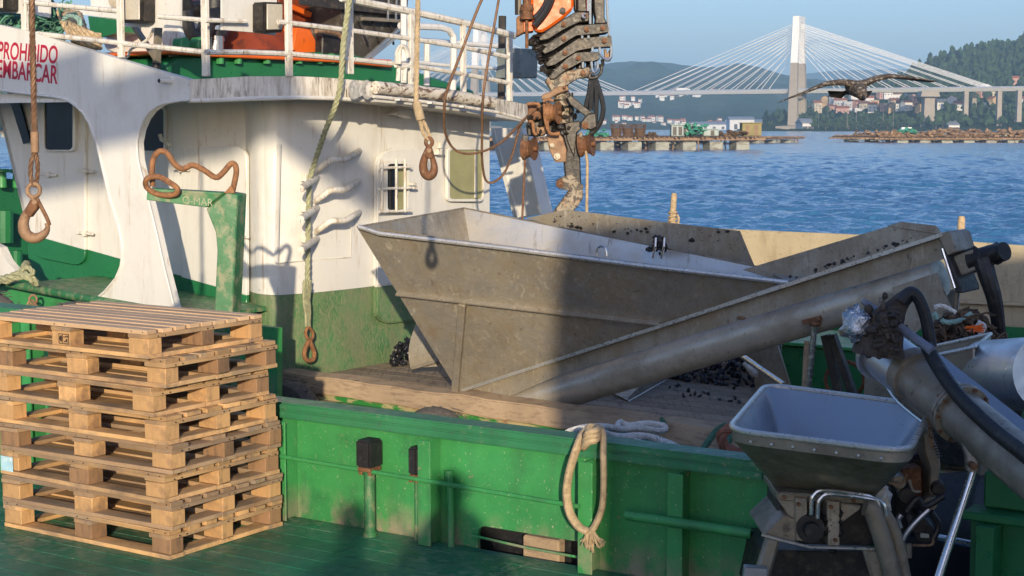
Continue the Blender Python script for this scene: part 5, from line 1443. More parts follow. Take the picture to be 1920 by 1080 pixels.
# auger
AB = 9.12
ax0 = atB(978, 759, AB); ax1 = atB(1764, 518, AB)
q = MB(); pts = [ax0.lerp(ax1, k / 12) for k in range(13)]; q.tube(pts, 0.118, 32); q.build('auger_tube', M_TUBE, hop, smooth=50)
q = MB(); q.prism(pxB(8.985, [(864, 737), (1768, 441), (1776, 484), (1046, 704), (960, 742), (905, 748)]), N * 0.006); q.build('auger_web', M_STEELMUD, hop)
q = MB(); q.bar(atB(864, 735, 8.95), atB(1770, 441, 8.95), 0.07, 0.012); q.bar(atB(864, 732.5, 8.94), atB(1770, 438.5, 8.94), 0.012, 0.022); q.build('auger_flange', M_STEELRIM, hop)
q = MB(); q.prism(pxB(9.30, [(1392, 506), (1667, 424), (1768, 439), (1476, 532)]), N * 0.006); q.prism(pxB(9.29, [(1667, 424), (1692, 416), (1755, 423), (1768, 440)]), N * 0.006 - U * 0.02); q.build('trough_back', M_STEELMUD, hop)
q = MB(); q.prism(pxB(8.93, [(1756, 441), (1775, 433), (1784, 440), (1793, 472), (1776, 480), (1768, 462)]), N * 0.30); q.build('end_plate', M_STEELDIRT, hop, bevel=0.006)
q = MB(); q.prism(pxB(8.92, [(1768, 470), (1776, 478), (1803, 540), (1804, 550), (1792, 549), (1778, 510)]), N * 0.28); q.build('end_plate', M_GREASE, hop, bevel=0.006)
q = MB(); q.tube([atB(1766, 466, 8.915), atB(1790, 540, 8.915)], 0.008, 6); q.build('flange_edge', M_CHROME, hop)
q = MB(); q.prism(pxB(9.0, [(1778, 484), (1824, 467), (1834, 506), (1792, 521)]), N * 0.18); q.build('gearbox', M_STEELMUD, hop, bevel=0.008)
q = MB(); q.tube([atB(1823, 488, 9.06), atB(1840, 484, 9.05), atB(1862, 477, 9.03), atB(1884, 471, 9.0)], [0.075, 0.062, 0.06, 0.055], 14)
for i in range(16): clump(q, atB(1826 + rnd.uniform(0, 55), 483 - rnd.uniform(0, 12) + rnd.uniform(-14, 14), 9.03), .028, .026, rnd, .5)
q.build('hydraulic_motor', M_GREASE, hop)
q = MB(); q.tube(spline([atB(1843, 488, 9.0), atB(1852, 520, 8.98), atB(1864, 560, 9.0), atB(1872, 610, 9.05), atB(1876, 655, 9.1)], 5), [0.058 - 0.0012 * k for k in range(21)], 10); q.build('hydraulic_hose', M_GREASE, hop)
q = MB(); q.prism(pxB(8.9, [(1672, 539), (1757, 511), (1782, 574), (1696, 640), (1690, 600)]), N * 0.006); q.build('discharge_chute', M_STEELMUD, hop)
q = MB(); q.prism(pxB(9.3, [(1690, 560), (1800, 540), (1796, 600), (1740, 625)]), N * 0.006); q.build('discharge_chute', M_STEELSKY, hop)
q = MB(); q.tube([atB(1794, 545, 9.0), atB(1790, 590, 9.0)], 0.016, 8); q.build('chute_stay', M_STEELDIRT, hop)
q = MB(); q.ell(atB(1391, 596, 8.99), 0.035, 0.03, 0.012); q.build('lug', M_RUSTPALE, hop)
q = MB(); q.tube([atB(1528, 606, 9.0), atB(1516, 728, 9.0)], 0.019, 10); q.build('support_leg', M_CHROME, hop)
q = MB(); q.tube([atB(1513, 640, 9.15), atB(1508, 728, 9.15)], 0.018, 10); q.build('support_leg', M_BEAM, hop)
q = MB(); q.bar(atB(1508, 604, 9.0), atB(1540, 596, 9.0), 0.06, 0.03); q.ell(atB(1528, 606, 9.0), .04, .04, .025); q.build('leg_bracket', M_RUST, hop)
for x0, x1 in ((1548, 1574), (1560, 1600)):
    q = MB(); q.bar(atB(x0, 628, 9.4), atB(x1, 742, 9.4), 0.05, 0.05); q.build('support_leg', M_BOOM, hop)
q = MB(); q.tube([atB(1584 + 36 * math.cos(t), 712 + 34 * math.sin(t), 9.6) for t in [2 * math.pi * k / 28 for k in range(28)]], 0.014, 8, closed=True); q.build('hand_wheel', M_RUST, hop)
# angle shoe under the auger, on the deck
q = MB(); q.prism([atZ(1146, 738, ZK + .004), atZ(1178, 753, ZK + .004), atZ(1250, 712, ZK + .004), atZ(1216, 700, ZK + .004)], V((0, 0, 0.008)))
s0_ = atZ(1178, 753, ZK + .004); s1_ = atZ(1250, 712, ZK + .004)
q.prism([s0_, s1_, s1_ + V((0, 0.05, .14)), s0_ + V((0, .05, .02))], V((0, 0.006, 0))); q.build('shoe', M_STEELDIRT, hop)
q = MB(); q.tube([s0_, s1_], 0.005, 6); q.build('shoe_edge', M_STEELRIM, hop)

sc = thing('scoop_plate', 'curved grey steel plate leaning behind the left end of the big hopper', 'plate', atZ(800, 690, ZK))
q = MB(); rg = []
for k in range(9):
    t = k / 8; x = 784 - 18 * math.sin(t * 2.2) ; y = 598 + 92 * t
    p0 = atY(x, y, 12.35); rg.append([p0, p0 + V((0.28, -0.10, 0.03)), p0 + V((0.285, -0.095, 0.03)), p0 + V((0.005, 0.005, 0))])
q.loft(rg); q.build('curved_sheet', M_STEELMUD, sc)
q = MB(); q.tube([atY(772, 691, 12.3), atY(838, 672, 12.2)], 0.012, 8); q.build('edge_rod', M_STEELDIRT, sc)
pl = thing('steel_pole', 'short worn steel pole leaning beside the mussel heap', 'pole', atZ(1430, 700, ZK))
q = MB(); q.tube([atB(1392, 668, 10.4), atB(1470, 722, 9.9)], 0.021, 10); q.build('shaft', M_CHROME, pl)
bp_ = thing('grey_panel', 'plain grey upright panel behind the auger support legs', 'panel', atZ(1440, 718, ZK))
q = MB(); q.prism(pxB(10.6, [(1398, 662), (1456, 642), (1486, 738), (1420, 738)]), N * 0.02); q.build('sheet', M_STEELMUD, bp_)

# ------------------------------------------------------------------ heaps of mussels, stray shells
def shells(name, label, centre, rx, ry, h, n, seed, size=0.03):
    rnd = random.Random(seed); q = MB()
    for i in range(n):
        a = rnd.uniform(0, 6.283); r_ = math.sqrt(rnd.random())
        z = h * max(0, 1 - r_ * r_) * rnd.uniform(0.55, 1.0)
        c = centre + U * (math.cos(a) * r_ * rx) + N * (math.sin(a) * r_ * ry) + V((0, 0, z + 0.008))
        Mx = Quaternion((rnd.random() - .5, rnd.random() - .5, rnd.random() - .5, rnd.random() - .5)).normalized().to_matrix()
        q.ell(c, size * rnd.uniform(.7, 1.2), size * .5, size * .32, Mx, 6, 4)
    o = q.build(name, M_MUSSEL); tag(o, label, kind='stuff'); return o
shells('mussel_heap', 'heap of black mussels on the deck under the raised end of the auger', atZ(1325, 716, ZK) + N * 0.5, 0.8, 0.6, 0.28, 1300, 3, 0.036)
shells('mussel_heap', 'small heap of black mussels in the corner below the cabin door', atZ(762, 684, ZK), 0.14, 0.16, 0.22, 160, 4, 0.03)
shells('mussel_litter', 'stray mussel shells scattered over the deck planks', atZ(1330, 735, ZK), 1.0, 0.4, 0.0, 36, 8, 0.03)

# ------------------------------------------------------------------ folded orange deck crane hanging over the boat
YC = 12.9
crane = thing('deck_crane', 'folded orange and grey hydraulic deck crane hanging beside the cabin roof', 'crane', atY(1060, 400, YC))
def z5(x, y): return (940 + x / 7.2, y / 7.2)
def z6(x, y): return (960 + x / 3.857, 140 + y / 3.857)
def cp(pts, Y, d, name, m, bevel=0.008, zz=z5):
    q = MB(); tri_prism(q, [atY(*zz(x, y), Y) for x, y in pts], V((0, d, 0))); return q.build(name, m, crane, bevel=bevel, smooth=30)
def bolt5(x, y, Y, r, m=M_RUST, zz=z5, par=None):
    p = atY(*zz(x, y), Y); q = MB(); q.cyl(p, p - V((0, 0.03, 0)), r, segs=6); q.cyl(p - V((0, 0.0305, 0)), p - V((0, 0.045, 0)), r * 0.5, segs=8); q.build('pin', m, par or crane)
def chamfer_top(x): return x
cp([(470, 436), (560, 432), (640, 385), (830, 250), (975, 115), (975, -260), (400, -260), (400, 170), (432, 350)], YC, 0.26, 'outer_boom', M_ORANGE, 0.02)
q = MB(); q.tube(spline([atY(*z5(x, y), YC - 0.03) for x, y in ((445, 345), (560, 210), (650, 60), (690, -80), (700, -250))], 5), 0.03, 8)
q.tube(spline([atY(*z5(x, y), YC - 0.03) for x, y in ((450, 250), (520, 180), (600, 60), (640, -80), (650, -250))], 5), 0.026, 8); q.build('hydraulic_hose', M_BLACK, crane)
bolt5(825, 145, YC - 0.002, 0.028, M_GREASE); 
cp([(200, 235), (290, 180), (395, 200), (436, 330), (436, 425), (300, 440), (205, 490)], YC + 0.05, 0.22, 'side_bracket', M_ORANGERUST)
cp([(300, 300), (425, 290), (430, 415), (305, 432)], YC + 0.03, 0.018, 'bracket_face', M_ORANGE, 0.004)
q = MB()
for k in range(5): p = atY(*z5(345, 110 + 38 * k), YC); q.cyl(p, p + V((0, 0, 0.028)), 0.05 + 0.006 * math.sin(k * 2), segs=12)
p = atY(*z5(345, 260), YC); q.cyl(p, p + V((0, 0, -0.23)), 0.014, segs=8); q.cyl(atY(*z5(345, -250), YC), atY(*z5(345, 110), YC), 0.03, segs=10); q.build('swivel', M_RUST, crane)
for x in (205, 240, 310):
    q = MB(); q.cyl(atY(*z5(x, -250), YC + .1), atY(*z5(x + 5, 200), YC + .1), 0.016, segs=8); q.build('pipe', M_STEELDIRT if x == 240 else M_GREASE, crane)
arms = [
 ([(510, 535), (512, 500), (600, 430), (820, 265), (1000, 160), (1180, 158), (1215, 200), (1215, 290), (1060, 300), (980, 335), (830, 410), (640, 530), (530, 550)], 0.00, [(843, 328), (1130, 215)]),
 ([(550, 695), (590, 640), (800, 480), (1010, 345), (1250, 325), (1440, 320), (1450, 432), (1260, 462), (1020, 480), (900, 550), (700, 680), (590, 726)], -0.05, [(845, 518), (1150, 395), (1370, 380)]),
 ([(605, 868), (640, 820), (860, 640), (1040, 520), (1250, 500), (1485, 480), (1496, 622), (1250, 640), (1030, 682), (900, 760), (720, 872), (630, 893)], -0.02, [(860, 708), (1392, 550)]),
 ([(648, 1040), (680, 985), (880, 792), (1000, 712), (1110, 702), (1310, 700), (1332, 800), (1240, 826), (1090, 832), (980, 892), (850, 962), (720, 1062), (662, 1064)], -0.06, [(865, 895), (1042, 783)]),
]
for pts, dy, pins in arms:
    cp(pts, YC - 0.08 + dy, 0.30 - dy, 'link_arm', M_BOOM, 0.012)
    for x, y in pins: bolt5(x, y, YC - 0.08 + dy - 0.001, 0.022, M_RUST)
cp([(590, 1090), (620, 1050), (800, 985), (940, 945), (1190, 905), (1205, 1040), (1055, 1050), (980, 1095), (800, 1200), (690, 1240)], YC - 0.1, 0.28, 'link_arm', M_BOOMPALE, 0.012)
bolt5(1100, 985, YC - 0.102, 0.024)
# dark jumble between the arms
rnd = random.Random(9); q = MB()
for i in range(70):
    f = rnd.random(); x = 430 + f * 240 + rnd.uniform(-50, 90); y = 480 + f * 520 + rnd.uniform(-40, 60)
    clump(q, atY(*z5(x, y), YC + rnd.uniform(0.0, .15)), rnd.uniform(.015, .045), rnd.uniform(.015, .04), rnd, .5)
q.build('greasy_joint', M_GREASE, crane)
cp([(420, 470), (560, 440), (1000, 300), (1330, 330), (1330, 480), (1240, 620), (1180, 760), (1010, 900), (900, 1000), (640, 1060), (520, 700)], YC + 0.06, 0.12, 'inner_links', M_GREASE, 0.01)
cp([(1030, -260), (1135, -260), (1150, 105), (1190, 157), (1030, 157)], YC - 0.06, 0.2, 'ram', M_BOOM)
cp([(1240, -260), (1395, -260), (1395, 240), (1435, 320), (1265, 322), (1275, 250), (1255, 150)], YC - 0.10, 0.22, 'ram', M_BOOM)
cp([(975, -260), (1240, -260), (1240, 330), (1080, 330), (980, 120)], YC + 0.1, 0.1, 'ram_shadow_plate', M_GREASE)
for x, y0, y1 in ((1170, -250, 150), (1200, -250, 325), (1410, -250, 480), (1090, 480, 520), (1175, 480, 520), (1230, 640, 690), (1100, 830, 915)):
    q = MB(); q.cyl(atY(*z5(x, y0), YC - 0.12), atY(*z5(x + (45 if x == 1410 else 0), y1), YC - 0.12), 0.011, segs=8); q.build('hydraulic_pipe', M_CHROME, crane)
for pts in ([(1325, 640), (1340, 740), (1385, 790), (1440, 790)], [(1485, 620), (1480, 760), (1440, 815), (1390, 800)], [(1215, 830), (1230, 960), (1270, 985)], [(1295, 830), (1300, 930), (1260, 980)], [(1140, 190), (1105, 200), (1105, 235), (1140, 245)]):
    q = MB(); q.tube(spline([atY(*z5(x, y), YC - 0.14) for x, y in pts], 4), 0.011, 8); q.build('hydraulic_pipe', M_CHROME, crane)
cp([(1385, 660), (1420, 660), (1425, 730), (1500, 620), (1500, 770), (1470, 830), (1400, 810)], YC - 0.08, 0.06, 'pipe_clamp', M_RUSTPALE, 0.004)
q = MB(); q.tube(spline([atY(*z5(x, y), YC - 0.1) for x, y in ((1360, 800), (1370, 870), (1330, 890), (1310, 880))], 4), 0.014, 8); q.build('hydraulic_hose', M_GREASE, crane)
for x in (1065, 1200):
    q = MB(); q.cyl(atY(*z5(x, 820), YC), atY(*z5(x, 930), YC), 0.035, segs=10); q.build('ram_rod', M_BLACK, crane)
# lower part: mast, sheaves, gripper arm
m0 = atY(*z6(350, 60), YC); m1 = atY(*z6(372, 350), YC)
q = MB(); q.cyl(m0, m1, 0.062, segs=18); q.build('mast', M_BOOMPALE, crane)
q = MB(); q.cyl(m0.lerp(m1, 0.40), m0.lerp(m1, 0.44), 0.07, segs=18); q.cyl(m0.lerp(m1, 0.57), m0.lerp(m1, 0.64), 0.066, segs=18); q.build('mast_collar', M_GREASE, crane)
q = MB(); q.cyl(atY(*z6(425, 130), YC + .05), atY(*z6(432, 380), YC + .05), 0.02, segs=10); q.build('side_pipe', M_BLACK, crane)
cp([(210, 160), (225, 140), (280, 120), (330, 85), (400, 80), (415, 110), (330, 140), (280, 170), (225, 188)], YC - .12, 0.06, 'toggle_link', M_RUSTPALE, 0.008, z6)
bolt5(232, 162, YC - .121, 0.022, M_RUSTPALE, z6); bolt5(378, 92, YC - .121, 0.015, M_RUST, z6)
cp([(395, 165), (420, 145), (575, 270), (600, 290), (560, 310), (530, 300), (420, 215)], YC - .14, 0.06, 'diagonal_link', M_BOOM, 0.006, z6)
cp([(490, 350), (515, 320), (545, 280), (610, 275), (618, 380), (575, 402), (515, 395)], YC - .16, 0.1, 'cam_block', M_BOOM, 0.012, z6)
bolt5(528, 368, YC - .162, 0.03, M_RUST, z6)
cp([(380, 350), (490, 330), (500, 400), (470, 420), (450, 600), (430, 560), (395, 470)], YC - .05, 0.14, 'gripper_knuckle', M_BOOM, 0.008, z6)
def sheave(x, y, r, w, Y, m, nx):
    p = atY(*z6(x, y), Y); n = V(nx).normalized(); q = MB()
    rg = []
    e1 = n.cross(Z3).normalized(); e2 = n.cross(e1)
    for d, rr in ((-w, r), (-w * .3, r * .72), (w * .3, r * .72), (w, r), (w * .95, r * .3), (-w * .95, r * .3)):
        rg.append([p + n * d + (e1 * math.cos(t) + e2 * math.sin(t)) * rr for t in [2 * math.pi * k / 24 for k in range(24)]])
    q.loft(rg, closed=True); o = q.build('sheave', m, crane, smooth=30)
    q = MB(); q.cyl(p - n * w * 1.5, p + n * w * 1.5, r * 0.2, segs=10); q.build('axle', M_RUST, o)
sheave(125, 535, 0.095, 0.045, YC - .05, M_RUST, (0.93, -0.36, 0)); sheave(538, 505, 0.1, 0.05, YC - .06, M_RUST, (0.95, -0.3, 0.1)); sheave(300, 275, 0.09, 0.045, YC - .12, M_ORANGERUST, (0.93, -0.36, 0))
cp([(75, 430), (120, 440), (118, 560), (90, 620), (78, 600)], YC - .08, 0.03, 'sheave_cheek', M_BOOM, 0.006, z6)
cp([(480, 420), (505, 410), (520, 470), (500, 560), (480, 520)], YC - .1, 0.03, 'sheave_cheek', M_BOOMPALE, 0.006, z6)
cp([(115, 205), (200, 215), (215, 320), (160, 330), (110, 325)], YC - .06, 0.12, 'rope_guide', M_RUST, 0.012, z6)
cp([(100, 350), (180, 335), (240, 350), (245, 440), (160, 450), (110, 440)], YC + .0, 0.08, 'rope_guide_base', M_GREASE, 0.012, z6)
for pts in ([(105, 215), (150, 208), (195, 215), (190, 240)], [(225, 195), (260, 180), (300, 190)], [(232, 210), (240, 330), (275, 420), (345, 430)], [(255, 330), (265, 410), (290, 430), (345, 420)], [(150, 345), (160, 420), (180, 430)], [(120, 340), (150, 345), (160, 425)]):
    q = MB(); q.tube(spline([atY(*z6(x, y), YC - .17) for x, y in pts], 5), 0.012, 8); q.build('guide_bar', M_ORANGERUST, crane)
bolt5(213, 398, YC - .01, 0.045, M_RUSTPALE, z6)
cp([(252, 430), (360, 430), (395, 545), (392, 632), (312, 634), (268, 540)], YC - .07, 0.05, 'pale_gusset', M_RUSTPALE, 0.006, z6)
bolt5(325, 590, YC - .071, 0.03, M_STEELDIRT, z6); bolt5(290, 512, YC - .071, 0.02, M_STEELDIRT, z6)
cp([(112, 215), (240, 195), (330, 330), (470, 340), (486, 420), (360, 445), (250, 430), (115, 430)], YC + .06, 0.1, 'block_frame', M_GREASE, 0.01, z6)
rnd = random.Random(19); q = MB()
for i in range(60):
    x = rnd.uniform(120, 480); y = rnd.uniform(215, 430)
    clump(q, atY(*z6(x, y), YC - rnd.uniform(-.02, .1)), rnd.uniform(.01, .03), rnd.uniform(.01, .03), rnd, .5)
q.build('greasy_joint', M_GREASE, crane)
cp([(355, 400), (400, 390), (470, 410), (492, 560), (502, 800), (460, 802), (385, 752), (375, 640), (395, 540)], YC - .03, 0.12, 'gripper_arm', M_GREASE, 0.01, z6)
cp([(318, 800), (325, 765), (380, 735), (440, 718), (498, 790), (522, 802), (512, 815), (516, 885), (480, 950), (428, 1000), (296, 1000), (365, 905), (412, 840), (335, 822)], YC - .05, 0.14, 'gripper_jaw', M_BOOMPALE, 0.01, z6)
bolt5(345, 788, YC - .052, 0.034, M_RUST, z6)
for pts in ([(575, 0), (560, 120), (535, 230), (530, 260)], [(580, 0), (575, 150), (568, 260)], [(590, 10), (610, 120), (608, 230), (602, 330), (575, 410)], [(600, 20), (640, 140), (660, 240), (645, 330), (610, 390), (570, 430)]):
    q = MB(); q.tube(spline([atY(*z6(x, y), YC - .1) for x, y in pts], 6), 0.02, 8); q.build('hydraulic_hose', M_BLACK, crane)
q = MB(); q.tube(spline([atY(*z6(x, y), YC - .13) for x, y in ((575, -20), (560, 20), (600, 20), (640, -10), (650, -60))], 4), 0.012, 6); q.build('hydraulic_hose', M_GREASE, crane)
q = MB(); q.tube([atY(*z6(95, 615), YC - .06), atY(*z6(85, 800), YC - .06), atY(*z6(72, 1080), YC - .06)], 0.009, 6); q.build('hoist_wire', M_RUST, crane)
q = MB(); q.tube([atY(*z6(528, 500), YC - .1), atY(*z6(545, 640), YC - .1), atY(*z6(540, 1030), YC - .1)], 0.012, 6); q.build('hoist_wire', M_ROPETAN, crane)

# rusty lines slung from the crane to the roof
tag((lambda q: (q.tube(spline([atY(x, y, yy) for x, y, yy in ((940, -60, 12.2), (903, 0, 12.2), (868, 90, 12.2), (838, 170, 12.25), (833, 205, 12.3), (834, 245, 12.4), (848, 276, 12.5), (872, 288, 12.5), (905, 284, 12.5), (938, 268, 12.6), (965, 243, 12.7), (985, 222, 12.8), (1010, 200, 12.85))], 6), 0.011, 6), q.build('slack_line', M_WIRE))[1])(MB()), 'rusty brown line looping below the right window of the cabin', 'rope')
tag((lambda q: (q.tube(spline([atY(x, y, yy) for x, y, yy in ((950, -90, 12.4), (935, 0, 12.4), (916, 110, 12.4), (906, 180, 12.4), (904, 240, 12.5), (904, 300, 12.6), (910, 336, 12.7), (924, 342, 12.7), (945, 325, 12.7), (962, 285, 12.8), (974, 240, 12.8), (984, 222, 12.8))], 6), 0.010, 6), q.build('slack_line', M_WIRE))[1])(MB()), 'dark brown line hanging past the cabin corner towards the wing leg', 'rope')

# ------------------------------------------------------------------ hanging hooks
def hookset(Yh, zz, label, rope_pts, rr, loop_l, loop_r, ferr, m_rope, ring, rad, body, brad, latch, lrad, plate):
    t = thing('lifting_hook', label, 'hook', atY(*zz(*body[len(body) // 2]), Yh))
    A = lambda x, y, d=0.0: atY(*zz(x, y), Yh + d)
    q = MB(); rope(q, [A(x, y) for x, y in rope_pts], rr, 4 if rr > 0.012 else 3, rr * 8); q.build('hoist_rope', m_rope, t)
    q = MB(); rope(q, [A(x, y) for x, y in loop_l], rr * .8, 3, rr * 7); rope(q, [A(x, y, .012) for x, y in loop_r], rr * .8, 3, rr * 7); q.build('eye_loop', m_rope, t)
    q = MB(); q.tube([A(*ferr[0]), A(*ferr[1])], ferr[2], 12); q.build('ferrule', M_ROPETAN if m_rope is not M_WIRE else M_RUSTPALE, t, bevel=0.002)
    q = MB(); q.tube([A(ring[0] + ring[2] * math.cos(a), ring[1] + ring[3] * math.sin(a)) for a in [2 * math.pi * k / 20 for k in range(20)]], rad, 10, closed=True)
    sp_ = spline([A(x, y) for x, y in body], 5); n = len(sp_)
    rs = [brad[0] + (brad[1] - brad[0]) * math.sin(math.pi * min(1, i / n * 1.15)) for i in range(n)]
    q.tube(sp_, rs, 12); q.build('hook_body', M_RUSTPALE if m_rope is M_WIRE else M_RUST, t)
    if latch:
        q = MB(); q.tube(spline([A(x, y, -.005) for x, y in latch], 4), lrad, 8); q.build('latch', M_RUST, t)
    if plate:
        q = MB(); q.prism([A(x, y, -.022) for x, y in plate], V((0, 0.044, 0))); o = q.build('cheek_plate', M_RUST, t, bevel=0.005)
        q = MB(); c = plate[0]; q.cyl(A((plate[0][0] + plate[1][0]) / 2, (plate[0][1] + plate[1][1]) / 2 + 14, -.03), A((plate[0][0] + plate[1][0]) / 2, (plate[0][1] + plate[1][1]) / 2 + 14, .03), 0.012, segs=10); q.build('pin', M_RUSTPALE, o)
    return t
zl = lambda x, y: (x / 3.6, 300 + y / 3.6)
hookset(7.7, zl, 'large rusty safety hook on a thick wire rope at the left edge', [(212, -1500), (216, -1000), (226, -500), (234, -180)], 0.0145, [(234, -60), (212, 10), (206, 90), (222, 165), (238, 175)], [(238, -60), (252, 10), (254, 90), (244, 160), (232, 178)], ((234, -190), (236, -50), 0.02), M_WIRE,
        (228, 205, 42, 45), 0.0105, [(228, 258), (205, 320), (170, 385), (158, 440), (172, 495), (215, 525), (262, 522), (305, 492), (322, 455), (316, 425)], (0.012, 0.028), [(250, 262), (285, 330), (318, 395), (334, 440)], 0.010, [(205, 268), (258, 275), (250, 330), (205, 390), (165, 372), (160, 352)])
zm = lambda x, y: (480 + x / 3.6, y / 3.6)
hookset(7.6, zm, 'rusty hook hanging on a brown rope in front of the cabin windows', [(1110, -700), (1095, -100), (1088, 300), (1080, 690)], 0.0125, [(1105, 800), (1120, 870), (1145, 925), (1168, 945)], [(1118, 800), (1150, 860), (1172, 920), (1165, 945)], ((1082, 690), (1112, 810), 0.022), M_ROPETAN,
        (1168, 960, 22, 28), 0.009, [(1165, 995), (1140, 1060), (1128, 1120), (1140, 1170), (1168, 1188), (1196, 1168), (1203, 1125), (1192, 1070), (1172, 1000)], (0.012, 0.022), None, 0.01, [(1150, 1000), (1184, 1000), (1200, 1065), (1172, 1075), (1138, 1060)])
# olive rope across the after bulkhead, ending in a small hook
t = thing('rope_hook', 'small rusty hook on an olive rope hanging against the green cabin skirt', 'hook', atA(580, 650, -8.7))
q = MB(); rope(q, [atA(x, y, a) for x, y, a in ((662, -60, -8.28), (655, 0, -8.28), (644, 80, -8.28), (638, 160, -8.3), (628, 200, -8.35), (610, 245, -8.5), (590, 305, -8.72), (580, 345, -8.78), (578, 420, -8.8), (577, 500, -8.8), (576, 560, -8.8))], 0.022, 3); q.build('olive_line', M_ROPEOLIVE, t)
rnd = random.Random(4)
q = MB()
for i in range(9): q.tube(spline([atA(576 + rnd.uniform(-8, 8), 532 + rnd.uniform(-8, 8), -8.78), atA(574 + rnd.uniform(-7, 7), 570, -8.77), atA(577 + rnd.uniform(-4, 4), 612, -8.78)], 3), 0.012, 6)
q.build('frayed_splice', M_ROPEOLIVE, t)
zs = lambda x, y: (480 + x / 3.6, 540 + y / 3.6)
q = MB(); A = lambda x, y: atA(*zs(x, y), -8.78)
q.tube(spline([A(350, 265), (A(335, 300)), A(345, 335), A(375, 345), A(385, 310), A(368, 275)], 4, True), 0.013, 8, closed=True)
q.tube(spline([A(360, 350), A(340, 390), A(326, 440), A(335, 480), A(362, 492), A(390, 475), A(392, 430), A(372, 380), A(364, 345)], 4), 0.018, 8); q.build('hook_body', M_ORANGERUST, t)

# ------------------------------------------------------------------ fenders, mooring ropes
def fender(px, ytop, Y, rx, name_label, tilt=0.0, tw=0.10):
    p = atY(px, ytop, Y); c = p - V((0, 0, rx)); t = thing('tyre_fender', name_label, 'fender', c)
    q = MB(); pts = [c + gd * (math.cos(a) * (rx - tw)) + V((0, 0, math.sin(a) * (rx - tw))) for a in [2 * math.pi * k / 36 for k in range(36)]]
    q.tube(pts, tw, 12, closed=True, flat=1.3); q.build('tyre', M_TYRE, t)
    rnd = random.Random(int(px)); q = MB()
    for k in range(60):
        a = rnd.uniform(0.2, 2.9); e = rnd.uniform(-.9, .9)
        b = c + gd * (math.cos(a) * rx) + V((0, 0, math.sin(a) * rx)) + gn * (e * tw)
        d = V((rnd.uniform(-.5, .5), rnd.uniform(-.5, .5), rnd.uniform(-.1, .5))) * 0.06
        q.tube([b, b + gd * rnd.uniform(-.04, .04) + V((0, 0, 0.006)), b + gd * rnd.uniform(-.1, .1) + V((0, 0, rnd.uniform(-.012, .012)))], 0.0035, 4)
    q.build('frayed_cords', M_TYRE, t)
fender(548, 716, 12.1, 0.32, 'grey striped tyre fender between the boats beside the pallets'); fender(822, 765, 10.75, 0.30, 'frayed grey tyre fender between the boats under the hopper leg')
fender(140, 569, 11.45, 0.30, 'grey tyre fender behind the top of the pallet stack'); fender(-12, 548, 11.5, 0.26, 'dark tyre fender cut off at the left edge of the photo')
# big black fender seen through the gangway
t = thing('black_fender', 'bulky black rubber fender seen through the gangway under the conveyor', 'fender', atY(1790, 960, 8.2))
q = MB(); c0 = atY(1690, 1010, 8.3); c1 = atY(1900, 1000, 7.9); q.tube([c0, c0.lerp(c1, .1), c0.lerp(c1, .9), c1], [0.2, 0.33, 0.33, 0.2], 20); q.build('rubber_body', M_BLACK, t)
q = MB(); rope(q, [c1 + V((0, 0, .3)), c1 + V((.1, .2, .6)), c1 + V((.1, .5, .75))], 0.015); q.build('lashing', M_ROPEGREEN, t)
# tan rope strop over the cap rail
t = thing('rope_strop', 'frayed tan rope loop hanging over the green bulwark cap', 'rope', wp(wt(1105), -0.17, 0.6))
def WP(px, py, q_): return onp(px, py, W0 + WN * q_, WN)
loop = [WP(x, y, q_) for x, y, q_ in ((1108, 806, -.02), (1092, 816, -.10), (1080, 845, -.19), (1068, 885, -.20), (1063, 925, -.19), (1069, 962, -.19), (1086, 988, -.19), (1104, 997, -.19))]
rs_ = [WP(x, y, q_) for x, y, q_ in ((1122, 803, -.02), (1131, 815, -.09), (1131, 850, -.18), (1132, 900, -.19), (1129, 950, -.19), (1117, 983, -.19), (1106, 998, -.19))]
q = MB(); q.tube(spline(loop, 6), 0.025, 10, flat=0.75); q.tube(spline(rs_, 6), 0.022, 10, flat=0.75); q.build('strop_loop', M_ROPETAN, t)
q = MB()
for k in range(3): q.tube(spline([WP(1094 + 3 * k, 838 - 9 * k, -.15), WP(1103, 828 - 8 * k, -.20), WP(1117, 824 - 8 * k, -.17), WP(1120, 812 - 5 * k, -.06), WP(1104, 806 - 2 * k, -.05)], 4, True), 0.019, 8, closed=True)
q.build('knot', M_ROPETAN, t)
q = MB(); rnd = random.Random(2)
for k in range(46):
    e = rnd.uniform(-1, 1); q.tube(spline([WP(1107 + e * 6, 994, -.19), WP(1109 + e * 14, 1010 + rnd.uniform(-4, 4), -.19 + rnd.uniform(-.02, .02)), WP(1112 + e * 22 + rnd.uniform(-4, 4), 1012 + rnd.random() * 26 * (1 - abs(e) * .5), -.19 + rnd.uniform(-.03, .02))], 3), 0.0035, 4)
q.build('frayed_end', M_ROPETAN, t)
t = thing('mooring_line', 'white braided mooring rope coiled between the bulwark and the deck timber', 'rope', wp(wt(1190), 0.3, 0.55))
def wr(pts, r=0.019):
    q = MB(); rope(q, [atY(x, y, Y) for x, y, Y in pts], r, 4, r * 6, 6); q.build('rope_bight', M_ROPEWHITE, t)
wr([(1062, 812, 8.3), (1090, 803, 8.4), (1130, 800, 8.5), (1165, 805, 8.8), (1200, 803, 9.0), (1240, 808, 9.2), (1247, 800, 9.25), (1215, 794, 9.2), (1180, 798, 9.1), (1163, 792, 9.1), (1160, 803, 9.0), (1175, 812, 8.9)])
wr([(1128, 812, 8.2), (1160, 820, 8.5), (1200, 818, 8.7), (1232, 824, 8.8), (1268, 838, 8.6)], 0.022); wr([(1190, 826, 8.6), (1215, 833, 8.5), (1240, 836, 8.4)], 0.016)
t = thing('green_line', 'green rope made fast round the gunwale timber beside the small hopper', 'rope', atY(1340, 820, 9))
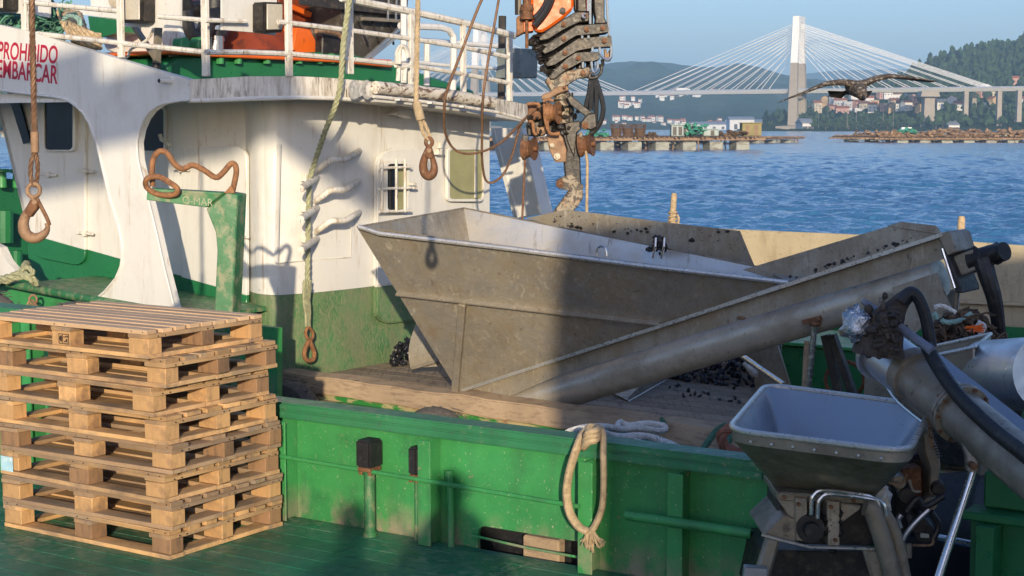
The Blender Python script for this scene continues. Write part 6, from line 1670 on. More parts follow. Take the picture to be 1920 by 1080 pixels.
q = MB(); rope(q, [atY(x, y, Y) for x, y, Y in ((1318, 842, 8.2), (1330, 825, 8.7), (1345, 806, 9.4), (1362, 798, 9.8), (1372, 812, 9.3), (1362, 835, 8.8))], 0.018); q.build('turns', M_ROPEGREEN, t)
tag((lambda q: (rope(q, [atY(1240, 786, 10.3), atY(1246, 796, 10.15), atY(1240, 806, 10.1), atY(1232, 798, 10.3)], 0.016), q.build('rope_end', M_ROPEGREEN))[1])(MB()), 'short green rope end over the gunwale timber near the white rope', 'rope')
tag((lambda q: (rope(q, [atY(x, y, 8.2) for x, y in ((1372, 802), (1354, 812), (1354, 830), (1368, 844), (1392, 850), (1415, 848))], 0.03), q.build('red_rope', M_ROPERED))[1])(MB()), 'thick reddish brown rope bight under the left corner of the small hopper', 'rope')
t = thing('rope_tangle', 'knotted olive mooring rope lying on the green rail at the left', 'rope', atB(30, 520, PB))
q = MB(); rope(q, [atB(x, y, b) for x, y, b in ((-30, 535, 7.9), (0, 525, 7.9), (25, 518, 7.9), (45, 508, 7.95), (50, 495, 8.1), (44, 512, 7.9), (58, 522, 7.9), (68, 532, 7.95))], 0.035); rope(q, [atB(x, y, 7.9) for x, y in ((-20, 520), (15, 522), (40, 520), (62, 512), (48, 500), (36, 516), (10, 530))], 0.022); q.build('turns', M_ROPEOLIVE, t)
t = thing('shackle_chain', 'short rusty shackle chain hanging from the green rail at the left', 'chain', atB(60, 565, PB))
q = MB()
for k, (x, y) in enumerate(((62, 562), (59, 572), (63, 578), (57, 583))):
    q.tube([atB(x + 7 * math.cos(a), y + 9 * math.sin(a), PB - .06 + 0.015 * math.cos(a + k)) for a in [2 * math.pi * i / 14 for i in range(14)]], 0.010, 6, closed=True)
q.build('links', M_RUSTPALE, t)
# posts on the far bulwark
def bpost(x0, y0, x1, y1, label, r):
    p1 = atB(x0, y0, FB + .05); p0 = atB(x1, y1, FB + .05); t = thing('bulwark_post', label, 'post', p0)
    q = MB(); q.tube([p0 - V((0, 0, .1)), p0.lerp(p1, .5), p1 - V((0, 0, .02)), p1], [r, r * .9, r * .85, r * .6], 12); q.build('timber', M_ROPETAN, t)
    q = MB()
    for k in range(4):
        c = p0.lerp(p1, 0.1 + 0.1 * k); q.tube([c + V((math.cos(a), math.sin(a), 0.25 * math.sin(a + k))) * r * 1.15 for a in [2 * math.pi * i / 14 for i in range(14)]], r * .32, 6, closed=True)
    rope(q, [p0.lerp(p1, .35) + V((r * 1.2, -r, 0)), p0.lerp(p1, .2) + V((r * 1.7, -r, 0)), p0 + V((r * 1.1, -r, -.08))], r * .35); q.build('rope_turns', M_ROPETAN, t)
bpost(1264, 362, 1260, 424, 'short tan post wound with rope on the far bulwark left of centre', 0.034); bpost(1803, 405, 1800, 470, 'short tan post with rope turns behind the auger motor', 0.038)
# ------------------------------------------------------------------ small feed hopper on its stand, in front
ZR = 0.955
fh = thing('feed_hopper', 'small rounded stainless feed hopper on a grimy stand in the lower right corner', 'hopper', atZ(1550, 925, 0.6) * 1.0)
Q1, Q2, Q3, Q4 = atZ(1364, 806, ZR), atZ(1436, 721, ZR), atZ(1748, 762, ZR), atZ(1704, 848, ZR)
B1, B4 = atZ(1452, 918, 0.62), atZ(1640, 934, 0.62)
B2 = B1 + (Q2 - Q1) * 0.32; B3 = B4 + (Q3 - Q4) * 0.32
def rquad(c, r, n=6):
    out = []
    for i in range(4):
        p = c[i]; a = (c[i - 1] - p); b = (c[(i + 1) % 4] - p); rr = min(r, a.length * .45, b.length * .45)
        p0 = p + a.normalized() * rr; p1 = p + b.normalized() * rr
        for k in range(n + 1):
            t = k / n; out.append(p0 * (1 - t) ** 2 + p * 2 * t * (1 - t) + p1 * t * t)
    return out
rim = rquad([Q1, Q2, Q3, Q4], 0.14); neck = rquad([q_ - V((0, 0, .05)) for q_ in (Q1, Q2, Q3, Q4)], 0.14); bot = rquad([B1, B2, B3, B4], 0.06)
cen = (Q1 + Q2 + Q3 + Q4) / 4
inn = [p + (cen - p) * 0.012 + V((0, 0, 0)) for p in rim]; innb = [p + ((B1 + B3) / 2 - p) * 0.03 + V((0, 0, .012)) for p in bot]
q = MB(); q.loft([rim, neck, bot], cap=False); q.build('outer_shell', M_STEELDIRT, fh, smooth=40)
M_STEELBLUE = mat('clean_satin_steel', (0.42, 0.44, 0.48), 0.36, 0.85, var=0.06, vs=1.5, layers=[
    dict(c=(0.015, 0.013, 0.012), s=17, lo=0.70, hi=0.715, k=1, nm=1), dict(c=(0.25, 0.22, 0.18), s=(9, 9, 2), lo=0.6, hi=0.76, k=0.5, nm=1)], bump=0.05, bs=20)
q = MB(); q.loft([inn, innb], cap=False); q.add(innb, [tuple(range(len(innb)))]); q.build('inner_shell', M_STEELBLUE, fh, smooth=40)
q = MB(); q.tube(rim, 0.0125, 10, closed=True); q.build('rolled_rim', M_STEELRIM, fh)
rnd = random.Random(6); q = MB()
for x, y in ((1470, 773), (1478, 800), (1450, 760), (1456, 764), (1462, 757), (1512, 748), (1590, 800), (1460, 745), (1690, 800), (1685, 838), (1700, 845)):
    p0 = onp(x, y, (Q2 + Q3) / 2 - V((0, 0, 0.1)), ((Q3 - Q2).cross(B2 - Q2)).normalized()); clump(q, p0 + V((0, -.01, 0)), rnd.uniform(.005, .012), rnd.uniform(.005, .013), rnd, .6)
q.build('mud_specks', M_GREASE, fh)
YM = 6.55
def mp(pts, Y, d, name, m, bevel=0.004, par=fh):
    q = MB(); tri_prism(q, [atY(x, y, Y) for x, y in pts], V((0, d, 0))); return q.build(name, m, par, bevel=bevel)
mp([(1457, 924), (1640, 932), (1636, 946), (1458, 938)], 6.5, 0.36, 'base_flange', M_STEELDIRT)
mp([(1457, 936), (1492, 938), (1492, 974), (1478, 966)], 6.5, 0.012, 'gusset', M_STEELMUD); mp([(1576, 943), (1615, 948), (1612, 956), (1576, 982)], 6.5, 0.012, 'gusset', M_STEELMUD)
mp([(1490, 932), (1514, 934), (1514, 1016), (1492, 1014)], 6.48, 0.10, 'bearing_plate', M_STEELMUD); mp([(1550, 938), (1575, 940), (1574, 1024), (1552, 1024)], 6.48, 0.10, 'bearing_plate', M_STEELMUD)
mp([(1462, 945), (1640, 950), (1640, 1024), (1500, 1020), (1450, 990)], 6.6, 0.3, 'feeder_body', M_GREASE)
q = MB(); c = atY(1520, 992, 6.45); q.cyl(c, c + V((0, .1, 0)), 0.058, 0.05, 20); q.cyl(c - V((0, .03, 0)), c, 0.03, 0.035, 14); q.build('drive_motor', M_BLACK, fh)
q = MB()
for i in range(22): clump(q, atY(1560 + rnd.gauss(0, 12), 985 + rnd.gauss(0, 16), 6.5), .022, .02, rnd, .5)
q.build('mud_clod', M_GREASE, fh)
for dy, dx in ((0, 0), (7, 12)):
    q = MB(); q.tube(spline([atY(x + dx, y + dy, 6.42) for x, y in ((1521, 965), (1522, 938), (1528, 926), (1540, 920), (1575, 922), (1612, 927), (1632, 931), (1645, 940), (1650, 960))], 4), 0.009, 8); q.build('handle_tube', M_CHROME, fh)
mp([(1430, 1004), (1470, 966), (1492, 972), (1492, 1018)], 6.5, 0.4, 'stand_cover', M_STEELDIRT)
q = MB(); q.tube([atY(1428, 1003, 6.46), atY(1470, 1014, 6.46), atY(1520, 1026, 6.46), atY(1640, 1029, 6.46)], 0.006, 6); q.build('stand_edge', M_STEELRIM, fh)
mp([(1438, 1008), (1464, 1012), (1440, 1100), (1408, 1100)], 6.46, 0.05, 'stand_leg', M_STEELDIRT, 0.012)
mp([(1618, 1030), (1650, 1030), (1670, 1110), (1642, 1110)], 6.46, 0.05, 'stand_leg', M_STEELMUD, 0.012)
q = MB(); q.tube(spline([atY(x, y, 6.42) for x, y in ((1622, 950), (1634, 956), (1642, 975), (1660, 1030), (1682, 1110))], 4), 0.038, 14); q.build('curved_strut', M_STEELDIRT, fh)
q = MB(); q.tube(spline([atY(x, y, 6.5) for x, y in ((1640, 948), (1660, 968), (1680, 1010), (1700, 1110))], 4), 0.03, 12); q.build('curved_strut', M_STEELDIRT, fh)
mp([(1430, 1032), (1640, 1034), (1650, 1125), (1410, 1125)], 6.75, 0.4, 'dark_hollow_block', M_GREASE); mp([(1396, 1062), (1440, 1066), (1436, 1120), (1390, 1120)], 6.40, 0.04, 'foot_plate', M_STEELBLUE)  # black block stands in for the shaded hollow under the stand
# engine and hydraulics behind it
en = thing('engine_unit', 'black oily engine with vented grey cover and hoses beside the feed hopper', 'engine', atY(1730, 1000, 6.9))
def ep(pts, Y, d, name, m, bevel=0.006): return mp(pts, Y, d, name, m, bevel, en)
ep([(1728, 800), (1745, 806), (1762, 850), (1764, 880), (1752, 950), (1742, 950), (1744, 880), (1735, 850)], 6.85, 0.35, 'vented_cover', M_STEELDIRT)
q = MB()
for k in range(9):
    q.bar(atY(1741 + k * 2.1, 818 + k * 5, 6.83), atY(1752 + k * 1.8, 812 + k * 5.4, 6.83), 0.006, 0.004)
q.build('vent_slots', M_GREASE, en)
ep([(1672, 870), (1732, 850), (1744, 900), (1740, 1010), (1672, 1010)], 7.0, 0.3, 'engine_block', M_BLACK, 0.02)
ep([(1690, 880), (1728, 876), (1730, 935), (1692, 940)], 6.9, 0.1, 'side_cover', M_RUST)
for x, y, r, m_ in ((1700, 930, .035, M_BLACK), (1722, 985, .04, M_GREASE), (1745, 945, .03, M_STEELDIRT), (1734, 1000, .045, M_BLACK), (1686, 905, .03, M_STEELDIRT), (1760, 918, .03, M_GREASE)):
    q = MB(); c = atY(x, y, 6.8); q.cyl(c, c + V((0.02, .14, 0)), r, segs=16); q.build('hydraulic_valve', m_, en, bevel=0.004)
for pts, r, m_ in (([(1690, 1020), (1700, 1000), (1718, 978), (1742, 955)], .012, M_STEELBLUE), ([(1688, 990), (1684, 975), (1690, 965)], .012, M_STEELBLUE), ([(1690, 1030), (1696, 1022), (1694, 1040)], .012, M_STEELBLUE), ([(1660, 960), (1680, 1000), (1690, 1040), (1685, 1080)], .022, M_BLACK), ([(1700, 960), (1720, 935), (1735, 950), (1770, 930)], .014, M_BLACK), ([(1745, 960), (1760, 985), (1750, 1010)], .014, M_BLACK), ([(1665, 905), (1690, 908), (1700, 890)], .005, M_RUSTPALE), ([(1712, 1022), (1745, 1022), (1750, 1010), (1750, 1000)], .006, M_RUSTPALE), ([(1705, 900), (1712, 920), (1726, 922)], .006, M_STEELDIRT)):
    q = MB(); q.tube(spline([atY(x, y, 6.75) for x, y in pts], 5), r, 8); q.build('hose', m_, en)
q = MB(); c = atY(1702, 1045, 6.75); q.cyl(c, c + V((0, 0, .06)), 0.018, segs=12); q.build('oil_cap', M_STEELDIRT, en)
q = MB(); q.prism([atY(1726, 1000, 6.74), atY(1742, 1002, 6.74), atY(1742, 1009, 6.74), atY(1726, 1008, 6.74)], V((0, .01, 0))); q.build('maker_plate', M_STEELRIM, en)
rg_ = thing('cloth_rag', 'crumpled off-white rag stuffed beside the feed hopper neck', 'rag', atY(1655, 940, 6.7))
q = MB()
for i in range(6): clump(q, atY(1655 + rnd.gauss(0, 5), 925 + 9 * i, 6.62), .045 - .004 * i, .05, rnd, .35)
q.build('folded_cloth', M_ROPEWHITE, rg_)
br_ = thing('steel_rod', 'bright steel rod lying across the gangway opening', 'rod', atY(1800, 1018, 7.3))
q = MB(); q.tube([atY(1762, 1008, 7.3), atY(1852, 1026, 7.1)], 0.016, 10); q.build('shaft', M_CHROME, br_)

# ------------------------------------------------------------------ screw conveyor slanting in from the right
M_MUCK = mat('dried_brown_muck', (0.055, 0.042, 0.034), 0.85, var=0.4, vs=14, layers=[dict(c=(0.12, 0.095, 0.075), s=24, lo=0.5, hi=0.66, k=0.8)], bump=0.9, bs=60)
cv = thing('screw_conveyor', 'slanting grey steel tube conveyor with a muddy elbow and black hose at the right edge', 'conveyor', atY(1780, 757, 6.2))
def cpt(x, y, Y=None):
    Y = Y if Y is not None else 6.9 - (x - 1650) / 270 * 1.0
    return atY(x, y, Y)
q = MB(); q.tube([cpt(1668, 672), cpt(1720, 712), cpt(1790, 766), cpt(1920, 874), cpt(2040, 976)], [0.098, 0.098, 0.098, 0.098, 0.098], 28); q.build('conveyor_tube', M_STEELDIRT, cv, smooth=50)
q = MB(); q.tube([cpt(1659, 665), cpt(1682, 682), cpt(1712, 705)], [0.109, 0.109, 0.109], 28); q.tube([cpt(1652, 659.5), cpt(1658.5, 664.5)], [0.128, 0.128], 28); q.build('inlet_collar', M_STEELIN, cv, smooth=30)
d_ = (cpt(1720, 712) - cpt(1668, 672)).normalized()
q = MB(); c = cpt(1712, 702); q.tube([c - d_ * .03, c + d_ * .03], [0.112, 0.112], 28); q.build('clamp_band', M_STEELDIRT, cv)
for a in (0.4, 2.0):
    q = MB(); e1 = d_.cross(Z3).normalized(); e2 = e1.cross(d_); p0 = c + (e1 * math.cos(a + 2.4) + e2 * math.sin(a + 2.4)) * .112; q.ell(p0, .014, .014, .014); q.build('bolt', M_STEELDIRT, cv)
q = MB(); q.prism([cpt(1720, 638), cpt(1731, 627), cpt(1740, 640), cpt(1728, 662)], V((0, -.02, 0))); q.build('clamp_lug', M_STEELDIRT, cv, bevel=.006)
q = MB(); q.tube(spline([cpt(x, y, 6.6) for x, y in ((1646, 665), (1650, 640), (1660, 610), (1675, 585), (1690, 565), (1705, 552))], 5), [0.11, 0.11, .108, .105, .10, .098, .095, .092, .09, .085, .08, .076, .07, .066, .06, .056, .05, .046, .042, .04, .038, .036, .034, .032, .03, .03][:26], 16)
for i in range(150): clump(q, cpt(1652 + rnd.gauss(6, 13), 618 + rnd.gauss(0, 20), 6.52 + rnd.uniform(-.04, .06)), rnd.uniform(.008, .028), rnd.uniform(.008, .024), rnd, .5)
q.build('mud_caked_elbow', M_MUCK, cv, smooth=70)
q = MB(); q.tube(spline([cpt(x, y, 6.55) for x, y in ((1690, 566), (1703, 550), (1716, 552), (1728, 572), (1738, 605), (1745, 650))], 5), 0.026, 10); q.build('hydraulic_hose', M_BLACK, cv)
q = MB(); q.ell(cpt(1606, 607, 6.6), .062, .06, .068, None, 14, 10); o = q.build('foil_wrap', M_FOIL, cv)
for v in o.data.vertices: v.co += (v.co - sum((w.co for w in o.data.vertices), V((0, 0, 0))) / len(o.data.vertices)) * rnd.uniform(-.25, .35)
q = MB(); q.tube([cpt(1605, 607, 6.62), cpt(1650, 640, 6.62)], [0.05, 0.09], 14); q.build('muddy_shaft', M_GREASE, cv)
q = MB(); q.tube([cpt(1617, 564, 6.7), cpt(1650, 586, 6.65), cpt(1748, 658, 6.4)], [0.012, 0.018, 0.02], 10); q.build('control_rod', mat('blue_grey_rod_paint', (0.16, 0.18, 0.23), 0.5, var=0.25, vs=20), cv)
def hp(x, y, o=-0.12): return cpt(x, y, 6.9 - (x - 1650) / 270 * 1.0 + o)
q = MB(); q.tube(spline([hp(1738, 650), hp(1760, 690), hp(1800, 745), hp(1860, 803), hp(1925, 855), hp(2040, 950)], 5), 0.032, 10, flat=0.8); q.build('black_hose', M_BLACK, cv)
q = MB(); q.prism([cpt(1752, 660, 6.7), cpt(1768, 668, 6.75), cpt(2040, 880, 6.0), cpt(2040, 930, 5.9), cpt(1762, 690, 6.62)], V((0, .01, -.004))); q.build('side_channel', M_STEELBLUE, cv)
q = MB(); q.tube(spline([hp(1684, 690, -.1), hp(1668, 706, -.1), hp(1667, 726, -.1), hp(1680, 748, -.1), hp(1706, 772, -.1), hp(1732, 792, -.1)], 4), 0.009, 8); q.tube(spline([hp(1676, 690, -.1), hp(1662, 708, -.1), hp(1662, 722, -.1), hp(1672, 738, -.1)], 4), 0.007, 8); q.build('hatch_handle', M_CHROME, cv)
q = MB(); q.prism([hp(1678, 712, -.07), hp(1700, 704, -.09), hp(1744, 778, -.09), hp(1730, 790, -.07), hp(1680, 746, -.07)], V((0, .02, 0))); q.build('inspection_hatch', M_STEELDIRT, cv, bevel=.005)
q = MB()
for k in range(9):
    c = hp(1738 + k * 1.2, 752 + k * 10, -.12); ax = (V((1, 0, 0)) if k % 2 else V((.3, -.9, 0)))
    q.tube([c + ax * (.007 * math.cos(a)) + V((0, 0, .016 * math.sin(a))) for a in [2 * math.pi * i / 10 for i in range(10)]], .0028, 5, closed=True)
q.build('safety_chain', M_RUSTPALE, cv)
q = MB(); q.prism([cpt(1803, 826, 6.15), cpt(1812, 824, 6.15), cpt(1838, 850, 6.1), cpt(1834, 886, 6.1), cpt(1815, 886, 6.1), cpt(1814, 858, 6.12)], V((0, .05, 0))); o = q.build('leg_bracket', M_STEELMUD, cv, bevel=.006)
q = MB(); c = cpt(1824, 873, 6.09); q.cyl(c - V((0, .02, 0)), c + V((0, .05, 0)), .014, segs=10); q.build('pin', M_RUST, o)
q = MB(); q.tube([cpt(1824, 884, 6.12), cpt(1754, 1100, 6.0)], 0.017, 12); q.build('support_leg', M_CHROME, cv)
# stainless trough and drum behind the conveyor
tr_ = thing('steel_trough', 'open stainless trough with a round drum behind the slanting conveyor', 'trough', atY(1780, 700, 7.6))
f0, f1, f2 = atY(1622, 694, 7.9), atY(1828, 651, 7.5), atY(1858, 626, 8.1)
b0 = atY(1650, 672, 8.6)
q = MB(); q.prism([f0, f1, f1 - V((0, -.05, .36)), f0 - V((0, -.05, .36))], V((0.003, .008, 0))); q.build('front_sheet', M_STEELDIRT, tr_)
q = MB(); q.prism([f1, f2, f2 - V((0, 0, .36)), f1 - V((0, 0, .36))], V((-.008, .003, 0))); q.build('end_sheet', M_STEELIN, tr_)
q = MB(); q.prism([b0, f2, f2 - V((0, 0, .3)), b0 - V((0, 0, .3))], V((0, .006, 0))); q.build('back_sheet', M_STEELDIRT, tr_)
q = MB(); q.tube([f0, f1, f2], 0.010, 8); q.tube([f2, b0, f0], 0.010, 8); q.build('rim', M_STEELRIM, tr_)
q = MB(); q.tube([atY(1835, 705, 7.7), atY(1850, 704, 7.65), atY(1960, 700, 7.2)], [0.15, 0.17, 0.17], 28); q.build('drum', M_STEELIN, tr_, smooth=30)
q = MB(); q.tube([atY(1905, 660, 7.3), atY(1906, 745, 7.3)], 0.02, 8); q.build('drum_band', M_GREASE, tr_)
q = MB(); q.tube([atY(1870, 645, 7.5), atY(1885, 655, 7.5), atY(1905, 650, 7.5)], 0.007, 6); q.build('wire_bail', M_CHROME, tr_)
q = MB()
for x0 in (1628, 1850):
    q.bar(atY(x0, 700, 7.9), atY(x0 + 5, 760, 7.9), 0.05, 0.05)
q = MB(); q.bar(atY(1626, 700, 7.95), atY(1636, 765, 7.95), .06, .01); q.build('leg', M_STEELRIM, tr_)
q = MB(); q.bar(atY(1846, 700, 7.95), atY(1846, 940, 7.95), .06, .06); q.build('leg', M_STEELDIRT, tr_)
# pile of old netting and ropes on a pallet box behind
nb_ = thing('net_bin', 'dark open bin holding the brown tangle of netting', 'bin', atY(1830, 760, 9.0))
q = MB(); q.abbox(-3.95, -2.6, 8.9, 9.9, ZK + .003, 0.78); q.build('bin_walls', M_GREASE, nb_)
q = MB(); rnd = random.Random(12)
def nz_top(x):
    P = [(1725, 660), (1742, 612), (1770, 588), (1800, 578), (1832, 580), (1858, 608), (1880, 640), (1920, 652), (1990, 655)]
    for (x0, y0), (x1, y1) in zip(P, P[1:]):
        if x0 <= x <= x1: return y0 + (y1 - y0) * (x - x0) / (x1 - x0)
    return 660
for i in range(330):
    x = rnd.uniform(1728, 1960); y0 = nz_top(x); y = y0 + rnd.random() ** 0.8 * (690 - y0); Y = 8.6 - (690 - y) / 110 * 0.2 + rnd.uniform(0, .5)
    y = max(y, y0 + 12); c = atY(x, y, Y); pts = [c]
    d = V((rnd.uniform(-1, 1), rnd.uniform(-.5, .5), rnd.uniform(-.6, .1)))
    for k in range(5):
        d = (d + V((rnd.uniform(-1, 1), rnd.uniform(-.6, .6), rnd.uniform(-.9, .5)))).normalized(); pts.append(pts[-1] + d * rnd.uniform(.015, .035))
    q.tube(spline(pts, 2), rnd.uniform(.004, .009), 5)
for i in range(900):
    x = rnd.uniform(1732, 1960); y0 = nz_top(x) + 4; y = y0 + rnd.random() * (655 - y0); clump(q, atY(x, y, 8.72 + rnd.uniform(0, .3)), rnd.uniform(.012, .034), rnd.uniform(.01, .026), rnd, .5)
nt = q.build('netting_tangle', M_NETBROWN, None, smooth=20); tag(nt, 'brown heap of tangled old netting and rope by the right edge', 'netting')
def scrap(pts, r, m, name, label, Y=8.5):
    q = MB(); rope(q, [atY(x, y, Y) for x, y in pts], r, 3); o = q.build(name, m); tag(o, label, 'rope')
M_TEAL = mat('pale_teal_rope', (0.24, 0.38, 0.34), 0.85, var=0.25, vs=25, bump=.5, bs=200)
scrap([(1765, 600), (1772, 604), (1785, 604), (1800, 601), (1812, 594), (1822, 587)], 0.014, M_TEAL, 'teal_rope', 'pale teal rope strand curling over the netting heap')
scrap([(1750, 588), (1755, 592), (1757, 598)], 0.016, M_TEAL, 'teal_rope', 'short pale teal rope stub at the left of the netting heap')
scrap([(1752, 576), (1765, 573), (1778, 578), (1792, 586)], 0.012, M_ROPEWHITE, 'white_rope', 'white rope strand on top of the netting heap')
scrap([(1838, 602), (1832, 612), (1830, 622), (1840, 606), (1846, 614), (1840, 624), (1836, 630)], 0.012, M_ROPEWHITE, 'white_rope', 'white rope loops at the right of the netting heap')
q = MB()
for k in range(26): q.tube([atY(1822 + rnd.uniform(-3, 3), 616, 8.44), atY(1830 + rnd.gauss(0, 6), 614 + rnd.gauss(0, 3), 8.42), atY(1832 + rnd.gauss(0, 9), 616 + rnd.gauss(0, 5), 8.42)], .004, 4)
tag(q.build('orange_twine', M_ORANGE), 'tuft of bright orange twine on the netting heap', 'twine')

# ------------------------------------------------------------------ gull in flight, small bird on the deck
gl = thing('gull', 'brown speckled gull gliding towards the quay with wide spread wings', 'gull', atY(1605, 165, 13.5))
M_GULL = mat('speckled_brown_plumage', (0.075, 0.058, 0.045), 0.85, var=0.35, vs=14, layers=[
    dict(c=(0.42, 0.37, 0.30), s=(30, 30, 50), lo=0.52, hi=0.62, k=0.8), dict(c=(0.025, 0.022, 0.02), s=(22, 40, 22), lo=0.58, hi=0.68, k=0.85)], bump=0.5, bs=60)
M_GULLDARK = mat('dark_tail_feathers', (0.022, 0.02, 0.02), 0.8, var=0.3, vs=20)
M_BEAK = mat('dark_beak', (0.03, 0.028, 0.026), 0.4)
GY = 13.5
bod = atY(1605, 168, GY)
q = MB(); rg = []
# body from tail to head: the bird faces the camera, a little nose down
for y, z, w, h in ((.30, .03, .02, .015), (.22, .025, .05, .036), (.10, .02, .072, .058), (0, .01, .082, .068), (-.10, -.005, .07, .066), (-.17, -.025, .05, .055), (-.21, -.04, .046, .05), (-.25, -.055, .04, .042), (-.28, -.064, .022, .022)):
    rg.append([bod + V((math.cos(t) * w, y, z + math.sin(t) * h)) for t in [2 * math.pi * k / 16 for k in range(16)]])
q.loft(rg)
def wing(pts, sgn):
    rg = []
    for x, y, ch, back, th in pts:
        c = atY(x, y, GY); rg.append([c + V((0, -ch * .45, 0)), c + V((0, -ch * .3, th)), c + V((0, 0, th * 1.1)), c + V((0, ch * .55 + back, -.006)), c + V((0, 0, -th * .6)), c + V((0, -ch * .35, -th * .7))])
    q.loft(rg)
wing([(1604, 160, .26, .02, .035), (1590, 157, .25, .02, .034), (1572, 156, .22, .03, .03), (1548, 158, .21, .05, .024), (1528, 165, .19, .09, .018), (1505, 175, .15, .14, .012), (1480, 184, .09, .18, .008), (1464, 191, .02, .2, .003)], -1)
wing([(1606, 160, .26, .02, .035), (1622, 157, .25, .02, .034), (1640, 149, .22, .03, .03), (1664, 144, .21, .05, .024), (1690, 145, .19, .09, .018), (1712, 147, .15, .14, .012), (1736, 150, .09, .18, .008), (1757, 152, .02, .2, .003)], 1)
q.build('body', M_GULL, gl, smooth=60)
q = MB()
for i in range(9):
    e = -1 + i / 4; q.prism([bod + V((.0 + e * .02, .2, .0)), bod + V((e * .13 - .022, .42, -.03 - .02 * abs(e))), bod + V((e * .13 + .022, .42, -.03 - .02 * abs(e)))], V((0, 0, .006)))
q.build('tail', M_GULLDARK, gl)
for s_ in (-1, 1):
    q = MB(); q.prism([bod + V((s_ * .05, .05, -.02)), bod + V((s_ * .19, .24, -.01)), bod + V((s_ * .16, .26, -.06)), bod + V((s_ * .08, .2, -.07))], V((0, 0.004, .006))); q.build('flank_feathers', M_GULLDARK, gl)
q = MB(); q.tube([bod + V((0, -.27, -.06)), bod + V((0, -.32, -.075)), bod + V((0, -.34, -.09))], [.014, .011, .004], 8); q.build('beak', M_BEAK, gl)
for s_ in (-1, 1):
    q = MB(); q.ell(bod + V((s_ * .036, -.255, -.04)), .007, .007, .007); q.build('eye', M_BEAK, gl)
wg = thing('small_bird', 'small grey and white bird standing among the mussels on the deck', 'bird', atZ(1408, 712, ZK))
c = atB(1410, 698, 10.6)
q = MB(); rg = []
for x, z, w, h in ((.10, -.06, .008, .006), (.07, -.035, .028, .026), (.03, -.005, .04, .04), (-.01, .012, .042, .042), (-.035, .035, .028, .028), (-.05, .055, .025, .026), (-.065, .06, .014, .015), (-.072, .06, .004, .004)):
    rg.append([c + V((x, math.cos(t) * w, z + math.sin(t) * h)) for t in [2 * math.pi * k / 12 for k in range(12)]])
q.loft(rg); q.build('body', M_ROPEWHITE, wg, smooth=60)
q = MB(); q.prism([c + V((.02, -.04, .01)), c + V((.12, -.02, -.06)), c + V((.05, -.042, -.02))], V((0, .006, 0))); q.build('wing', M_STEELDIRT, wg)
q = MB(); q.tube([c + V((-.07, 0, .058)), c + V((-.095, 0, .054))], [.005, .0015], 6); q.build('beak', M_BEAK, wg)
for s_ in (-.015, .015):
    q = MB(); q.tube([c + V((.01, s_, -.03)), c + V((.012, s_, -.075))], .003, 5); q.build('leg', M_BEAK, wg)

# ------------------------------------------------------------------ behind the photographer: quay, two people, lorry and crane added unseen (they cast the long shadows)
M_QUAY = mat('quay_concrete', (0.40, 0.38, 0.34), 0.85, var=0.15, vs=1.5, bump=0.3, bs=20)
q = MB(); q.xbox(-40, 40, -60, -0.16, -3, 0.55); struct(q.build('quay', M_QUAY), label='concrete quay behind the photographer')
lo = thing('shadow_lorry', 'unseen white box lorry added behind the camera as a shadow caster', 'lorry', (4, -4, 0.55))  # unseen lorry, added and sized to cast the broad shadow at the right
LY = -3.6
def sx(px, Y): return Y * (px - 822) / F            # where the sun ray through that point crosses the camera's plane
def up_(z0): return z0 + 0.2165 * -LY
x0 = 0.90 + 0.046 * 3.6
q = MB(); q.xbox(x0, x0 + 7.5, LY - 2.5, LY, 1.75, 4.05 + 0.78); q.build('cargo_box', M_TRUCKW, lo, bevel=.03)
q = MB(); q.xbox(x0 + .1, x0 + 9.3, LY - 2.0, LY - .5, 1.2, 1.74); q.build('chassis', M_GREASE, lo)
q = MB(); q.xbox(x0 + 7.7, x0 + 9.6, LY - 2.45, LY - .05, 1.3, 3.6); q.build('cab', M_TRUCKW, lo, bevel=.1)
for xx in (x0 + 1.2, x0 + 2.6, x0 + 8.6):
    for yy in (LY - 2.4, LY - .4):
        q = MB(); q.cyl((xx, yy, 1.06), (xx, yy + .3, 1.06), .5, segs=24); q.build('wheel', M_BLACK, lo)
q = MB(); q.xbox(x0 + .02, x0 + .9, LY - .35, LY + .05, .75, 1.75); q.xbox(x0 + .02, x0 + 7.4, LY - .1, LY - .02, .85, 1.7); q.build('side_guard', M_STEELDIRT, lo)
q = MB()
qc = thing('shadow_crane', 'unseen orange pedestal crane added on the quay as a shadow caster', 'crane', (-3.9, -5.9, 0.55))  # unseen crane, added so that its boom shades the cabin
q.xbox(-3.75, -2.35, -6.2, -5.6, 6.02, 6.75); q.xbox(-2.4, -1.3, -6.1, -5.7, 6.05, 6.5); q.xbox(-1.35, -0.75, -6.08, -5.72, 6.12, 6.46); q.build('boom', M_ORANGE, qc)
q = MB(); q.bar((-0.9, -5.9, 6.2), (-0.15, -5.9, 5.75), .3, .3); q.build('boom_tip', M_ORANGE, qc)
q = MB(); q.cyl((-3.95, -5.9, .55), (-3.95, -5.9, 6.8), .28, .24, 18); q.cyl((-3.95, -5.9, .55), (-3.95, -5.9, .8), .5, .5, 18); q.build('pedestal', M_ORANGE, qc)

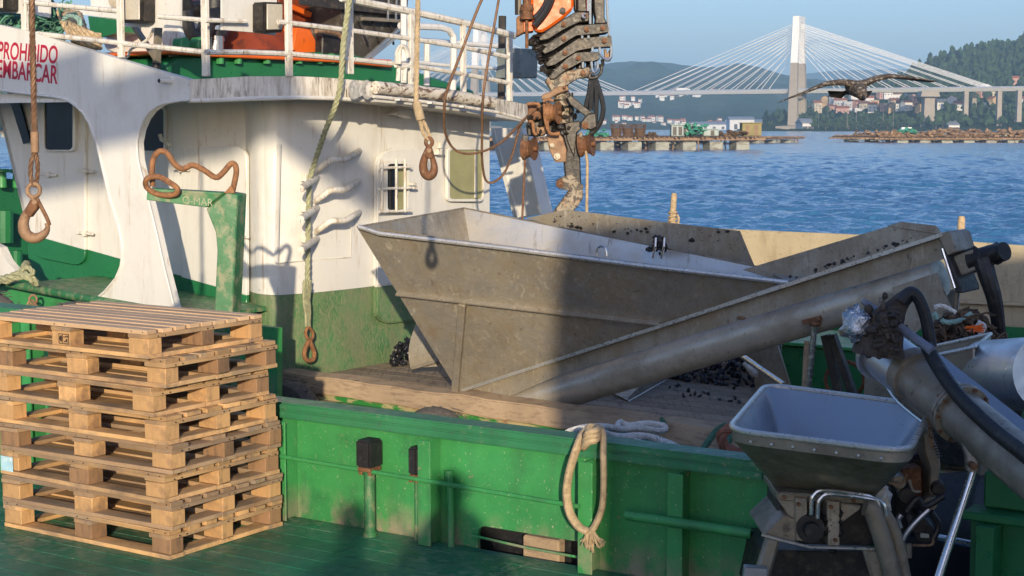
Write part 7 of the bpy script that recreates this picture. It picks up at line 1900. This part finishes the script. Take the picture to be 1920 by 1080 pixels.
M_SKIN = mat('skin', (0.42, 0.25, 0.17), 0.55); M_COAT = mat('dark_blue_jacket', (0.03, 0.04, 0.07), 0.8, bump=.3, bs=40); M_HAIR = mat('brown_hair', (0.05, 0.03, 0.02), 0.7)
def person(loc, H_, label, arm_up):
    t = thing('person', label, 'person', loc); k = H_ / 1.75
    verts = [(0, 0, .95), (0, 0, 1.15), (0, 0, 1.38), (0, 0, 1.5), (0, .01, 1.58), (0, .02, 1.66), (0, .015, 1.72)]
    rad = [.15, .145, .16, .065, .085, .1, .07]; edges = [(i, i + 1) for i in range(6)]
    def add(ch, rr, root):
        last = root
        for p, r_ in zip(ch, rr):
            verts.append(p); rad.append(r_); edges.append((last, len(verts) - 1)); last = len(verts) - 1
    for s_ in (-1, 1):
        add([(s_ * .1, 0, .88), (s_ * .12, .02, .5), (s_ * .13, -.01, .1), (s_ * .14, .14, .04)], [.1, .07, .05, .04], 0)
        if arm_up: add([(s_ * .2, 0, 1.4), (s_ * .28, .1, 1.18), (s_ * .12, .28, 1.45), (s_ * .06, .3, 1.52)], [.065, .05, .04, .03], 2)
        else: add([(s_ * .2, 0, 1.4), (s_ * .26, .0, 1.12), (s_ * .25, .1, .88), (s_ * .24, .13, .78)], [.065, .05, .04, .03], 2)
    me = bpy.data.meshes.new('body'); me.from_pydata([tuple(c * k for c in p) for p in verts], edges, [])
    o = bpy.data.objects.new('body', me); COL.objects.link(o); o.parent = t; me.materials.append(M_COAT)
    sk_ = o.modifiers.new('skin', 'SKIN'); 
    for i, r_ in enumerate(rad): me.skin_vertices[0].data[i].radius = (r_ * k, r_ * k)
    me.skin_vertices[0].data[0].use_root = True
    sb = o.modifiers.new('sub', 'SUBSURF'); sb.levels = 2; sb.render_levels = 2
    q = MB(); q.ell(V(loc) + V((0, .03, 1.65)) * k, .088 * k, .1 * k, .13 * k); q.build('head', M_SKIN, t)
    q = MB(); q.ell(V(loc) + V((0, .0, 1.69)) * k, .098 * k, .11 * k, .11 * k); q.build('hair', M_HAIR, t)
    return t
person((0.08, -0.42, 0.55), 1.66, 'person in a dark jacket holding up a phone, standing behind the camera', True)
person((-0.40, -1.3, 0.55), 1.68, 'person in a dark jacket waiting on the quay with arms down', False)

# ------------------------------------------------------------------ gear stowed on the roof and a green hatch on the deck
q = MB(); rnd = random.Random(31)
for i in range(260):
    x = rnd.uniform(-30, 118); y0 = 26 if x < 82 else 4; y1 = 58 + max(0, x) * 0.22
    y = rnd.uniform(y0, y1 + 4); c = atB(x, y, 8.35 + rnd.uniform(0, .35)); pts = [c]; d = V((rnd.uniform(-1, 1), rnd.uniform(-.4, .4), rnd.uniform(-1, .3)))
    for k in range(4):
        d = (d + V((rnd.uniform(-1, 1), rnd.uniform(-.5, .5), rnd.uniform(-1, .8)))).normalized(); pts.append(pts[-1] + d * rnd.uniform(.02, .06))
    q.tube(spline(pts, 2), rnd.uniform(.005, .012), 5)
for i in range(110):
    x = rnd.uniform(-30, 112); y0 = 32 if x < 82 else 8; y1 = 60 + max(0, x) * 0.22
    clump(q, atB(x, rnd.uniform(y0, y1), 8.5 + rnd.uniform(0, .3)), rnd.uniform(.03, .06), rnd.uniform(.02, .05), rnd, .5)
o = q.build('green_net', M_NETGREEN, smooth=20); tag(o, 'tangled green fishing net stowed on the cabin roof above the red lettering', 'net')
t = thing('thick_rope_coil', 'coil of thick tan rope hung on the cabin roof railing', 'rope', atB(150, 80, 8.4))
q = MB()
for k in range(6):
    e = 7 * k
    rope(q, [atB(112 + e, 20 + e * .2, 8.45 + .03 * k), atB(122 + e * .9, 45, 8.38), atB(138 + e * .8, 70, 8.36), atB(146 + e * .8, 92 + e * .1, 8.4), atB(160 + e * .55, 104, 8.42)], 0.034, 3)
for k in range(3):
    rope(q, [atB(132, 48 + 9 * k, 8.28), atB(150, 56 + 9 * k, 8.22), atB(170, 66 + 8 * k, 8.24), atB(188, 70 + 9 * k, 8.32)], 0.036, 3)
q.build('rope_turns', M_ROPETAN, t)
q = MB(); rope(q, [atB(120, 36, 8.25), atB(132, 28, 8.22), atB(146, 34, 8.22), atB(152, 48, 8.24)], 0.022, 3); o = q.build('teal_rope_end', M_TEAL); tag(o, 'teal rope end looped over the thick tan rope coil on the roof', 'rope')
t = thing('rope_hank', 'small hank of pale rope tied to the roof railing post', 'rope', atA(757, 120, -8.45))
q = MB()
for k in range(4):
    q.tube(spline([atA(x, y, -8.45 + .015 * k) for x, y in ((743 + 2 * k, 120), (744 + 2 * k, 98), (750 + k, 87), (758, 86 + k), (765 - k, 96), (767 - k, 108))], 4), 0.014, 8)
q.tube(spline([atA(x, y, -8.46) for x, y in ((742, 122), (752, 126), (766, 124))], 4), 0.02, 8)
for x in (748, 760): q.tube([atA(x, 124, -8.46), atA(x - 2, 152, -8.46)], 0.018, 8)
q.build('turns', M_WHITE2, t)
t = thing('deck_hatch', 'low green hatch box behind the auger support legs', 'hatch', atZ(1530, 722, ZK))
p0 = atZ(1462, 724, ZK); p1 = atZ(1640, 745, ZK)
q = MB(); q.prism([p0, p1, p1 + V((0, 0, .32)), p0 + V((0, 0, .32))], N * 0.8); q.build('coaming', M_GREENCLEAN, t, bevel=.01)
q = MB(); q.prism([p0 + V((-.03, -.03, .323)), p1 + V((.03, -.03, .323)), p1 + V((.03, -.03, .35)), p0 + V((-.03, -.03, .35))], N * 0.85); q.build('lid', M_GREEN, t, bevel=.006)

# bolts, seams and flanges on the near machinery
q = MB(); c = cpt(1800, 774); d_ = (cpt(1920, 874) - cpt(1790, 766)).normalized()
q.tube([c - d_ * .018, c - d_ * .003], [0.122, 0.122], 28); q.tube([c + d_ * .003, c + d_ * .018], [0.122, 0.122], 28); fl_ = q.build('pipe_flange', M_STEELDIRT, cv, smooth=30)
e1 = d_.cross(Z3).normalized(); e2 = e1.cross(d_)
for k in range(10):
    a = 2 * math.pi * k / 10
    q = MB(); p = c + (e1 * math.cos(a) + e2 * math.sin(a)) * .112; q.cyl(p - d_ * .03, p + d_ * .03, .008, segs=6); q.build('flange_bolt', M_RUST, fl_)
q = MB(); q.tube([cpt(x, y - 42, 6.9 - (x - 1650) / 270 - .0) for x, y in ((1730, 720), (1790, 766), (1920, 874))], 0.004, 5); q.build('weld_seam', M_STEELMUD, cv)
for k in range(7):
    p = neck[4 + 0].lerp(neck[10], .08 + .14 * k) if False else (Q1 + (Q4 - Q1) * (0.14 + 0.12 * k)) - V((0, 0, .034)) + V((-.004, -.012, 0))
    q = MB(); q.ell(p, .007, .007, .007, None, 8, 6); q.build('rivet', M_STEELRIM, fh)
for x, y in ((1497, 945), (1508, 1004), (1558, 950), (1566, 1012), (1470, 932), (1600, 938), (1630, 940)):
    q = MB(); p = atY(x, y, 6.475); q.cyl(p, p - V((0, .012, 0)), .009, segs=6); q.build('bolt', M_RUST, fh)
q = MB(); q.tube([atY(1462, 925, 6.47), atY(1520, 928, 6.44), atY(1600, 931, 6.42), atY(1640, 934, 6.42)], .005, 5); q.build('weld_seam', M_STEELMUD, fh)
# nails in the pallet ends are seen as dark dots along the near stringers
M_NAIL = mat('nail_heads', (0.05, 0.045, 0.04), 0.5, 0.4)
for pl_ in pallets:
    q = MB()
    for bx in (0.03, 0.11, 0.59, 0.67, 1.14, 1.22):
        for zz_ in (0.133,):
            q.cyl(V((bx, PW + .0003, zz_)), V((bx, PW + .003, zz_)), 0.0035, segs=6)
    for by in (0.03, 0.08, 0.38, 0.42, 0.72, 0.77):
        q.cyl(V((-0.006, by, 0.11)), V((0.0, by, 0.11)), 0.0035, segs=6)
    o = q.build('nail_heads', M_NAIL, None); o.parent = pl_; o['kind'] = 'stuff'
